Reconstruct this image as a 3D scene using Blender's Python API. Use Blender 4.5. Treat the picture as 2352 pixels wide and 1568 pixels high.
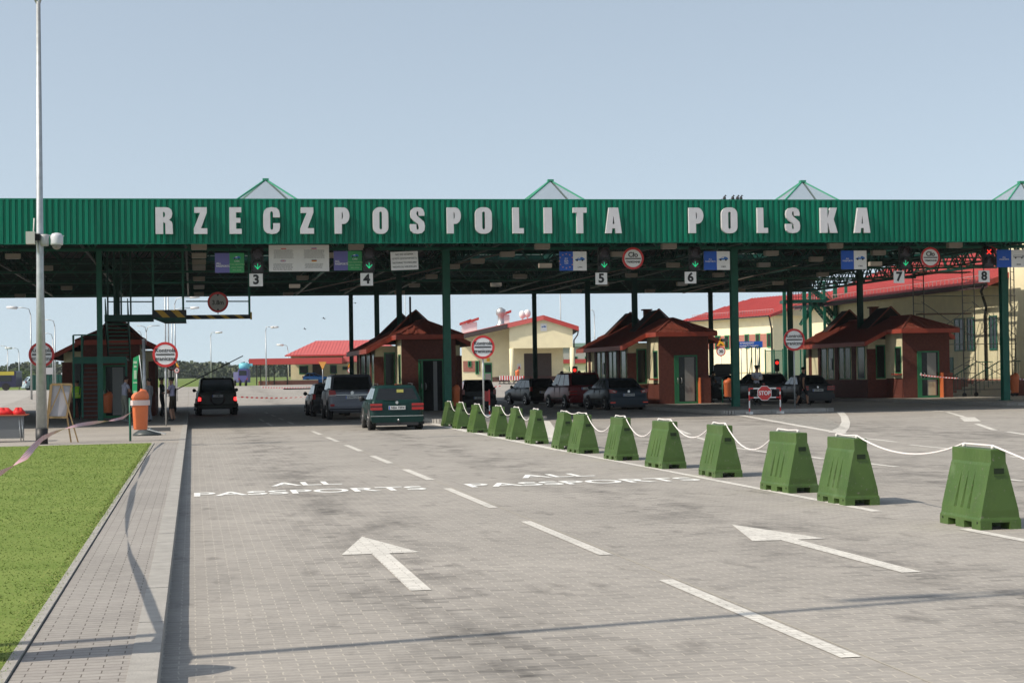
import bpy, bmesh, math, random
from mathutils import Vector, Matrix
R = math.radians
rnd = random.Random(7)
for o in list(bpy.data.objects): bpy.data.objects.remove(o)
SC = bpy.context.scene
COL = SC.collection

# ---------------- camera (world axes: x along the canopy front, y along the lanes, z up) ----------------
F = 4170.0; CX = 1176.0; CY = 784.0; ROLL = 0.0155; PIT = math.atan(78/4170.0); TH = R(10); EYE = 1.7
cam = bpy.data.cameras.new('camera'); camo = bpy.data.objects.new('camera', cam); COL.objects.link(camo)
cam.sensor_width = 36; cam.lens = F/2352*36; cam.clip_start = 0.1; cam.clip_end = 12000
camo.matrix_world = Matrix.Translation((0, 0, EYE)) @ Matrix.Rotation(-TH, 4, 'Z') @ Matrix.Rotation(R(90)+PIT, 4, 'X') @ Matrix.Rotation(-ROLL, 4, 'Z')
SC.camera = camo
# ---------------- sky and sun ----------------
SUN_EL = R(44); SUN_AZ = R(12)      # direction the light travels, measured from +x towards +y
W = bpy.data.worlds.new('World'); SC.world = W; W.use_nodes = True
nt = W.node_tree; sky = nt.nodes.new('ShaderNodeTexSky'); sky.sky_type = 'NISHITA'; sky.sun_disc = False
sky.sun_elevation = SUN_EL; sky.air_density = 1.0; sky.dust_density = 1.2; sky.ozone_density = 1.0
tx, ty, tz = -math.cos(SUN_AZ)*math.cos(SUN_EL), -math.sin(SUN_AZ)*math.cos(SUN_EL), math.sin(SUN_EL)
sky.sun_rotation = math.atan2(tx, ty)
bg = nt.nodes['Background']; bg.inputs['Strength'].default_value = 0.118
tcw = nt.nodes.new('ShaderNodeTexCoord'); sx_ = nt.nodes.new('ShaderNodeSeparateXYZ'); cx_ = nt.nodes.new('ShaderNodeCombineXYZ'); mz = nt.nodes.new('ShaderNodeMath'); mz.operation = 'MULTIPLY_ADD'; mz.inputs[1].default_value = 0.86; mz.inputs[2].default_value = 0.14
nt.links.new(tcw.outputs['Generated'], sx_.inputs[0]); nt.links.new(sx_.outputs[0], cx_.inputs[0]); nt.links.new(sx_.outputs[1], cx_.inputs[1]); nt.links.new(sx_.outputs[2], mz.inputs[0]); nt.links.new(mz.outputs[0], cx_.inputs[2]); nt.links.new(cx_.outputs[0], sky.inputs[0])
hs = nt.nodes.new('ShaderNodeHueSaturation'); hs.inputs['Saturation'].default_value = 0.60; nt.links.new(sky.outputs[0], hs.inputs['Color'])
tn = nt.nodes.new('ShaderNodeMix'); tn.data_type = 'RGBA'; tn.blend_type = 'MULTIPLY'; tn.inputs[0].default_value = 1; tn.inputs[7].default_value = (1.09, 1.11, 1.06, 1); nt.links.new(hs.outputs[0], tn.inputs[6])
nt.links.new(tn.outputs[2], bg.inputs[0])
sl = bpy.data.lights.new('sun', 'SUN'); sl.energy = 3.3; sl.angle = R(0.53); sl.color = (1.0, 0.90, 0.76)
so = bpy.data.objects.new('sun', sl); COL.objects.link(so); so.location = (-30, -10, 40)
so.rotation_euler = Vector((tx, ty, tz)).to_track_quat('Z', 'Y').to_euler()
SC.view_settings.view_transform = 'Standard'; SC.view_settings.look = 'None'; SC.view_settings.exposure = 0.45; SC.view_settings.gamma = 1
SC.render.engine = 'CYCLES'
try:
    SC.cycles.max_bounces = 6; SC.cycles.transparent_max_bounces = 8
except Exception: pass

# ---------------- terrain and measuring helpers ----------------
def ramp(Y):
    if Y < 122: return 0.0
    if Y < 182: t = (Y-122)/60.0; return 1.12*t*t*(3-2*t)
    if Y < 228: return 1.12
    return 1.12+(min(Y, 900)-228)*2.1/672.0
def gz(a, b):
    X = a*math.cos(TH)-b*math.sin(TH); Y = a*math.sin(TH)+b*math.cos(TH)
    return 0.0045*max(-45, min(45, X))+ramp(Y)
def ray(px, py):
    x = px-CX; y = -(py-CY); c, s = math.cos(ROLL), math.sin(ROLL)
    xr = c*x+s*y; yr = -s*x+c*y; cp, sp = math.cos(PIT), math.sin(PIT)
    dx, dy, dz = xr, F*cp-yr*sp, F*sp+yr*cp
    return (dx*math.cos(TH)+dy*math.sin(TH), -dx*math.sin(TH)+dy*math.cos(TH), dz)
def G(px, py, h=0.0):                 # point of the ground (plus h) seen at a place of the photo
    d = ray(px, py); lo, hi = 2/F, 2500/F
    for _ in range(60):
        m = (lo+hi)/2
        if EYE+m*d[2] > gz(m*d[0], m*d[1])+h: lo = m
        else: hi = m
    return (lo*d[0], lo*d[1], gz(lo*d[0], lo*d[1])+h)
def PB(px, py, b):                    # point of the plane y = b
    d = ray(px, py); t = b/d[1]; return (t*d[0], b, EYE+t*d[2])
def proj(P):
    x = P[0]*math.cos(TH)-P[1]*math.sin(TH); y = P[0]*math.sin(TH)+P[1]*math.cos(TH); z = P[2]-EYE; cp, sp = math.cos(PIT), math.sin(PIT)
    Y = y*cp+z*sp; Z = -y*sp+z*cp; X, V = x*F/Y, Z*F/Y; c, s = math.cos(ROLL), math.sin(ROLL); return (CX+c*X-s*V, CY-(s*X+c*V))
def PX(px, py, x):
    d = ray(px, py); t = x/d[0]; return (x, t*d[1], EYE+t*d[2])
def PZ(px, py, z):
    d = ray(px, py); t = (z-EYE)/d[2]; return (t*d[0], t*d[1], z)

# ---------------- materials ----------------
MATS = {}
def mat(name, col, rough=0.7, metal=0.0, var=0.0, vscale=3.0, bump=0.0, bscale=20.0, spec=0.5, emit=0.0, alpha=1.0, coat=0.0, stretch=None, trans=0.0):
    if name in MATS: return MATS[name]
    m = bpy.data.materials.new(name); m.use_nodes = True; n = m.node_tree; p = n.nodes['Principled BSDF']
    p.inputs['Base Color'].default_value = (*col, 1); p.inputs['Roughness'].default_value = rough; p.inputs['Metallic'].default_value = metal
    p.inputs['Specular IOR Level'].default_value = spec
    if coat: p.inputs['Coat Weight'].default_value = coat; p.inputs['Coat Roughness'].default_value = 0.05
    if emit: p.inputs['Emission Color'].default_value = (*col, 1); p.inputs['Emission Strength'].default_value = emit
    if alpha < 1: p.inputs['Alpha'].default_value = alpha
    if trans: p.inputs['Transmission Weight'].default_value = trans
    if var or bump:
        tc = n.nodes.new('ShaderNodeTexCoord'); src = tc.outputs['Object']
        if stretch:
            mp = n.nodes.new('ShaderNodeMapping'); mp.inputs['Scale'].default_value = stretch; n.links.new(src, mp.inputs[0]); src = mp.outputs[0]
    if var:
        no = n.nodes.new('ShaderNodeTexNoise'); no.inputs['Scale'].default_value = vscale; no.inputs['Detail'].default_value = 5
        n.links.new(src, no.inputs['Vector'])
        mr = n.nodes.new('ShaderNodeMapRange'); mr.inputs[1].default_value = 0.3; mr.inputs[2].default_value = 0.7; mr.inputs[3].default_value = 1-var; mr.inputs[4].default_value = 1+var
        n.links.new(no.outputs['Fac'], mr.inputs[0])
        mx = n.nodes.new('ShaderNodeMix'); mx.data_type = 'RGBA'; mx.blend_type = 'MULTIPLY'; mx.inputs[0].default_value = 1
        mx.inputs[6].default_value = (*col, 1); n.links.new(mr.outputs[0], mx.inputs[7]); n.links.new(mx.outputs[2], p.inputs['Base Color'])
    if bump:
        nb = n.nodes.new('ShaderNodeTexNoise'); nb.inputs['Scale'].default_value = bscale; nb.inputs['Detail'].default_value = 3; n.links.new(src, nb.inputs['Vector'])
        bp = n.nodes.new('ShaderNodeBump'); bp.inputs['Strength'].default_value = bump; bp.inputs['Distance'].default_value = 0.02
        n.links.new(nb.outputs['Fac'], bp.inputs['Height']); n.links.new(bp.outputs[0], p.inputs['Normal'])
    MATS[name] = m; return m
def block_paving(name, c1, c2, joint, bw, bh, msize, stain=0.35, rot=0.0, jbump=-0.4, offs=0.5, lanes=False, wob=.03, wear=0):
    m = bpy.data.materials.new(name); m.use_nodes = True; n = m.node_tree; p = n.nodes['Principled BSDF']; L = n.links.new
    tc = n.nodes.new('ShaderNodeTexCoord'); mp = n.nodes.new('ShaderNodeMapping'); mp.inputs['Rotation'].default_value = (0, 0, rot); L(tc.outputs['Object'], mp.inputs[0])
    # slight waviness of the block outline
    nw = n.nodes.new('ShaderNodeTexNoise'); nw.inputs['Scale'].default_value = 9; L(mp.outputs[0], nw.inputs['Vector'])
    sub = n.nodes.new('ShaderNodeVectorMath'); sub.operation = 'SUBTRACT'; sub.inputs[1].default_value = (.5, .5, .5); L(nw.outputs['Color'], sub.inputs[0])
    sc = n.nodes.new('ShaderNodeVectorMath'); sc.operation = 'SCALE'; sc.inputs['Scale'].default_value = wob; L(sub.outputs[0], sc.inputs[0])
    ad = n.nodes.new('ShaderNodeVectorMath'); L(mp.outputs[0], ad.inputs[0]); L(sc.outputs[0], ad.inputs[1])
    br = n.nodes.new('ShaderNodeTexBrick'); br.inputs['Scale'].default_value = 1; br.inputs['Brick Width'].default_value = bw; br.inputs['Row Height'].default_value = bh
    br.inputs['Mortar Size'].default_value = msize; br.inputs['Mortar Smooth'].default_value = 0.3; br.inputs['Bias'].default_value = 0; br.offset = offs
    br.inputs['Color1'].default_value = (*c1, 1); br.inputs['Color2'].default_value = (*c2, 1); br.inputs['Mortar'].default_value = (*joint, 1)
    L(ad.outputs[0], br.inputs['Vector'])
    def noise(scale, lo, hi, a, b, stretch=(1, 1, 1), det=6):
        m2 = n.nodes.new('ShaderNodeMapping'); m2.inputs['Scale'].default_value = stretch; L(tc.outputs['Object'], m2.inputs[0])
        no = n.nodes.new('ShaderNodeTexNoise'); no.inputs['Scale'].default_value = scale; no.inputs['Detail'].default_value = det; no.inputs['Roughness'].default_value = .6; L(m2.outputs[0], no.inputs['Vector'])
        r = n.nodes.new('ShaderNodeMapRange'); r.inputs[1].default_value = lo; r.inputs[2].default_value = hi; r.inputs[3].default_value = a; r.inputs[4].default_value = b; L(no.outputs['Fac'], r.inputs[0]); return r.outputs[0]
    def mul(x, y):
        k = n.nodes.new('ShaderNodeMath'); k.operation = 'MULTIPLY'; L(x, k.inputs[0]); L(y, k.inputs[1]); return k.outputs[0]
    v = mul(mul(noise(.35, .35, .65, .92, 1.08), noise(1.6, .58, .76, 1.0, 1-stain, (1.5, .55, 1))), mul(noise(7, .3, .75, 1.06, .9), noise(40, .3, .7, .93, 1.06, det=2)))
    v = mul(v, noise(3.2, .66, .80, 1.0, 1-stain*1.2, (1, .8, 1)))
    if lanes:
        # single darker blocks and oil stains that keep to the middle of each lane
        b2 = n.nodes.new('ShaderNodeTexBrick'); b2.inputs['Scale'].default_value = 1; b2.inputs['Brick Width'].default_value = bw; b2.inputs['Row Height'].default_value = bh; b2.inputs['Mortar Size'].default_value = 0; b2.offset = offs
        b2.inputs['Color1'].default_value = (1, 1, 1, 1); b2.inputs['Color2'].default_value = (0, 0, 0, 1); L(ad.outputs[0], b2.inputs['Vector'])
        se = n.nodes.new('ShaderNodeSeparateXYZ'); L(tc.outputs['Object'], se.inputs[0]); tot = None
        def M(op, a, b=None, c=None):
            k = n.nodes.new('ShaderNodeMath'); k.operation = op
            for i_, q in enumerate((a, b, c)):
                if q is None: continue
                if isinstance(q, (int, float)): k.inputs[i_].default_value = q
                else: L(q, k.inputs[i_])
            return k.outputs[0]
        for c_, w_ in ((1.75, 1.1), (5.9, 1.1), (11.5, 3.5), (19, 4)):
            d_ = M('ABSOLUTE', M('SUBTRACT', se.outputs[0], c_)); g_ = M('MAXIMUM', M('SUBTRACT', 1.0, M('DIVIDE', d_, w_)), 0.0); tot = g_ if tot is None else M('MAXIMUM', tot, g_)
        pat = noise(1.1, .44, .66, 0.0, 1.0, (1.3, .55, 1)); fine = noise(9, .35, .65, .35, 1.0, (.7, 1.6, 1))
        dark = M('MULTIPLY', M('MULTIPLY', tot, pat), fine)
        v = mul(v, M('SUBTRACT', 1.0, M('MULTIPLY', dark, .72)))
        single_ = M('MULTIPLY', M('GREATER_THAN', b2.outputs['Fac'], 2.0), 0.0)
        rb = n.nodes.new('ShaderNodeRGBToBW'); L(b2.outputs['Color'], rb.inputs[0]); v = mul(v, M('SUBTRACT', 1.0, M('MULTIPLY', M('LESS_THAN', rb.outputs[0], .09), M('ADD', .04, M('MULTIPLY', tot, .20)))))
        # two faint lighter wheel tracks
    mx = n.nodes.new('ShaderNodeMix'); mx.data_type = 'RGBA'; mx.blend_type = 'MULTIPLY'; mx.inputs[0].default_value = 1; L(br.outputs['Color'], mx.inputs[6]); L(v, mx.inputs[7])
    if wear:
        wr_ = n.nodes.new('ShaderNodeMix'); wr_.data_type = 'RGBA'; L(noise(14, .50, .72, 0.0, wear, det=8), wr_.inputs[0]); L(mx.outputs[2], wr_.inputs[6]); wr_.inputs[7].default_value = (.31, .29, .265, 1); mx = wr_
    L(mx.outputs[2], p.inputs['Base Color']); p.inputs['Roughness'].default_value = .85; p.inputs['Specular IOR Level'].default_value = .35
    bp = n.nodes.new('ShaderNodeBump'); bp.inputs['Strength'].default_value = abs(jbump); bp.inputs['Distance'].default_value = .006; bp.invert = jbump < 0
    L(br.outputs['Fac'], bp.inputs['Height']); L(bp.outputs[0], p.inputs['Normal'])
    MATS[name] = m; return m

# ---------------- mesh builder ----------------
class MB:
    def __init__(s): s.v = []; s.f = []; s.m = []; s.mats = []; s.sm = []
    def mi(s, m):
        if m not in s.mats: s.mats.append(m)
        return s.mats.index(m)
    def face(s, pts, m, smooth=False):
        k = len(s.v); s.v += [tuple(p) for p in pts]; s.f.append(tuple(range(k, k+len(pts)))); s.m.append(s.mi(m)); s.sm.append(smooth)
    def add(s, vs, fs, m, smooth=False):
        k = len(s.v); s.v += [tuple(p) for p in vs]
        for f in fs: s.f.append(tuple(i+k for i in f)); s.m.append(s.mi(m)); s.sm.append(smooth)
    def box(s, x0, x1, y0, y1, z0, z1, m):
        x0, x1 = min(x0, x1), max(x0, x1); y0, y1 = min(y0, y1), max(y0, y1); z0, z1 = min(z0, z1), max(z0, z1)
        s.add([(x, y, z) for z in (z0, z1) for y in (y0, y1) for x in (x0, x1)], [(0, 2, 3, 1), (4, 5, 7, 6), (0, 1, 5, 4), (2, 6, 7, 3), (0, 4, 6, 2), (1, 3, 7, 5)], m)
    def bar(s, p, q, w, h, m, up=(0, 0, 1)):
        p = Vector(p); q = Vector(q); d = (q-p).normalized(); u = Vector(up)
        if abs(d.dot(u)) > .98: u = Vector((1, 0, 0))
        x = d.cross(u).normalized(); y = x.cross(d).normalized(); x *= w/2; y *= h/2
        s.add([p-x-y, p+x-y, p+x+y, p-x+y, q-x-y, q+x-y, q+x+y, q-x+y], [(0, 1, 2, 3), (7, 6, 5, 4), (0, 4, 5, 1), (1, 5, 6, 2), (2, 6, 7, 3), (3, 7, 4, 0)], m)
    def tube(s, pts, r, m, n=8, r2=None, smooth=True, cap=True):
        pts = [Vector(p) for p in pts]; N = len(pts); rs = [r if r2 is None else r+(r2-r)*i/(N-1) for i in range(N)]
        vs = []; prev = None
        for i, p in enumerate(pts):
            d = (pts[min(i+1, N-1)]-pts[max(i-1, 0)]).normalized()
            ref = Vector((0, 0, 1)) if abs(d.z) < .9 else Vector((1, 0, 0))
            if prev is None: x = d.cross(ref).normalized()
            else: x = (prev-d*prev.dot(d)).normalized()
            prev = x; y = d.cross(x)
            for k in range(n): a = 2*math.pi*k/n; vs.append(p+(x*math.cos(a)+y*math.sin(a))*rs[i])
        fs = [(i*n+k, i*n+(k+1) % n, (i+1)*n+(k+1) % n, (i+1)*n+k) for i in range(N-1) for k in range(n)]
        s.add(vs, fs, m, smooth)
        if cap: s.add(vs[:n], [tuple(range(n-1, -1, -1))], m); s.add(vs[-n:], [tuple(range(n))], m)
    def lathe(s, c, prof, m, n=16, smooth=True, axis='z'):
        vs = []
        for r, z in prof:
            for k in range(n):
                a = 2*math.pi*k/n
                if axis == 'z': vs.append((c[0]+r*math.cos(a), c[1]+r*math.sin(a), c[2]+z))
                elif axis == 'y': vs.append((c[0]+r*math.cos(a), c[1]+z, c[2]+r*math.sin(a)))
                else: vs.append((c[0]+z, c[1]+r*math.cos(a), c[2]+r*math.sin(a)))
        N = len(prof); fs = [(i*n+k, i*n+(k+1) % n, (i+1)*n+(k+1) % n, (i+1)*n+k) for i in range(N-1) for k in range(n)]
        s.add(vs, fs, m, smooth); s.add(vs[:n], [tuple(range(n-1, -1, -1))], m); s.add(vs[-n:], [tuple(range(n))], m)
    def prism(s, poly, y0, y1, m, axis='y'):      # polygon of (u, z) pushed along an axis
        n = len(poly)
        def P(u, z, t): return (u, t, z) if axis == 'y' else ((t, u, z) if axis == 'x' else (u, z, t))
        vs = [P(u, z, y0) for u, z in poly]+[P(u, z, y1) for u, z in poly]
        s.add(vs, [tuple(range(n)), tuple(range(2*n-1, n-1, -1))]+[(i, i+n, (i+1) % n+n, (i+1) % n) for i in range(n)], m)
    def disc(s, c, r, d, m, n=32, r0=0.0):        # disc facing -y, thickness d (front at c.y)
        if r0 <= 0: s.prism([(c[0]+r*math.cos(2*math.pi*k/n), c[2]+r*math.sin(2*math.pi*k/n)) for k in range(n)], c[1], c[1]+d, m); return
        vs = []
        for rr, y in ((r0, c[1]), (r, c[1]), (r, c[1]+d), (r0, c[1]+d)):
            vs += [(c[0]+rr*math.cos(2*math.pi*k/n), y, c[2]+rr*math.sin(2*math.pi*k/n)) for k in range(n)]
        s.add(vs, [(j*n+k, j*n+(k+1) % n, ((j+1) % 4)*n+(k+1) % n, ((j+1) % 4)*n+k) for j in range(4) for k in range(n)], m)
    def merge(s, o, M=None):
        k = len(s.v); s.v += [tuple(M @ Vector(p)) if M else p for p in o.v]
        for f, mi, sm in zip(o.f, o.m, o.sm): s.f.append(tuple(i+k for i in f)); s.m.append(s.mi(o.mats[mi])); s.sm.append(sm)
    def build(s, name, parent=None, off=None):
        me = bpy.data.meshes.new(name)
        if off is None and parent is not None and parent.get('_w'):
            l = parent; ofs = Vector((0, 0, 0))
            while l is not None: ofs += Vector(l.location); l = l.parent
            off = ofs
        vs = s.v if off is None else [(p[0]-off[0], p[1]-off[1], p[2]-off[2]) for p in s.v]
        me.from_pydata(vs, [], s.f)
        for m in s.mats: me.materials.append(m)
        me.polygons.foreach_set('material_index', s.m); me.polygons.foreach_set('use_smooth', s.sm)
        bm = bmesh.new(); bm.from_mesh(me); bmesh.ops.remove_doubles(bm, verts=bm.verts, dist=0.00005); bmesh.ops.recalc_face_normals(bm, faces=bm.faces); bm.to_mesh(me); bm.free()
        me.update(); o = bpy.data.objects.new(name, me); COL.objects.link(o)
        if parent is not None:
            o.parent = parent
            if parent.get('_w'): o['_w'] = 1
        return o
def tag(o, label=None, cat=None, group=None, kind=None):
    if label: o['label'] = label
    if cat: o['category'] = cat
    if group: o['group'] = group
    if kind: o['kind'] = kind
    return o
def thing(name, label, cat, loc=(0, 0, 0), rz=0.0, group=None, world=False):
    o = bpy.data.objects.new(name, None); COL.objects.link(o); o.location = loc; o.rotation_euler = (0, 0, rz); o.empty_display_size = .2
    if world: o['_w'] = 1
    return tag(o, label, cat, group)
def single(name, mb, label, cat, group=None, kind=None, loc=None):
    if loc is not None: o = mb.build(name, None, off=loc); o.location = loc
    else: o = mb.build(name)
    return tag(o, label, cat, group, kind)
def struct(name, mb): return tag(mb.build(name), kind='structure')
def dup(root, loc, rz=None, label=None, group=None):
    r = root.copy(); COL.objects.link(r); r.location = loc
    if rz is not None: r.rotation_euler = (0, 0, rz)
    if label: r['label'] = label
    if group: r['group'] = group
    kids = {}
    for ch in root.children: kids.setdefault(None, []).append(ch)
    for ch in root.children:
        c = ch.copy(); COL.objects.link(c); c.parent = r
        for g2 in ch.children: d = g2.copy(); COL.objects.link(d); d.parent = c
    return r
ORD = ['first', 'second', 'third', 'fourth', 'fifth', 'sixth', 'seventh', 'eighth', 'ninth', 'tenth', 'eleventh', 'twelfth', 'thirteenth', 'fourteenth', 'fifteenth', 'sixteenth']

# ---------------- lettering ----------------
_tc = {}
def text_geo(txt, size, depth=0.01, bold=0.0, sx=1.0, align='CENTER', spacing=1.0):
    key = (txt, size, depth, bold, sx, align, spacing)
    if key in _tc: return _tc[key]
    c = bpy.data.curves.new('t', 'FONT'); c.body = txt; c.size = size; c.extrude = depth/2; c.offset = bold; c.align_x = align; c.align_y = 'CENTER'; c.space_character = spacing; c.resolution_u = 4
    o = bpy.data.objects.new('t', c); COL.objects.link(o); dg = bpy.context.evaluated_depsgraph_get(); dg.update()
    me = bpy.data.meshes.new_from_object(o.evaluated_get(dg)); vs = [(v.co.x*sx, v.co.y, v.co.z) for v in me.vertices]; fs = [tuple(p.vertices) for p in me.polygons]
    bpy.data.objects.remove(o); bpy.data.curves.remove(c); bpy.data.meshes.remove(me); _tc[key] = (vs, fs); return vs, fs
def text(mb, txt, x, y, z, size, m, depth=0.008, bold=0.0, sx=1.0, rot=0.0, align='CENTER', spacing=1.0):   # upright, faces -y
    vs, fs = text_geo(txt, size, depth, bold, sx, align, spacing); c, s = math.cos(rot), math.sin(rot)
    mb.add([(x+u*c-v*s, y-w, z+u*s+v*c) for u, v, w in vs], fs, m)
def text_flat(mb, txt, x, y, z, size, m, bold=0.0, sx=1.0, sy=1.0):
    vs, fs = text_geo(txt, size, 0.0, bold)
    mb.add([(x+u*sx, y+v*sy, gz(x+u*sx, y+v*sy)+z) for u, v, w in vs], fs, m)
def poly_curve(mb, loops, y, depth, m, T):        # filled outline with holes, upright, facing -y; T maps (u,v)->(x,z)
    c = bpy.data.curves.new('p', 'CURVE'); c.dimensions = '2D'; c.fill_mode = 'BOTH'; c.extrude = depth/2
    for L in loops:
        sp = c.splines.new('POLY'); sp.points.add(len(L)-1); sp.use_cyclic_u = True
        for i, (u, v) in enumerate(L): xx, zz = T(u, v); sp.points[i].co = (xx, zz, 0, 1)
    o = bpy.data.objects.new('p', c); COL.objects.link(o); dg = bpy.context.evaluated_depsgraph_get(); dg.update()
    me = bpy.data.meshes.new_from_object(o.evaluated_get(dg))
    mb.add([(v.co.x, y-v.co.z, v.co.y) for v in me.vertices], [tuple(p.vertices) for p in me.polygons], m)
    bpy.data.objects.remove(o); bpy.data.curves.remove(c); bpy.data.meshes.remove(me)

# ---------------- palette ----------------
M_pave = block_paving('concrete_block_paving', (.338, .314, .285), (.288, .270, .248), (.45, .415, .36), .2, .1, .005, stain=.5, jbump=.25, lanes=True)
M_side = block_paving('footway_block_paving', (.33, .31, .285), (.30, .28, .26), (.13, .115, .10), .2, .1, .004, stain=.12, jbump=-.5, wob=.008)
M_plat = block_paving('platform_block_paving', (.37, .34, .30), (.33, .305, .275), (.25, .22, .19), .2, .1, .004, stain=.15, jbump=-.3)
M_kerb = mat('kerb_concrete', (.34, .325, .30), .9, var=.12, vscale=6, bump=.3, bscale=60)
M_paint = block_paving('road_paint', (.66, .64, .59), (.58, .56, .52), (.40, .375, .34), .2, .1, .005, stain=.3, jbump=.2, wear=.5)
M_green = mat('green_cladding', (.002, .150, .088), .45, var=.22, vscale=2.2, stretch=(1, 1, .10), spec=.22)
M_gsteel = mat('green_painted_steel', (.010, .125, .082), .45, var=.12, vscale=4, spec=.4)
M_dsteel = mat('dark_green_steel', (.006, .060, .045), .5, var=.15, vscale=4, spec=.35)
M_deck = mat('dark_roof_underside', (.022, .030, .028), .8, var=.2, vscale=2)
M_roofgrey = mat('roof_membrane', (.25, .25, .25), .8)
M_black = mat('black_plastic', (.012, .012, .013), .5)
M_dark = mat('dark_interior', (.010, .010, .010), .9)
M_letter = mat('painted_letter_metal', (.52, .515, .53), .5, var=.05, vscale=4)
M_white = mat('white_enamel', (.74, .74, .74), .45, var=.04, vscale=5)
M_red = mat('red_enamel', (.55, .03, .03), .45, var=.06, vscale=5)
M_orange = mat('orange_plastic', (.66, .16, .055), .5, var=.07, vscale=4)
M_galv = mat('galvanised_steel', (.42, .44, .45), .45, metal=.6, var=.12, vscale=7)
M_cream = mat('cream_render', (.82, .74, .50), .9, var=.05, vscale=1.5, bump=.15, bscale=40)
M_brick = mat('terracotta_cladding', (.135, .036, .024), .75, var=.2, vscale=8, bump=.15, bscale=30)
M_brickp = mat('pinkish_brick_band', (.36, .15, .115), .85, var=.12, vscale=5)
M_lamp = mat('lamp_housing_cream', (.38, .33, .28), .7, var=.08, vscale=3)
M_glass = mat('dark_window_glass', (.012, .016, .016), .12, spec=.25)
M_tyre = mat('tyre_rubber', (.015, .015, .015), .85)
M_rim = mat('alloy_rim', (.50, .50, .50), .3, metal=.8)
M_blue = mat('sign_blue', (.008, .085, .45), .5)
M_boardpurple = mat('sign_violet', (.13, .125, .36), .5)
M_boardgreen = mat('sign_green', (.035, .30, .10), .5)
M_yellow = mat('sign_yellow', (.80, .42, .02), .5)
M_hz = mat('hazard_yellow', (.50, .30, .04), .6)
M_skin = mat('skin', (.38, .20, .13), .6)
# =====================================================================
# SETTING: ground, road, footway, islands, markings
# =====================================================================
def M_grass_base():
    m = bpy.data.materials.new('turf'); m.use_nodes = True; n = m.node_tree; p = n.nodes['Principled BSDF']; L = n.links.new
    tc = n.nodes.new('ShaderNodeTexCoord'); no = n.nodes.new('ShaderNodeTexNoise'); no.inputs['Scale'].default_value = .8; no.inputs['Detail'].default_value = 8; no.inputs['Roughness'].default_value = .7; L(tc.outputs['Object'], no.inputs['Vector'])
    cr = n.nodes.new('ShaderNodeValToRGB'); cr.color_ramp.elements[0].position = .3; cr.color_ramp.elements[1].position = .72
    cr.color_ramp.elements[0].color = (.125, .185, .035, 1); cr.color_ramp.elements[1].color = (.20, .255, .065, 1); L(no.outputs['Fac'], cr.inputs[0]); L(cr.outputs[0], p.inputs['Base Color'])
    p.inputs['Roughness'].default_value = .9; p.inputs['Specular IOR Level'].default_value = .15
    return m
M_turf = M_grass_base()
M_field = mat('meadow', (.14, .19, .05), .95, var=.25, vscale=.05, spec=.1)
def sheet(name, x0, x1, y0, y1, h, m, sx=10, sy=5, mb=None):
    mb2 = mb or MB(); nx = max(1, int((x1-x0)/sx)); ny = max(1, int((y1-y0)/sy))
    vs = [(x0+(x1-x0)*i/nx, y0+(y1-y0)*j/ny) for j in range(ny+1) for i in range(nx+1)]
    mb2.add([(x, y, gz(x, y)+h) for x, y in vs], [(j*(nx+1)+i, j*(nx+1)+i+1, (j+1)*(nx+1)+i+1, (j+1)*(nx+1)+i) for j in range(ny) for i in range(nx)], m)
    return mb2 if mb else struct(name, mb2)
g = MB()
ys = [-60, 0, 60, 110]+[120+8*i for i in range(16)]+[260, 320, 400, 500, 700, 900, 1500, 4000, 9000]
xs = [-5000, -1500, -600, -300, -150, -80, -40, -20, 0, 20, 40, 60, 100, 200, 400, 900, 2500, 6000]
g.add([(x, y, gz(x, y)-.12) for y in ys for x in xs], [(j*len(xs)+i, j*len(xs)+i+1, (j+1)*len(xs)+i+1, (j+1)*len(xs)+i) for j in range(len(ys)-1) for i in range(len(xs)-1)], M_field)
struct('ground', g)
sheet('road', -.33, 95, -12, 216, 0, M_pave)
sheet('left_road', -90, -14, 48, 216, .004, mat('light_concrete_road', (.36, .34, .31), .9, var=.1, vscale=.3))
sheet('rear_road', -14, -.34, 100, 216, .0, M_pave)
# footway beside the lawn, its kerb and edging
f = MB(); sheet('', -.97, -.36, -8, 47.4, .15, M_side, 1, 5, f); struct('footway', f)
f = MB(); sheet('', -14, -.36, 47.4, 100, .15, M_plat, 4, 4, f); struct('platform_paving', f)
def kerb_strip(mb, pts, w, h, m=M_kerb, seg=1.0):
    for (x0, y0), (x1, y1) in zip(pts[:-1], pts[1:]):
        L = math.hypot(x1-x0, y1-y0); n = max(1, round(L/seg)); dx, dy = (x1-x0)/L, (y1-y0)/L; gap = .006
        for i in range(n):
            a0 = L*i/n+gap; a1 = L*(i+1)/n-gap
            p = (x0+dx*a0, y0+dy*a0); q = (x0+dx*a1, y0+dy*a1); nx, ny = -dy*w/2, dx*w/2
            z0 = gz(*p); z1 = gz(*q); jh = h+rnd.uniform(-.0015, .0015)
            top = [(p[0]+nx, p[1]+ny, z0+jh), (q[0]+nx, q[1]+ny, z1+jh), (q[0]-nx, q[1]-ny, z1+jh), (p[0]-nx, p[1]-ny, z0+jh)]
            bot = [(v[0], v[1], v[2]-jh-.03) for v in top]
            mb.add(bot+top, [(0, 1, 2, 3), (7, 6, 5, 4), (0, 4, 5, 1), (1, 5, 6, 2), (2, 6, 7, 3), (3, 7, 4, 0)], m)
k = MB(); kerb_strip(k, [(-.28, -8), (-.28, 100)], .16, .155); struct('kerb', k)
k = MB(); kerb_strip(k, [(-1.01, -8), (-1.01, 47.45)], .06, .165); kerb_strip(k, [(-14, 47.45), (-1.0, 47.45)], .06, .165); struct('lawn_edging', k)
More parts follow.
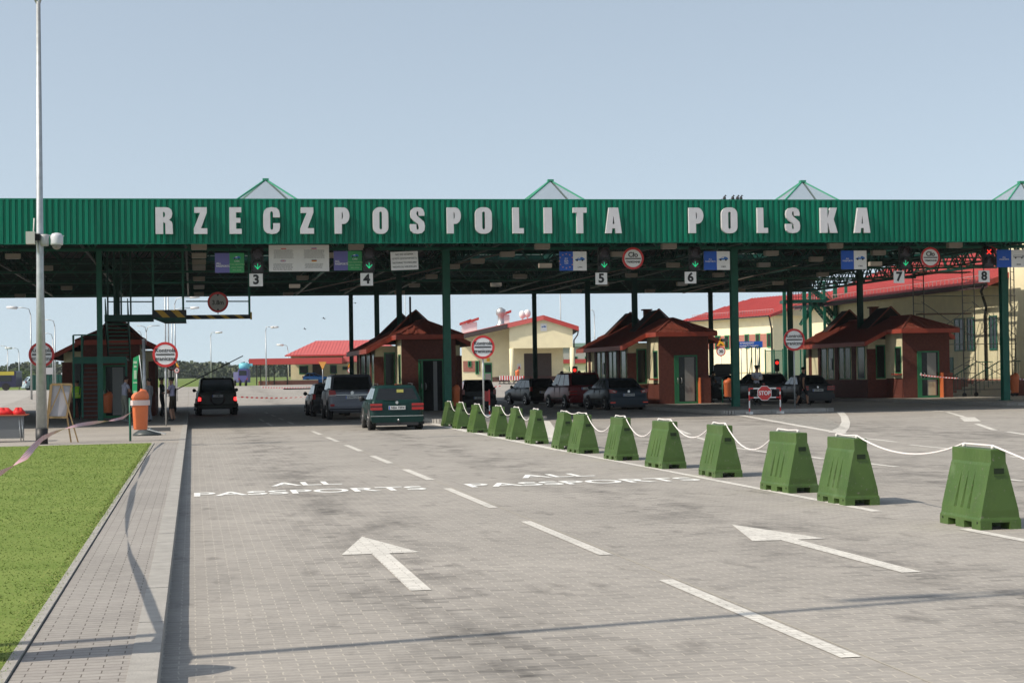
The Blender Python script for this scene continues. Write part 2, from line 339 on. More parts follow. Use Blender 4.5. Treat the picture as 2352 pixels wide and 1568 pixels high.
# lawn
lw = MB(); sheet('', -26, -1.04, -8, 47.42, .16, M_turf, 3, 3, lw); struct('lawn', lw)
def grass(name, n, label):
    M1 = mat('grass_blade', (.14, .215, .045), .8, spec=.2); M2 = mat('grass_blade_dry', (.25, .28, .09), .85, spec=.2); M3 = mat('grass_blade_dark', (.125, .20, .04), .8, spec=.2)
    mb = MB(); i1, i2, i3 = mb.mi(M1), mb.mi(M2), mb.mi(M3); r2 = random.Random(3)
    for i in range(n):
        y = 8.5+39*(r2.random()**1.35); xw = 1.1+y*.34; x = -1.05-r2.random()*xw*r2.random()**.25
        if x < -26: continue
        if r2.random() < .06: x = -1.0-r2.random()*.12; y = 8.5+38*r2.random()
        cl = math.sin(x*3.1+y*1.3)+math.sin(y*2.3-x*1.7)+r2.gauss(0, .9)
        z = gz(x, y)+.155; h = r2.uniform(.007, .018)*(1.15 if y > 20 else 1); a = r2.random()*math.pi; w = .0045*(1+y*.05); dx, dy = math.cos(a)*w, math.sin(a)*w; lx, ly = r2.gauss(0, .02), r2.gauss(0, .02)
        kk = len(mb.v); mb.v += [(x-dx, y-dy, z), (x+dx, y+dy, z), (x+lx, y+ly, z+h)]; mb.f.append((kk, kk+1, kk+2)); mb.sm.append(False)
        mb.m.append(i2 if (r2.random() < (.45 if x > -1.25 else .10)) else (i3 if cl < -.6 else i1))
    me = bpy.data.meshes.new(name); me.from_pydata(mb.v, [], mb.f)
    for m in mb.mats: me.materials.append(m)
    me.polygons.foreach_set('material_index', mb.m); me.update(); o = bpy.data.objects.new(name, me); COL.objects.link(o); tag(o, label, 'grass', kind='stuff')
grass('lawn_grass', 150000, 'short mown grass covering the lawn left of the footway')

# traffic islands
def island(name, x0, x1, y0, y1, rad=1.6):
    pts = []
    n = 6
    for i in range(n+1): t = math.pi+math.pi/2*i/n; pts.append((x0+rad+rad*math.cos(t), y0+rad+rad*math.sin(t)))
    for i in range(n+1): t = -math.pi/2+math.pi/2*i/n; pts.append((x1-rad+rad*math.cos(t), y0+rad+rad*math.sin(t)))
    pts += [(x1, y1), (x0, y1)]
    k = MB(); kerb_strip(k, pts+[pts[0]], .14, .15, seg=.8); struct(name+'_kerb', k)
    f = MB(); inner = pts; cx, cy = (x0+x1)/2, y0+3
    ring = [(p[0], p[1], gz(*p)+.147) for p in inner[:2*n+2]]
    f.face(ring, M_plat)
    yy = y0+rad
    while yy < y1-.01:
        y2 = min(yy+5, y1); f.face([(x0, yy, gz(x0, yy)+.147), (x1, yy, gz(x1, yy)+.147), (x1, y2, gz(x1, y2)+.147), (x0, y2, gz(x0, y2)+.147)], M_plat); yy = y2
    struct(name, f)
island('traffic_island', 8.75, 13.0, 66.4, 128, .5)
island('traffic_island_middle', 20.7, 25.3, 69.3, 128, .4)
island('traffic_island_right', 33.9, 39.2, 70.5, 128, 2.0)

# markings
mk = MB()
def strip(p, q, w, h=.005, m=M_paint, mb=None):
    dx, dy = q[0]-p[0], q[1]-p[1]; L = math.hypot(dx, dy); nx, ny = -dy/L*w/2, dx/L*w/2; n = max(1, int(L/6))
    for i in range(n):
        a = (p[0]+dx*i/n, p[1]+dy*i/n); b = (p[0]+dx*(i+1)/n, p[1]+dy*(i+1)/n)
        (mb or mk).face([(u, v, gz(u, v)+h) for u, v in ((a[0]-nx, a[1]-ny), (a[0]+nx, a[1]+ny), (b[0]+nx, b[1]+ny), (b[0]-nx, b[1]-ny))], m)
for y0, y1 in ((2, 8.2), (10.22, 14.48), (16.65, 20.82), (23.11, 27.46)): strip((3.80, y0), (3.80, y1), .125)
for p, q in (((920, 1078), (993, 1102)), ((845, 1047), (895, 1064)), ((788, 1022), (830, 1036)), ((748, 1004), (778, 1014)), ((715, 990), (740, 998))):
    a = G(*p); b = G(*q); strip((3.86, a[1]), (3.86, b[1]), .14)
for y0 in (70, 78, 86, 94): strip((3.8, y0), (3.8, y0+4), .12)
for y0 in (68, 76): strip((2.9, y0), (2.9, y0+5), .10)
def arrow(x, y0, s=1.0):
    w = .085; P = [(x-w, y0), (x+w, y0), (x+w, y0+3.14), (x+.38, y0+3.14), (x, y0+5.1), (x-.38, y0+3.14), (x-w, y0+3.14)]
    mk.face([(u, v, gz(u, v)+.005) for u, v in P[:3]+[P[6]]], M_paint); mk.face([(u, v, gz(u, v)+.0052) for u, v in (P[3], P[4], P[5])], M_paint)
arrow(1.775, 14.43); arrow(5.86, 14.3)
M_txtpaint = mat('fresh_road_paint', (.80, .80, .77), .7)
for x0, x1, y, s, xa0, xa1 in ((-.01, 3.48, 27.72, 'PASSPORTS', 1.23, 2.37), (4.18, 7.84, 27.9, 'PASSPORTS', 5.35, 6.60)):
    vs, fs = text_geo(s, 1.0, 0, .018); wd = max(v[0] for v in vs)-min(v[0] for v in vs); hh = max(v[1] for v in vs)-min(v[1] for v in vs)
    text_flat(mk, s, (x0+x1)/2, y, .006, 1.0, M_txtpaint, .018, (x1-x0)/wd, .95/hh)
    vs, fs = text_geo('ALL', 1.0, 0, .018); wd = max(v[0] for v in vs)-min(v[0] for v in vs)
    text_flat(mk, 'ALL', (xa0+xa1)/2, y+2.05, .006, 1.0, M_txtpaint, .018, (xa1-xa0)/wd, 1.0/hh)
strip((7.93, 5), (7.93, 17.95), .13); strip((7.98, 20.5), (8.1, 40), .13)
strip((8.1, 40), (8.35, 55), .22); strip((8.35, 55), (8.65, 66), .30); strip((9.1, 45.5), (12.8, 66.2), .45)
for i in range(22):
    t = (i+.5)/22; y = 46+20*t; strip((8.4+.35*t, y), (9.1+3.5*t, y), .14, .006)
# chevron before the middle island
strip((16.8, 45.4), (21.0, 68.9), .26); c1 = [(17.4, 45.6), (19.4, 49.6), (21.0, 54.5), (22.6, 60.0), (24.9, 68.6)]
OUT = [G(*q) for q in ((1937, 945), (1948, 957), (1953, 970), (1951, 982), (1942, 994))]; INN = [G(*q) for q in ((1921, 945.5), (1931, 957), (1933, 969), (1926, 981), (1902, 993))]
for i in range(4): mk.face([(q[0], q[1], gz(q[0], q[1])+.006) for q in (INN[i], OUT[i], OUT[i+1], INN[i+1])], M_paint)
for i in range(58):
    t = (i+.5)/58; y = 48.5+20*t; xl = 16.8+4.2*(y-45.4)/23.5+.2
    xr = 17.4+7.0*(y-45.6)/23-.2
    strip((xl, y), (xr, y), .13, .006)
for p, q, w in (((1547, 983), (1583, 997), .14), ((1595, 1003), (1662, 1021), .14), ((1672, 1026), (1792, 1043), .14), ((1862, 1049), (1892, 1054), .14), ((1930, 1057), (2060, 1072), .14),
                ((2190, 1086), (2352, 1105), .14), ((1930, 1000), (2060, 1015), .14), ((2088, 1021), (2212, 1034), .14), ((2320, 1048), (2400, 1058), .14),
                ((2120, 941), (2170, 945), .16), ((2175, 946), (2216, 958), .16), ((2221, 958), (2234, 968), .5), ((2243, 973), (2285, 988), .16), ((2312, 991), (2380, 1002), .16)):
    a = G(*p); b = G(*q); strip(a, b, w)
strip((0, 66.9), (3.6, 67.1), .25); strip((3.4, 66.4), (4.3, 66.4), .3)
struct('road_marking', mk)
# thin pavement seam joints
sm = MB(); M_seam = mat('joint_sand', (.40, .37, .31), .95)
strip((3.9, -2), (3.9, 47), .012, .003, M_seam, sm)
struct('paving_seam', sm)

# distant wood: one mass of leaf clumps
def forest():
    Ml = [mat('far_leaf_%s' % k, c, .9, spec=.1) for k, c in (('dark', (.055, .072, .045)), ('mid', (.075, .095, .058)), ('olive', (.105, .118, .072)))]  # leaf colours greyed to stand in for distance haze
    mb = MB(); r3 = random.Random(11); idx = [mb.mi(m) for m in Ml]
    for i in range(330):
        Y = r3.uniform(800, 960); px = r3.uniform(-60, 1500); X = (px-CX)/F*Y
        hgt = 6.6+1.2*math.sin(px*.021)+.8*math.sin(px*.067)+r3.uniform(-.8, .8)
        if px < 180: hgt += 1.2
        if 420 < px < 620: hgt += 1.2
        a = X*math.cos(TH)+Y*math.sin(TH); b = -X*math.sin(TH)+Y*math.cos(TH); z0 = gz(a, b)-1
        wr = r3.uniform(4, 7); sh = r3.choice(idx)
        for j in range(90):
            t = r3.random(); ph = r3.random()*6.28; rr = wr*math.sqrt(max(0, 1-(2*t-1)**2))*.8+1.2
            x = a+rr*math.cos(ph)*r3.uniform(.6, 1.05); y = b+rr*math.sin(ph)*r3.uniform(.6, 1.05); z = z0+hgt*(.12+.88*t)
            s = r3.uniform(.6, 1.3); v = Vector((r3.gauss(0, 1), r3.gauss(0, 1), r3.gauss(0, 1))).normalized(); u = v.orthogonal().normalized()*s; w = v.cross(u)
            k2 = len(mb.v); c = Vector((x, y, z)); mb.v += [tuple(c-u), tuple(c+w), tuple(c+u), tuple(c-w)]; mb.f.append((k2, k2+1, k2+2, k2+3)); mb.m.append(sh if r3.random() < .7 else r3.choice(idx)); mb.sm.append(False)
    me = bpy.data.meshes.new('far_wood'); me.from_pydata(mb.v, [], mb.f)
    for m in mb.mats: me.materials.append(m)
    me.polygons.foreach_set('material_index', mb.m); me.update(); o = bpy.data.objects.new('far_wood', me); COL.objects.link(o); tag(o, 'dark far off wood along the horizon behind the meadow', 'wood', kind='stuff')
forest()
# nearer hedge line in the middle distance (left of the red roofed shed)
def shrub(px, Y, h, w, label):
    r3 = random.Random(int(px)); X = (px-CX)/F*Y; a = X*math.cos(TH)+Y*math.sin(TH); b = -X*math.sin(TH)+Y*math.cos(TH); z0 = gz(a, b)
    t = thing('bush', label, 'bush', (a, b, z0), group='bushes at the edge of the meadow'); Ml = [mat('bush_leaf', (.045, .075, .022), .85), mat('bush_leaf_light', (.08, .12, .03), .85)]
    mb = MB()
    for j in range(420):
        d = Vector((r3.gauss(0, 1), r3.gauss(0, 1), abs(r3.gauss(0, 1)))).normalized()*r3.uniform(.5, 1.0); c = Vector((d.x*w, d.y*w, .25+d.z*(h-.3)))
        v = Vector((r3.gauss(0, 1), r3.gauss(0, 1), r3.gauss(0, 1))).normalized(); u = v.orthogonal().normalized()*.22; q = v.cross(u); mb.face([c-u, c+q, c+u, c-q], r3.choice(Ml))
    mb.build('foliage', t); s = MB(); s.tube([(0, 0, -.1), (0, 0, h*.6)], .08, mat('bark', (.10, .07, .05), .9), r2=.03); s.build('stem', t)
for i, (px, Y, h, w) in enumerate(((6, 430, 4.3, 4), (42, 430, 4.0, 4), (80, 440, 3.6, 3.5))): shrub(px, Y, h, w, ['tall dark rounded bush at the far left edge', 'dark rounded bush second from the left edge', 'dark rounded bush behind the tall lamp mast'][i])
# =====================================================================
# CANOPY
# =====================================================================
BF = 65.5; XL, XR = -46.0, 44.5; YB = 124.0; XBR = 43.7       # front plane, ends, back edge
can = thing('canopy', 'large green steel canopy with RZECZPOSPOLITA POLSKA in metal letters along its ribbed front', 'canopy', (10, BF, 0), world=True)
# ribbed fascia (trapezoidal sheet)
fa = MB(); pitch = .2075; x = XL; Z0, Z1 = 6.575, 8.13; prof = []
while x < XR:
    prof += [(x, BF), (x+.022, BF-.058), (x+.120, BF-.058), (x+.142, BF)]; x += pitch
vs = [(px, py, z) for z in (Z0, Z1) for px, py in prof]; n = len(prof)
fa.add(vs, [(i, i+1, n+i+1, n+i) for i in range(n-1)], M_green)
fa.box(XL, XR, BF-.055, BF+.10, Z1-.02, Z1+.03, M_green); fa.box(XL, XR, BF-.05, BF+.06, Z0-.03, Z0, M_green)
fa.box(XL, XR, BF+.02, BF+.06, Z0, Z1-.03, M_dsteel)
fa.build('front_fascia', can)
# letters
def rect(x0, x1, y0, y1): return [(x0, y0), (x1, y0), (x1, y1), (x0, y1)]
def rr(x0, x1, y0, y1, r, ry=None, n=6):
    ry = ry or r; P = []
    for cx, cy, a in ((x1-r, y0+ry, -90), (x1-r, y1-ry, 0), (x0+r, y1-ry, 90), (x0+r, y0+ry, 180)):
        for i in range(n+1): t = R(a+90*i/n); P.append((cx+r*math.cos(t), cy+ry*math.sin(t)))
    return P
def arcR(x0, x1, y0, y1, n=10):     # bulge to the right
    return [(x0+(x1-x0)*math.cos(t), (y0+y1)/2+(y1-y0)/2*math.sin(t)) for t in [R(-90+180*i/n) for i in range(n+1)]]
def Pq(x0, y0, y1): return [(x0, y0), ]
GL = {
 'I': (.42, [rect(0, .42, 0, 1)]),
 'L': (.62, [[(0, 0), (.62, 0), (.62, .2), (.36, .2), (.36, 1), (0, 1)]]),
 'E': (.64, [[(0, 0), (.64, 0), (.64, .19), (.35, .19), (.35, .42), (.58, .42), (.58, .60), (.35, .60), (.35, .81), (.63, .81), (.63, 1), (0, 1)]]),
 'T': (.74, [[(.2, 0), (.54, 0), (.54, .8), (.74, .8), (.74, 1), (0, 1), (0, .8), (.2, .8)]]),
 'Z': (.70, [[(0, 0), (.70, 0), (.70, .21), (.37, .21), (.68, .80), (.68, 1), (.03, 1), (.03, .79), (.33, .79), (0, .2)]]),
 'O': (.80, [rr(0, .80, -.01, 1.01, .33, .26), rr(.33, .47, .16, .84, .065, .06)[::-1]]),
 'P': (.76, [[(0, 0), (.36, 0), (.36, .37)]+arcR(.46, .76, .37, 1, 12)+[(0, 1)], [(.36, .54), (.36, .83)]+arcR(.38, .42, .56, .81, 6)[::-1]]),
 'R': (.82, [[(0, 0), (.36, 0), (.36, .45), (.46, .40), (.47, 0), (.82, 0), (.80, .38), (.76, .46), (.64, .53), (.76, .62), (.80, .76), (.76, .90), (.66, .97), (.52, 1), (0, 1)], [(.36, .62), (.36, .83), (.43, .81), (.46, .73), (.43, .64)]]),
 'A': (.88, [[(0, 0), (.33, 0), (.36, .19), (.52, .19), (.55, 0), (.88, 0), (.70, 1), (.20, 1)], [(.385, .36), (.435, .70), (.49, .36)]]),
 'K': (.88, [[(0, 0), (.36, 0), (.36, .40), (.38, .40), (.50, 0), (.88, 0), (.68, .54), (.86, 1), (.51, 1), (.38, .62), (.36, .62), (.36, 1), (0, 1)]]),
 'C': (.80, [[(.80, .40), (.80, .26), (.76, .11), (.64, .02), (.40, -.01), (.16, .03), (.04, .13), (0, .28), (0, .72), (.04, .87), (.16, .97), (.40, 1.01), (.64, .98), (.76, .89), (.80, .74), (.80, .62), (.47, .62), (.47, .78), (.44, .84), (.40, .85), (.36, .84), (.33, .78), (.33, .22), (.36, .16), (.40, .15), (.44, .16), (.47, .22), (.47, .40)]]),
 'S': (.78, [[(0, .36), (0, .24), (.04, .10), (.18, .01), (.40, -.01), (.62, .02), (.75, .12), (.78, .28), (.74, .44), (.60, .54), (.40, .66), (.34, .74), (.35, .83), (.40, .86), (.44, .83), (.46, .68), (.76, .68), (.76, .80), (.70, .92), (.58, .99), (.38, 1.01), (.18, .98), (.05, .89), (.02, .74), (.06, .60), (.18, .50), (.40, .38), (.46, .28), (.45, .18), (.40, .14), (.35, .16), (.33, .24), (.33, .36)]]),
}
LET = [('R', 357, 397), ('Z', 445, 476), ('E', 527, 555), ('C', 605, 643), ('Z', 690, 721), ('P', 769, 803), ('O', 857, 892), ('S', 942, 976), ('P', 1027, 1059), ('O', 1092, 1130), ('L', 1178, 1203), ('I', 1250, 1268), ('T', 1317, 1348), ('A', 1391, 1428),
       ('P', 1583, 1616), ('O', 1658, 1694), ('L', 1740, 1764), ('S', 1805, 1838), ('K', 1885, 1924), ('A', 1963, 1999)]
for ch, x0, x1 in LET:
    a0 = PB(x0, 507, BF-.28)[0]; a1 = PB(x1, 507, BF-.28)[0]; w, loops = GL[ch]; mb = MB()
    poly_curve(mb, loops, BF-.20, .15, M_letter, lambda u, v: (a0+(a1-a0)*u/w, 6.885+.945*v))
    mb.build('letter', can)
# roof deck with openings for the skylights
SB = (84.6, 98.6); SKX = [PB(px, py, SB[0])[0] for px, py in ((610, 411), (1264, 414), (1843, 417), (2345, 420))]; SKY = [(x, y) for y in SB for x in SKX]; SR = 2.7; ZAP = PB(1264, 414.5, SB[0])[2]
dk = MB(); ZD = 8.5
cuts = sorted([XL]+[v for sx in SKX for v in (sx-SR, min(sx+SR, XBR))]+[XBR])
def deck(x0, x1, y0, y1):
    if x1-x0 < .01: return
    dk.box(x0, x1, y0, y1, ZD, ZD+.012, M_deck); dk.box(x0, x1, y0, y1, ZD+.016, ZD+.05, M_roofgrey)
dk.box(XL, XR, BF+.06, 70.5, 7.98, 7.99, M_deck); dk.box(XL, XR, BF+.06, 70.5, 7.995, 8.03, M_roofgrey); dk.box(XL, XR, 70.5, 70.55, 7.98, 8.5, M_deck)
deck(XL, XBR, 70.55, SB[0]-SR)
for yc in SB:
    for i in range(0, len(cuts)-1, 2): deck(cuts[i], cuts[i+1], yc-SR, yc+SR)
deck(XL, XBR, SB[0]+SR, SB[1]-SR); deck(XL, XBR, SB[1]+SR, YB)
for i in range(int((XR-XL)/.6)):    # deck profile ribs seen from below
    xx = XL+i*.6+.2
    if any(abs(xx-sx) < SR+.06 for sx, _ in SKY): continue
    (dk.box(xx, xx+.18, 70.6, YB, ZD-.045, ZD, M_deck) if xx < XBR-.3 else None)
dk.build('roof_deck', can)
bk = MB()
bk.box(XL, XBR, YB-.04, YB, 7.33, 8.6, M_dsteel); bk.box(XBR+.02, XBR+.06, 70.6, YB, 8.40, 8.6, M_dsteel); bk.box(XL-.04, XL, BF, YB, 6.6, 8.13, M_green)
bk.build('edge_fascia', can)
# trusses
tr = MB()
def girder_x(y, x0, x1, zb, zt, m, step=1.5, w=.10, d=.07):
    tr.bar((x0, y, zb), (x1, y, zb), w, w, m); tr.bar((x0, y, zt), (x1, y, zt), w, w, m); x = x0; s = 0
    while x < x1-.1:
        x2 = min(x+step/2, x1); tr.bar((x, y, zb if s % 2 == 0 else zt), (x2, y, zt if s % 2 == 0 else zb), d, d, m); x = x2; s += 1
def girder_y(x, y0, y1, zb, zt, m, step=1.8, w=.10, d=.07):
    tr.bar((x, y0, zb), (x, y1, zb), w, w, m); tr.bar((x, y0, zt), (x, y1, zt), w, w, m); y = y0; s = 0
    while y < y1-.1:
        y2 = min(y+step/2, y1); tr.bar((x, y, zb if s % 2 == 0 else zt), (x, y2, zt if s % 2 == 0 else zb), d, d, m); y = y2; s += 1
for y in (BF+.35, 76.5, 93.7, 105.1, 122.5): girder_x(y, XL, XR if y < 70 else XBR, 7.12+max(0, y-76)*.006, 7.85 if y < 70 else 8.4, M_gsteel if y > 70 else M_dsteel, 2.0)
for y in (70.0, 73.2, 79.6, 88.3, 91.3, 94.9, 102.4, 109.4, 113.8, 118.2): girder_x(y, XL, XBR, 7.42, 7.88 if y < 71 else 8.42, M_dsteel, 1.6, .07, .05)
for i in range(14):
    x = (-18, -13.5, -9, -4.5, -.2, 7.0, 10.2, 13.2, 20.7, 24.0, 26.0, 33.0, 36.5, 37.5)[i]; girder_y(x, 71, YB-.5, 7.42, 8.4, M_dsteel, 2.2) if x < XBR-.5 else None
girder_y(XBR-.1, 66, YB-.3, 7.42, 8.4, M_dsteel, 1.7, .14, .07); girder_y(XBR-1.6, 71, YB-.3, 7.46, 8.4, M_dsteel, 1.3, .08, .05)
y = BF+1.2
while y < YB:
    if not any(yc-SR-.2 < y < yc+SR+.2 for yc in SB): tr.box(XL, XBR, y, y+.06, 7.88 if y < 70.4 else 8.36, 7.97 if y < 70.4 else 8.45, M_dsteel)
    y += 1.25
for sx, sy in SKY:
    for q in (-SR-.12, SR+.02): tr.box(sx+q, sx+q+.1, sy-SR, sy+SR, 8.2, 8.5, M_dsteel); tr.box(sx-SR, sx+SR, sy+q, sy+q+.1, 8.2, 8.5, M_dsteel)
tr.build('roof_truss', can)
# columns: H sections
for ci, (x0, rows) in enumerate(((-3.72, (76.3, 94.4)), (10.68, (76.5, 94.3, 106.0, 123.5)), (23.38, (76.5, 94.6, 106.3, 123.5)), (35.96, (76.5, 94.3, 106.1, 123.3)))):
    for ri, y in enumerate(rows):
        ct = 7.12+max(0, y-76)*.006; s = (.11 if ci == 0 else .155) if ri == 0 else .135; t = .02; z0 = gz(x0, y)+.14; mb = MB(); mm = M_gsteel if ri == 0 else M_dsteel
        mb.box(x0-s, x0+s, y-s, y-s+t, z0, ct, mm); mb.box(x0-s, x0+s, y+s-t, y+s, z0, ct, mm); mb.box(x0-t/2, x0+t/2, y-s+t, y+s-t, z0, ct, mm)
        mb.box(x0-s-.08, x0+s+.08, y-s-.08, y+s+.08, z0-.02, z0+.025, mm); mb.box(x0-s-.04, x0+s+.04, y-s-.04, y+s+.04, 7.05, 7.075, mm)
        mb.build('column', can)
# pyramid skylights
Mg = bpy.data.materials.new('skylight_polycarbonate'); Mg.use_nodes = True; n_ = Mg.node_tree; n_.nodes.remove(n_.nodes['Principled BSDF'])
tr_ = n_.nodes.new('ShaderNodeBsdfTransparent'); df = n_.nodes.new('ShaderNodeBsdfDiffuse'); gl = n_.nodes.new('ShaderNodeBsdfGlossy'); m1 = n_.nodes.new('ShaderNodeMixShader'); m2 = n_.nodes.new('ShaderNodeMixShader')
df.inputs[0].default_value = (.40, .40, .41, 1); gl.inputs['Roughness'].default_value = .25; m1.inputs[0].default_value = .20; m2.inputs[0].default_value = .07
tr_.inputs[0].default_value = (.95, .97, .97, 1)
n_.links.new(tr_.outputs[0], m1.inputs[1]); n_.links.new(df.outputs[0], m1.inputs[2]); n_.links.new(m1.outputs[0], m2.inputs[1]); n_.links.new(gl.outputs[0], m2.inputs[2]); n_.links.new(m2.outputs[0], n_.nodes['Material Output'].inputs[0])
M_gframe = mat('skylight_frame_green', (.03, .26, .15), .45)
for sx, sy in SKY:
    ap = (sx, sy, ZAP); h = 2.85; zb = 8.72; c = [(sx-h, sy-h, zb), (sx+h, sy-h, zb), (sx+h, sy+h, zb), (sx-h, sy+h, zb)]
    f = MB()
    for i in range(4):
        f.bar(c[i], ap, .065, .065, M_gframe); f.bar(c[i], c[(i+1) % 4], .10, .12, M_gframe)
        for t in (.27, .73):          # mullions running up each face to the hips
            a = Vector(c[i]).lerp(Vector(c[(i+1) % 4]), t); base = Vector(c[i]) if t < .5 else Vector(c[(i+1) % 4]); k_ = t*2 if t < .5 else (1-t)*2
            f.bar(a, base.lerp(Vector(ap), k_), .07, .04, M_gframe)
    f.box(sx-.14, sx+.14, sy-.14, sy+.14, ZAP-.05, ZAP+.04, M_gframe); [f.box(sx+u0, sx+u1, sy+v0, sy+v1, 8.52, 8.72, M_gframe) for u0, u1, v0, v1 in ((-2.9, -2.72, -2.9, 2.9), (2.72, 2.9, -2.9, 2.9), (-2.72, 2.72, -2.9, -2.72), (-2.72, 2.72, 2.72, 2.9))]
    s = f.build('skylight', can)
    gm = MB()
    for i in range(4): gm.face([c[i], c[(i+1) % 4], (ap[0], ap[1], ap[2]-.03)], Mg)
    gm.build('glazing', s, off=can.location)
# birds sitting on the fascia
for i, (px, py) in enumerate(((1664, 458), (1683, 458), (1694, 458), (1702, 459))):
    p = PB(px, py, BF); b = MB(); Mb = mat('bird_dark', (.04, .04, .045), .8)
    b.lathe((p[0], p[1], 8.19), [(.01, -.05), (.05, -.03), (.065, .02), (.045, .07), (.02, .10)], Mb, 8); b.lathe((p[0]+.03, p[1]-.02, 8.30), [(.005, -.03), (.03, -.01), (.03, .015), (.01, .035)], Mb, 8)
    b.bar((p[0]+.05, p[1]-.02, 8.30), (p[0]+.085, p[1]-.02, 8.295), .012, .012, Mb); b.bar((p[0]-.05, p[1], 8.19), (p[0]-.14, p[1]+.02, 8.165), .03, .01, Mb); b.bar((p[0], p[1], 8.16), (p[0], p[1], 8.13), .02, .01, Mb)
    single('bird', b, '%s from the left of the small dark birds perched above POLSKA' % ORD[i], 'bird', 'birds perched on the canopy front', loc=(p[0], p[1], 8.16))

# =====================================================================
# things hanging from the canopy
# =====================================================================
LAMPS = [(30, 588.6), (106, 615.5), (153, 661), (46, 679), (457, 567), (457, 587), (457, 602), (457, 615), (457, 640), (457, 659), (457, 675), (817.5, 567), (765, 586), (695, 637.6), (676.7, 657), (662, 675), (1245, 566), (1165, 584), (1097, 599.6), (1041, 612), (1252, 610),
         (991, 635), (952, 655), (1192, 634), (1139, 653.6), (1093, 671), (918, 671.6), (1536, 565.5), (1419.5, 583.5), (1546, 608.4), (1197, 635), (1450, 632), (1386, 652), (1566, 651.6), (1650, 631), (1324.6, 668.6), (1493, 668), (1918, 564.5), (1771, 581.5), (2017, 580.4), (1874, 595), (1753.8, 608), (2010, 606), (1889.6, 630), (1787, 650), (1700, 666.5), (2192, 563)]
def lampbox():
    t = thing('ceiling_lamp', 'pale box lamp hung under the dark canopy roof', 'lamp', group='box lamps under the canopy roof')
    b = MB(); b.box(-.30, .30, -.16, .16, -.10, .10, M_lamp); b.build('housing', t)
    b = MB(); b.box(-.27, .27, -.13, .13, -.115, -.101, mat('lamp_diffuser', (.45, .43, .38), .4)); b.build('diffuser', t)
    b = MB(); b.bar((-.2, 0, .10), (-.2, 0, .75), .02, .02, M_dsteel); b.bar((.2, 0, .10), (.2, 0, .75), .02, .02, M_dsteel); b.build('hanger', t); return t
L0 = lampbox()
for i, (px, py) in enumerate(LAMPS):
    p = PZ(px, py, 6.86)
    if p[1] < 67: p = (PB(px, py, 69.0)[0], 69.0, PB(px, py, 69.0)[2])
    if i == 0: L0.location = p
    else: dup(L0, p)
MH = M_dsteel
def hang(mb, x, y, z0, z1=7.15): mb.bar((x, y, z0), (x, y, z1), .045, .045, MH)
YS = 68.0     # plane of the lane signs
def car_glyph(mb, x, y, z, s, m):
    P = [(-.9, -.25), (-.95, -.05), (-.6, .05), (-.25, .33), (.45, .38), (.85, .15), (.95, .02), (.9, -.2)]
    mb.prism([(x+u*s, z+v*s) for u, v in P], y, y+.006, m)
    mb.prism([(x+u*s, z+v*s) for u, v in ((-.5, .08), (-.18, .28), (.1, .30), (.1, .08))], y-.002, y, M_white)
    for u in (-.55, .5): mb.disc((x+u*s, y-.004, z-.22*s), .19*s, .006, M_black, 12)
def bus_glyph(mb, x, y, z, s):
    m = mat('glyph_grey', (.25, .26, .28), .5); mb.box(x-1.0*s, x+1.0*s, y, y+.006, z-.1*s, z+.35*s, m); mb.box(x-.95*s, x+.7*s, y-.002, y, z+.08*s, z+.27*s, M_white)
    for u in (-.6, .6): mb.disc((x+u*s, y-.004, z-.12*s), .16*s, .006, M_black, 12)
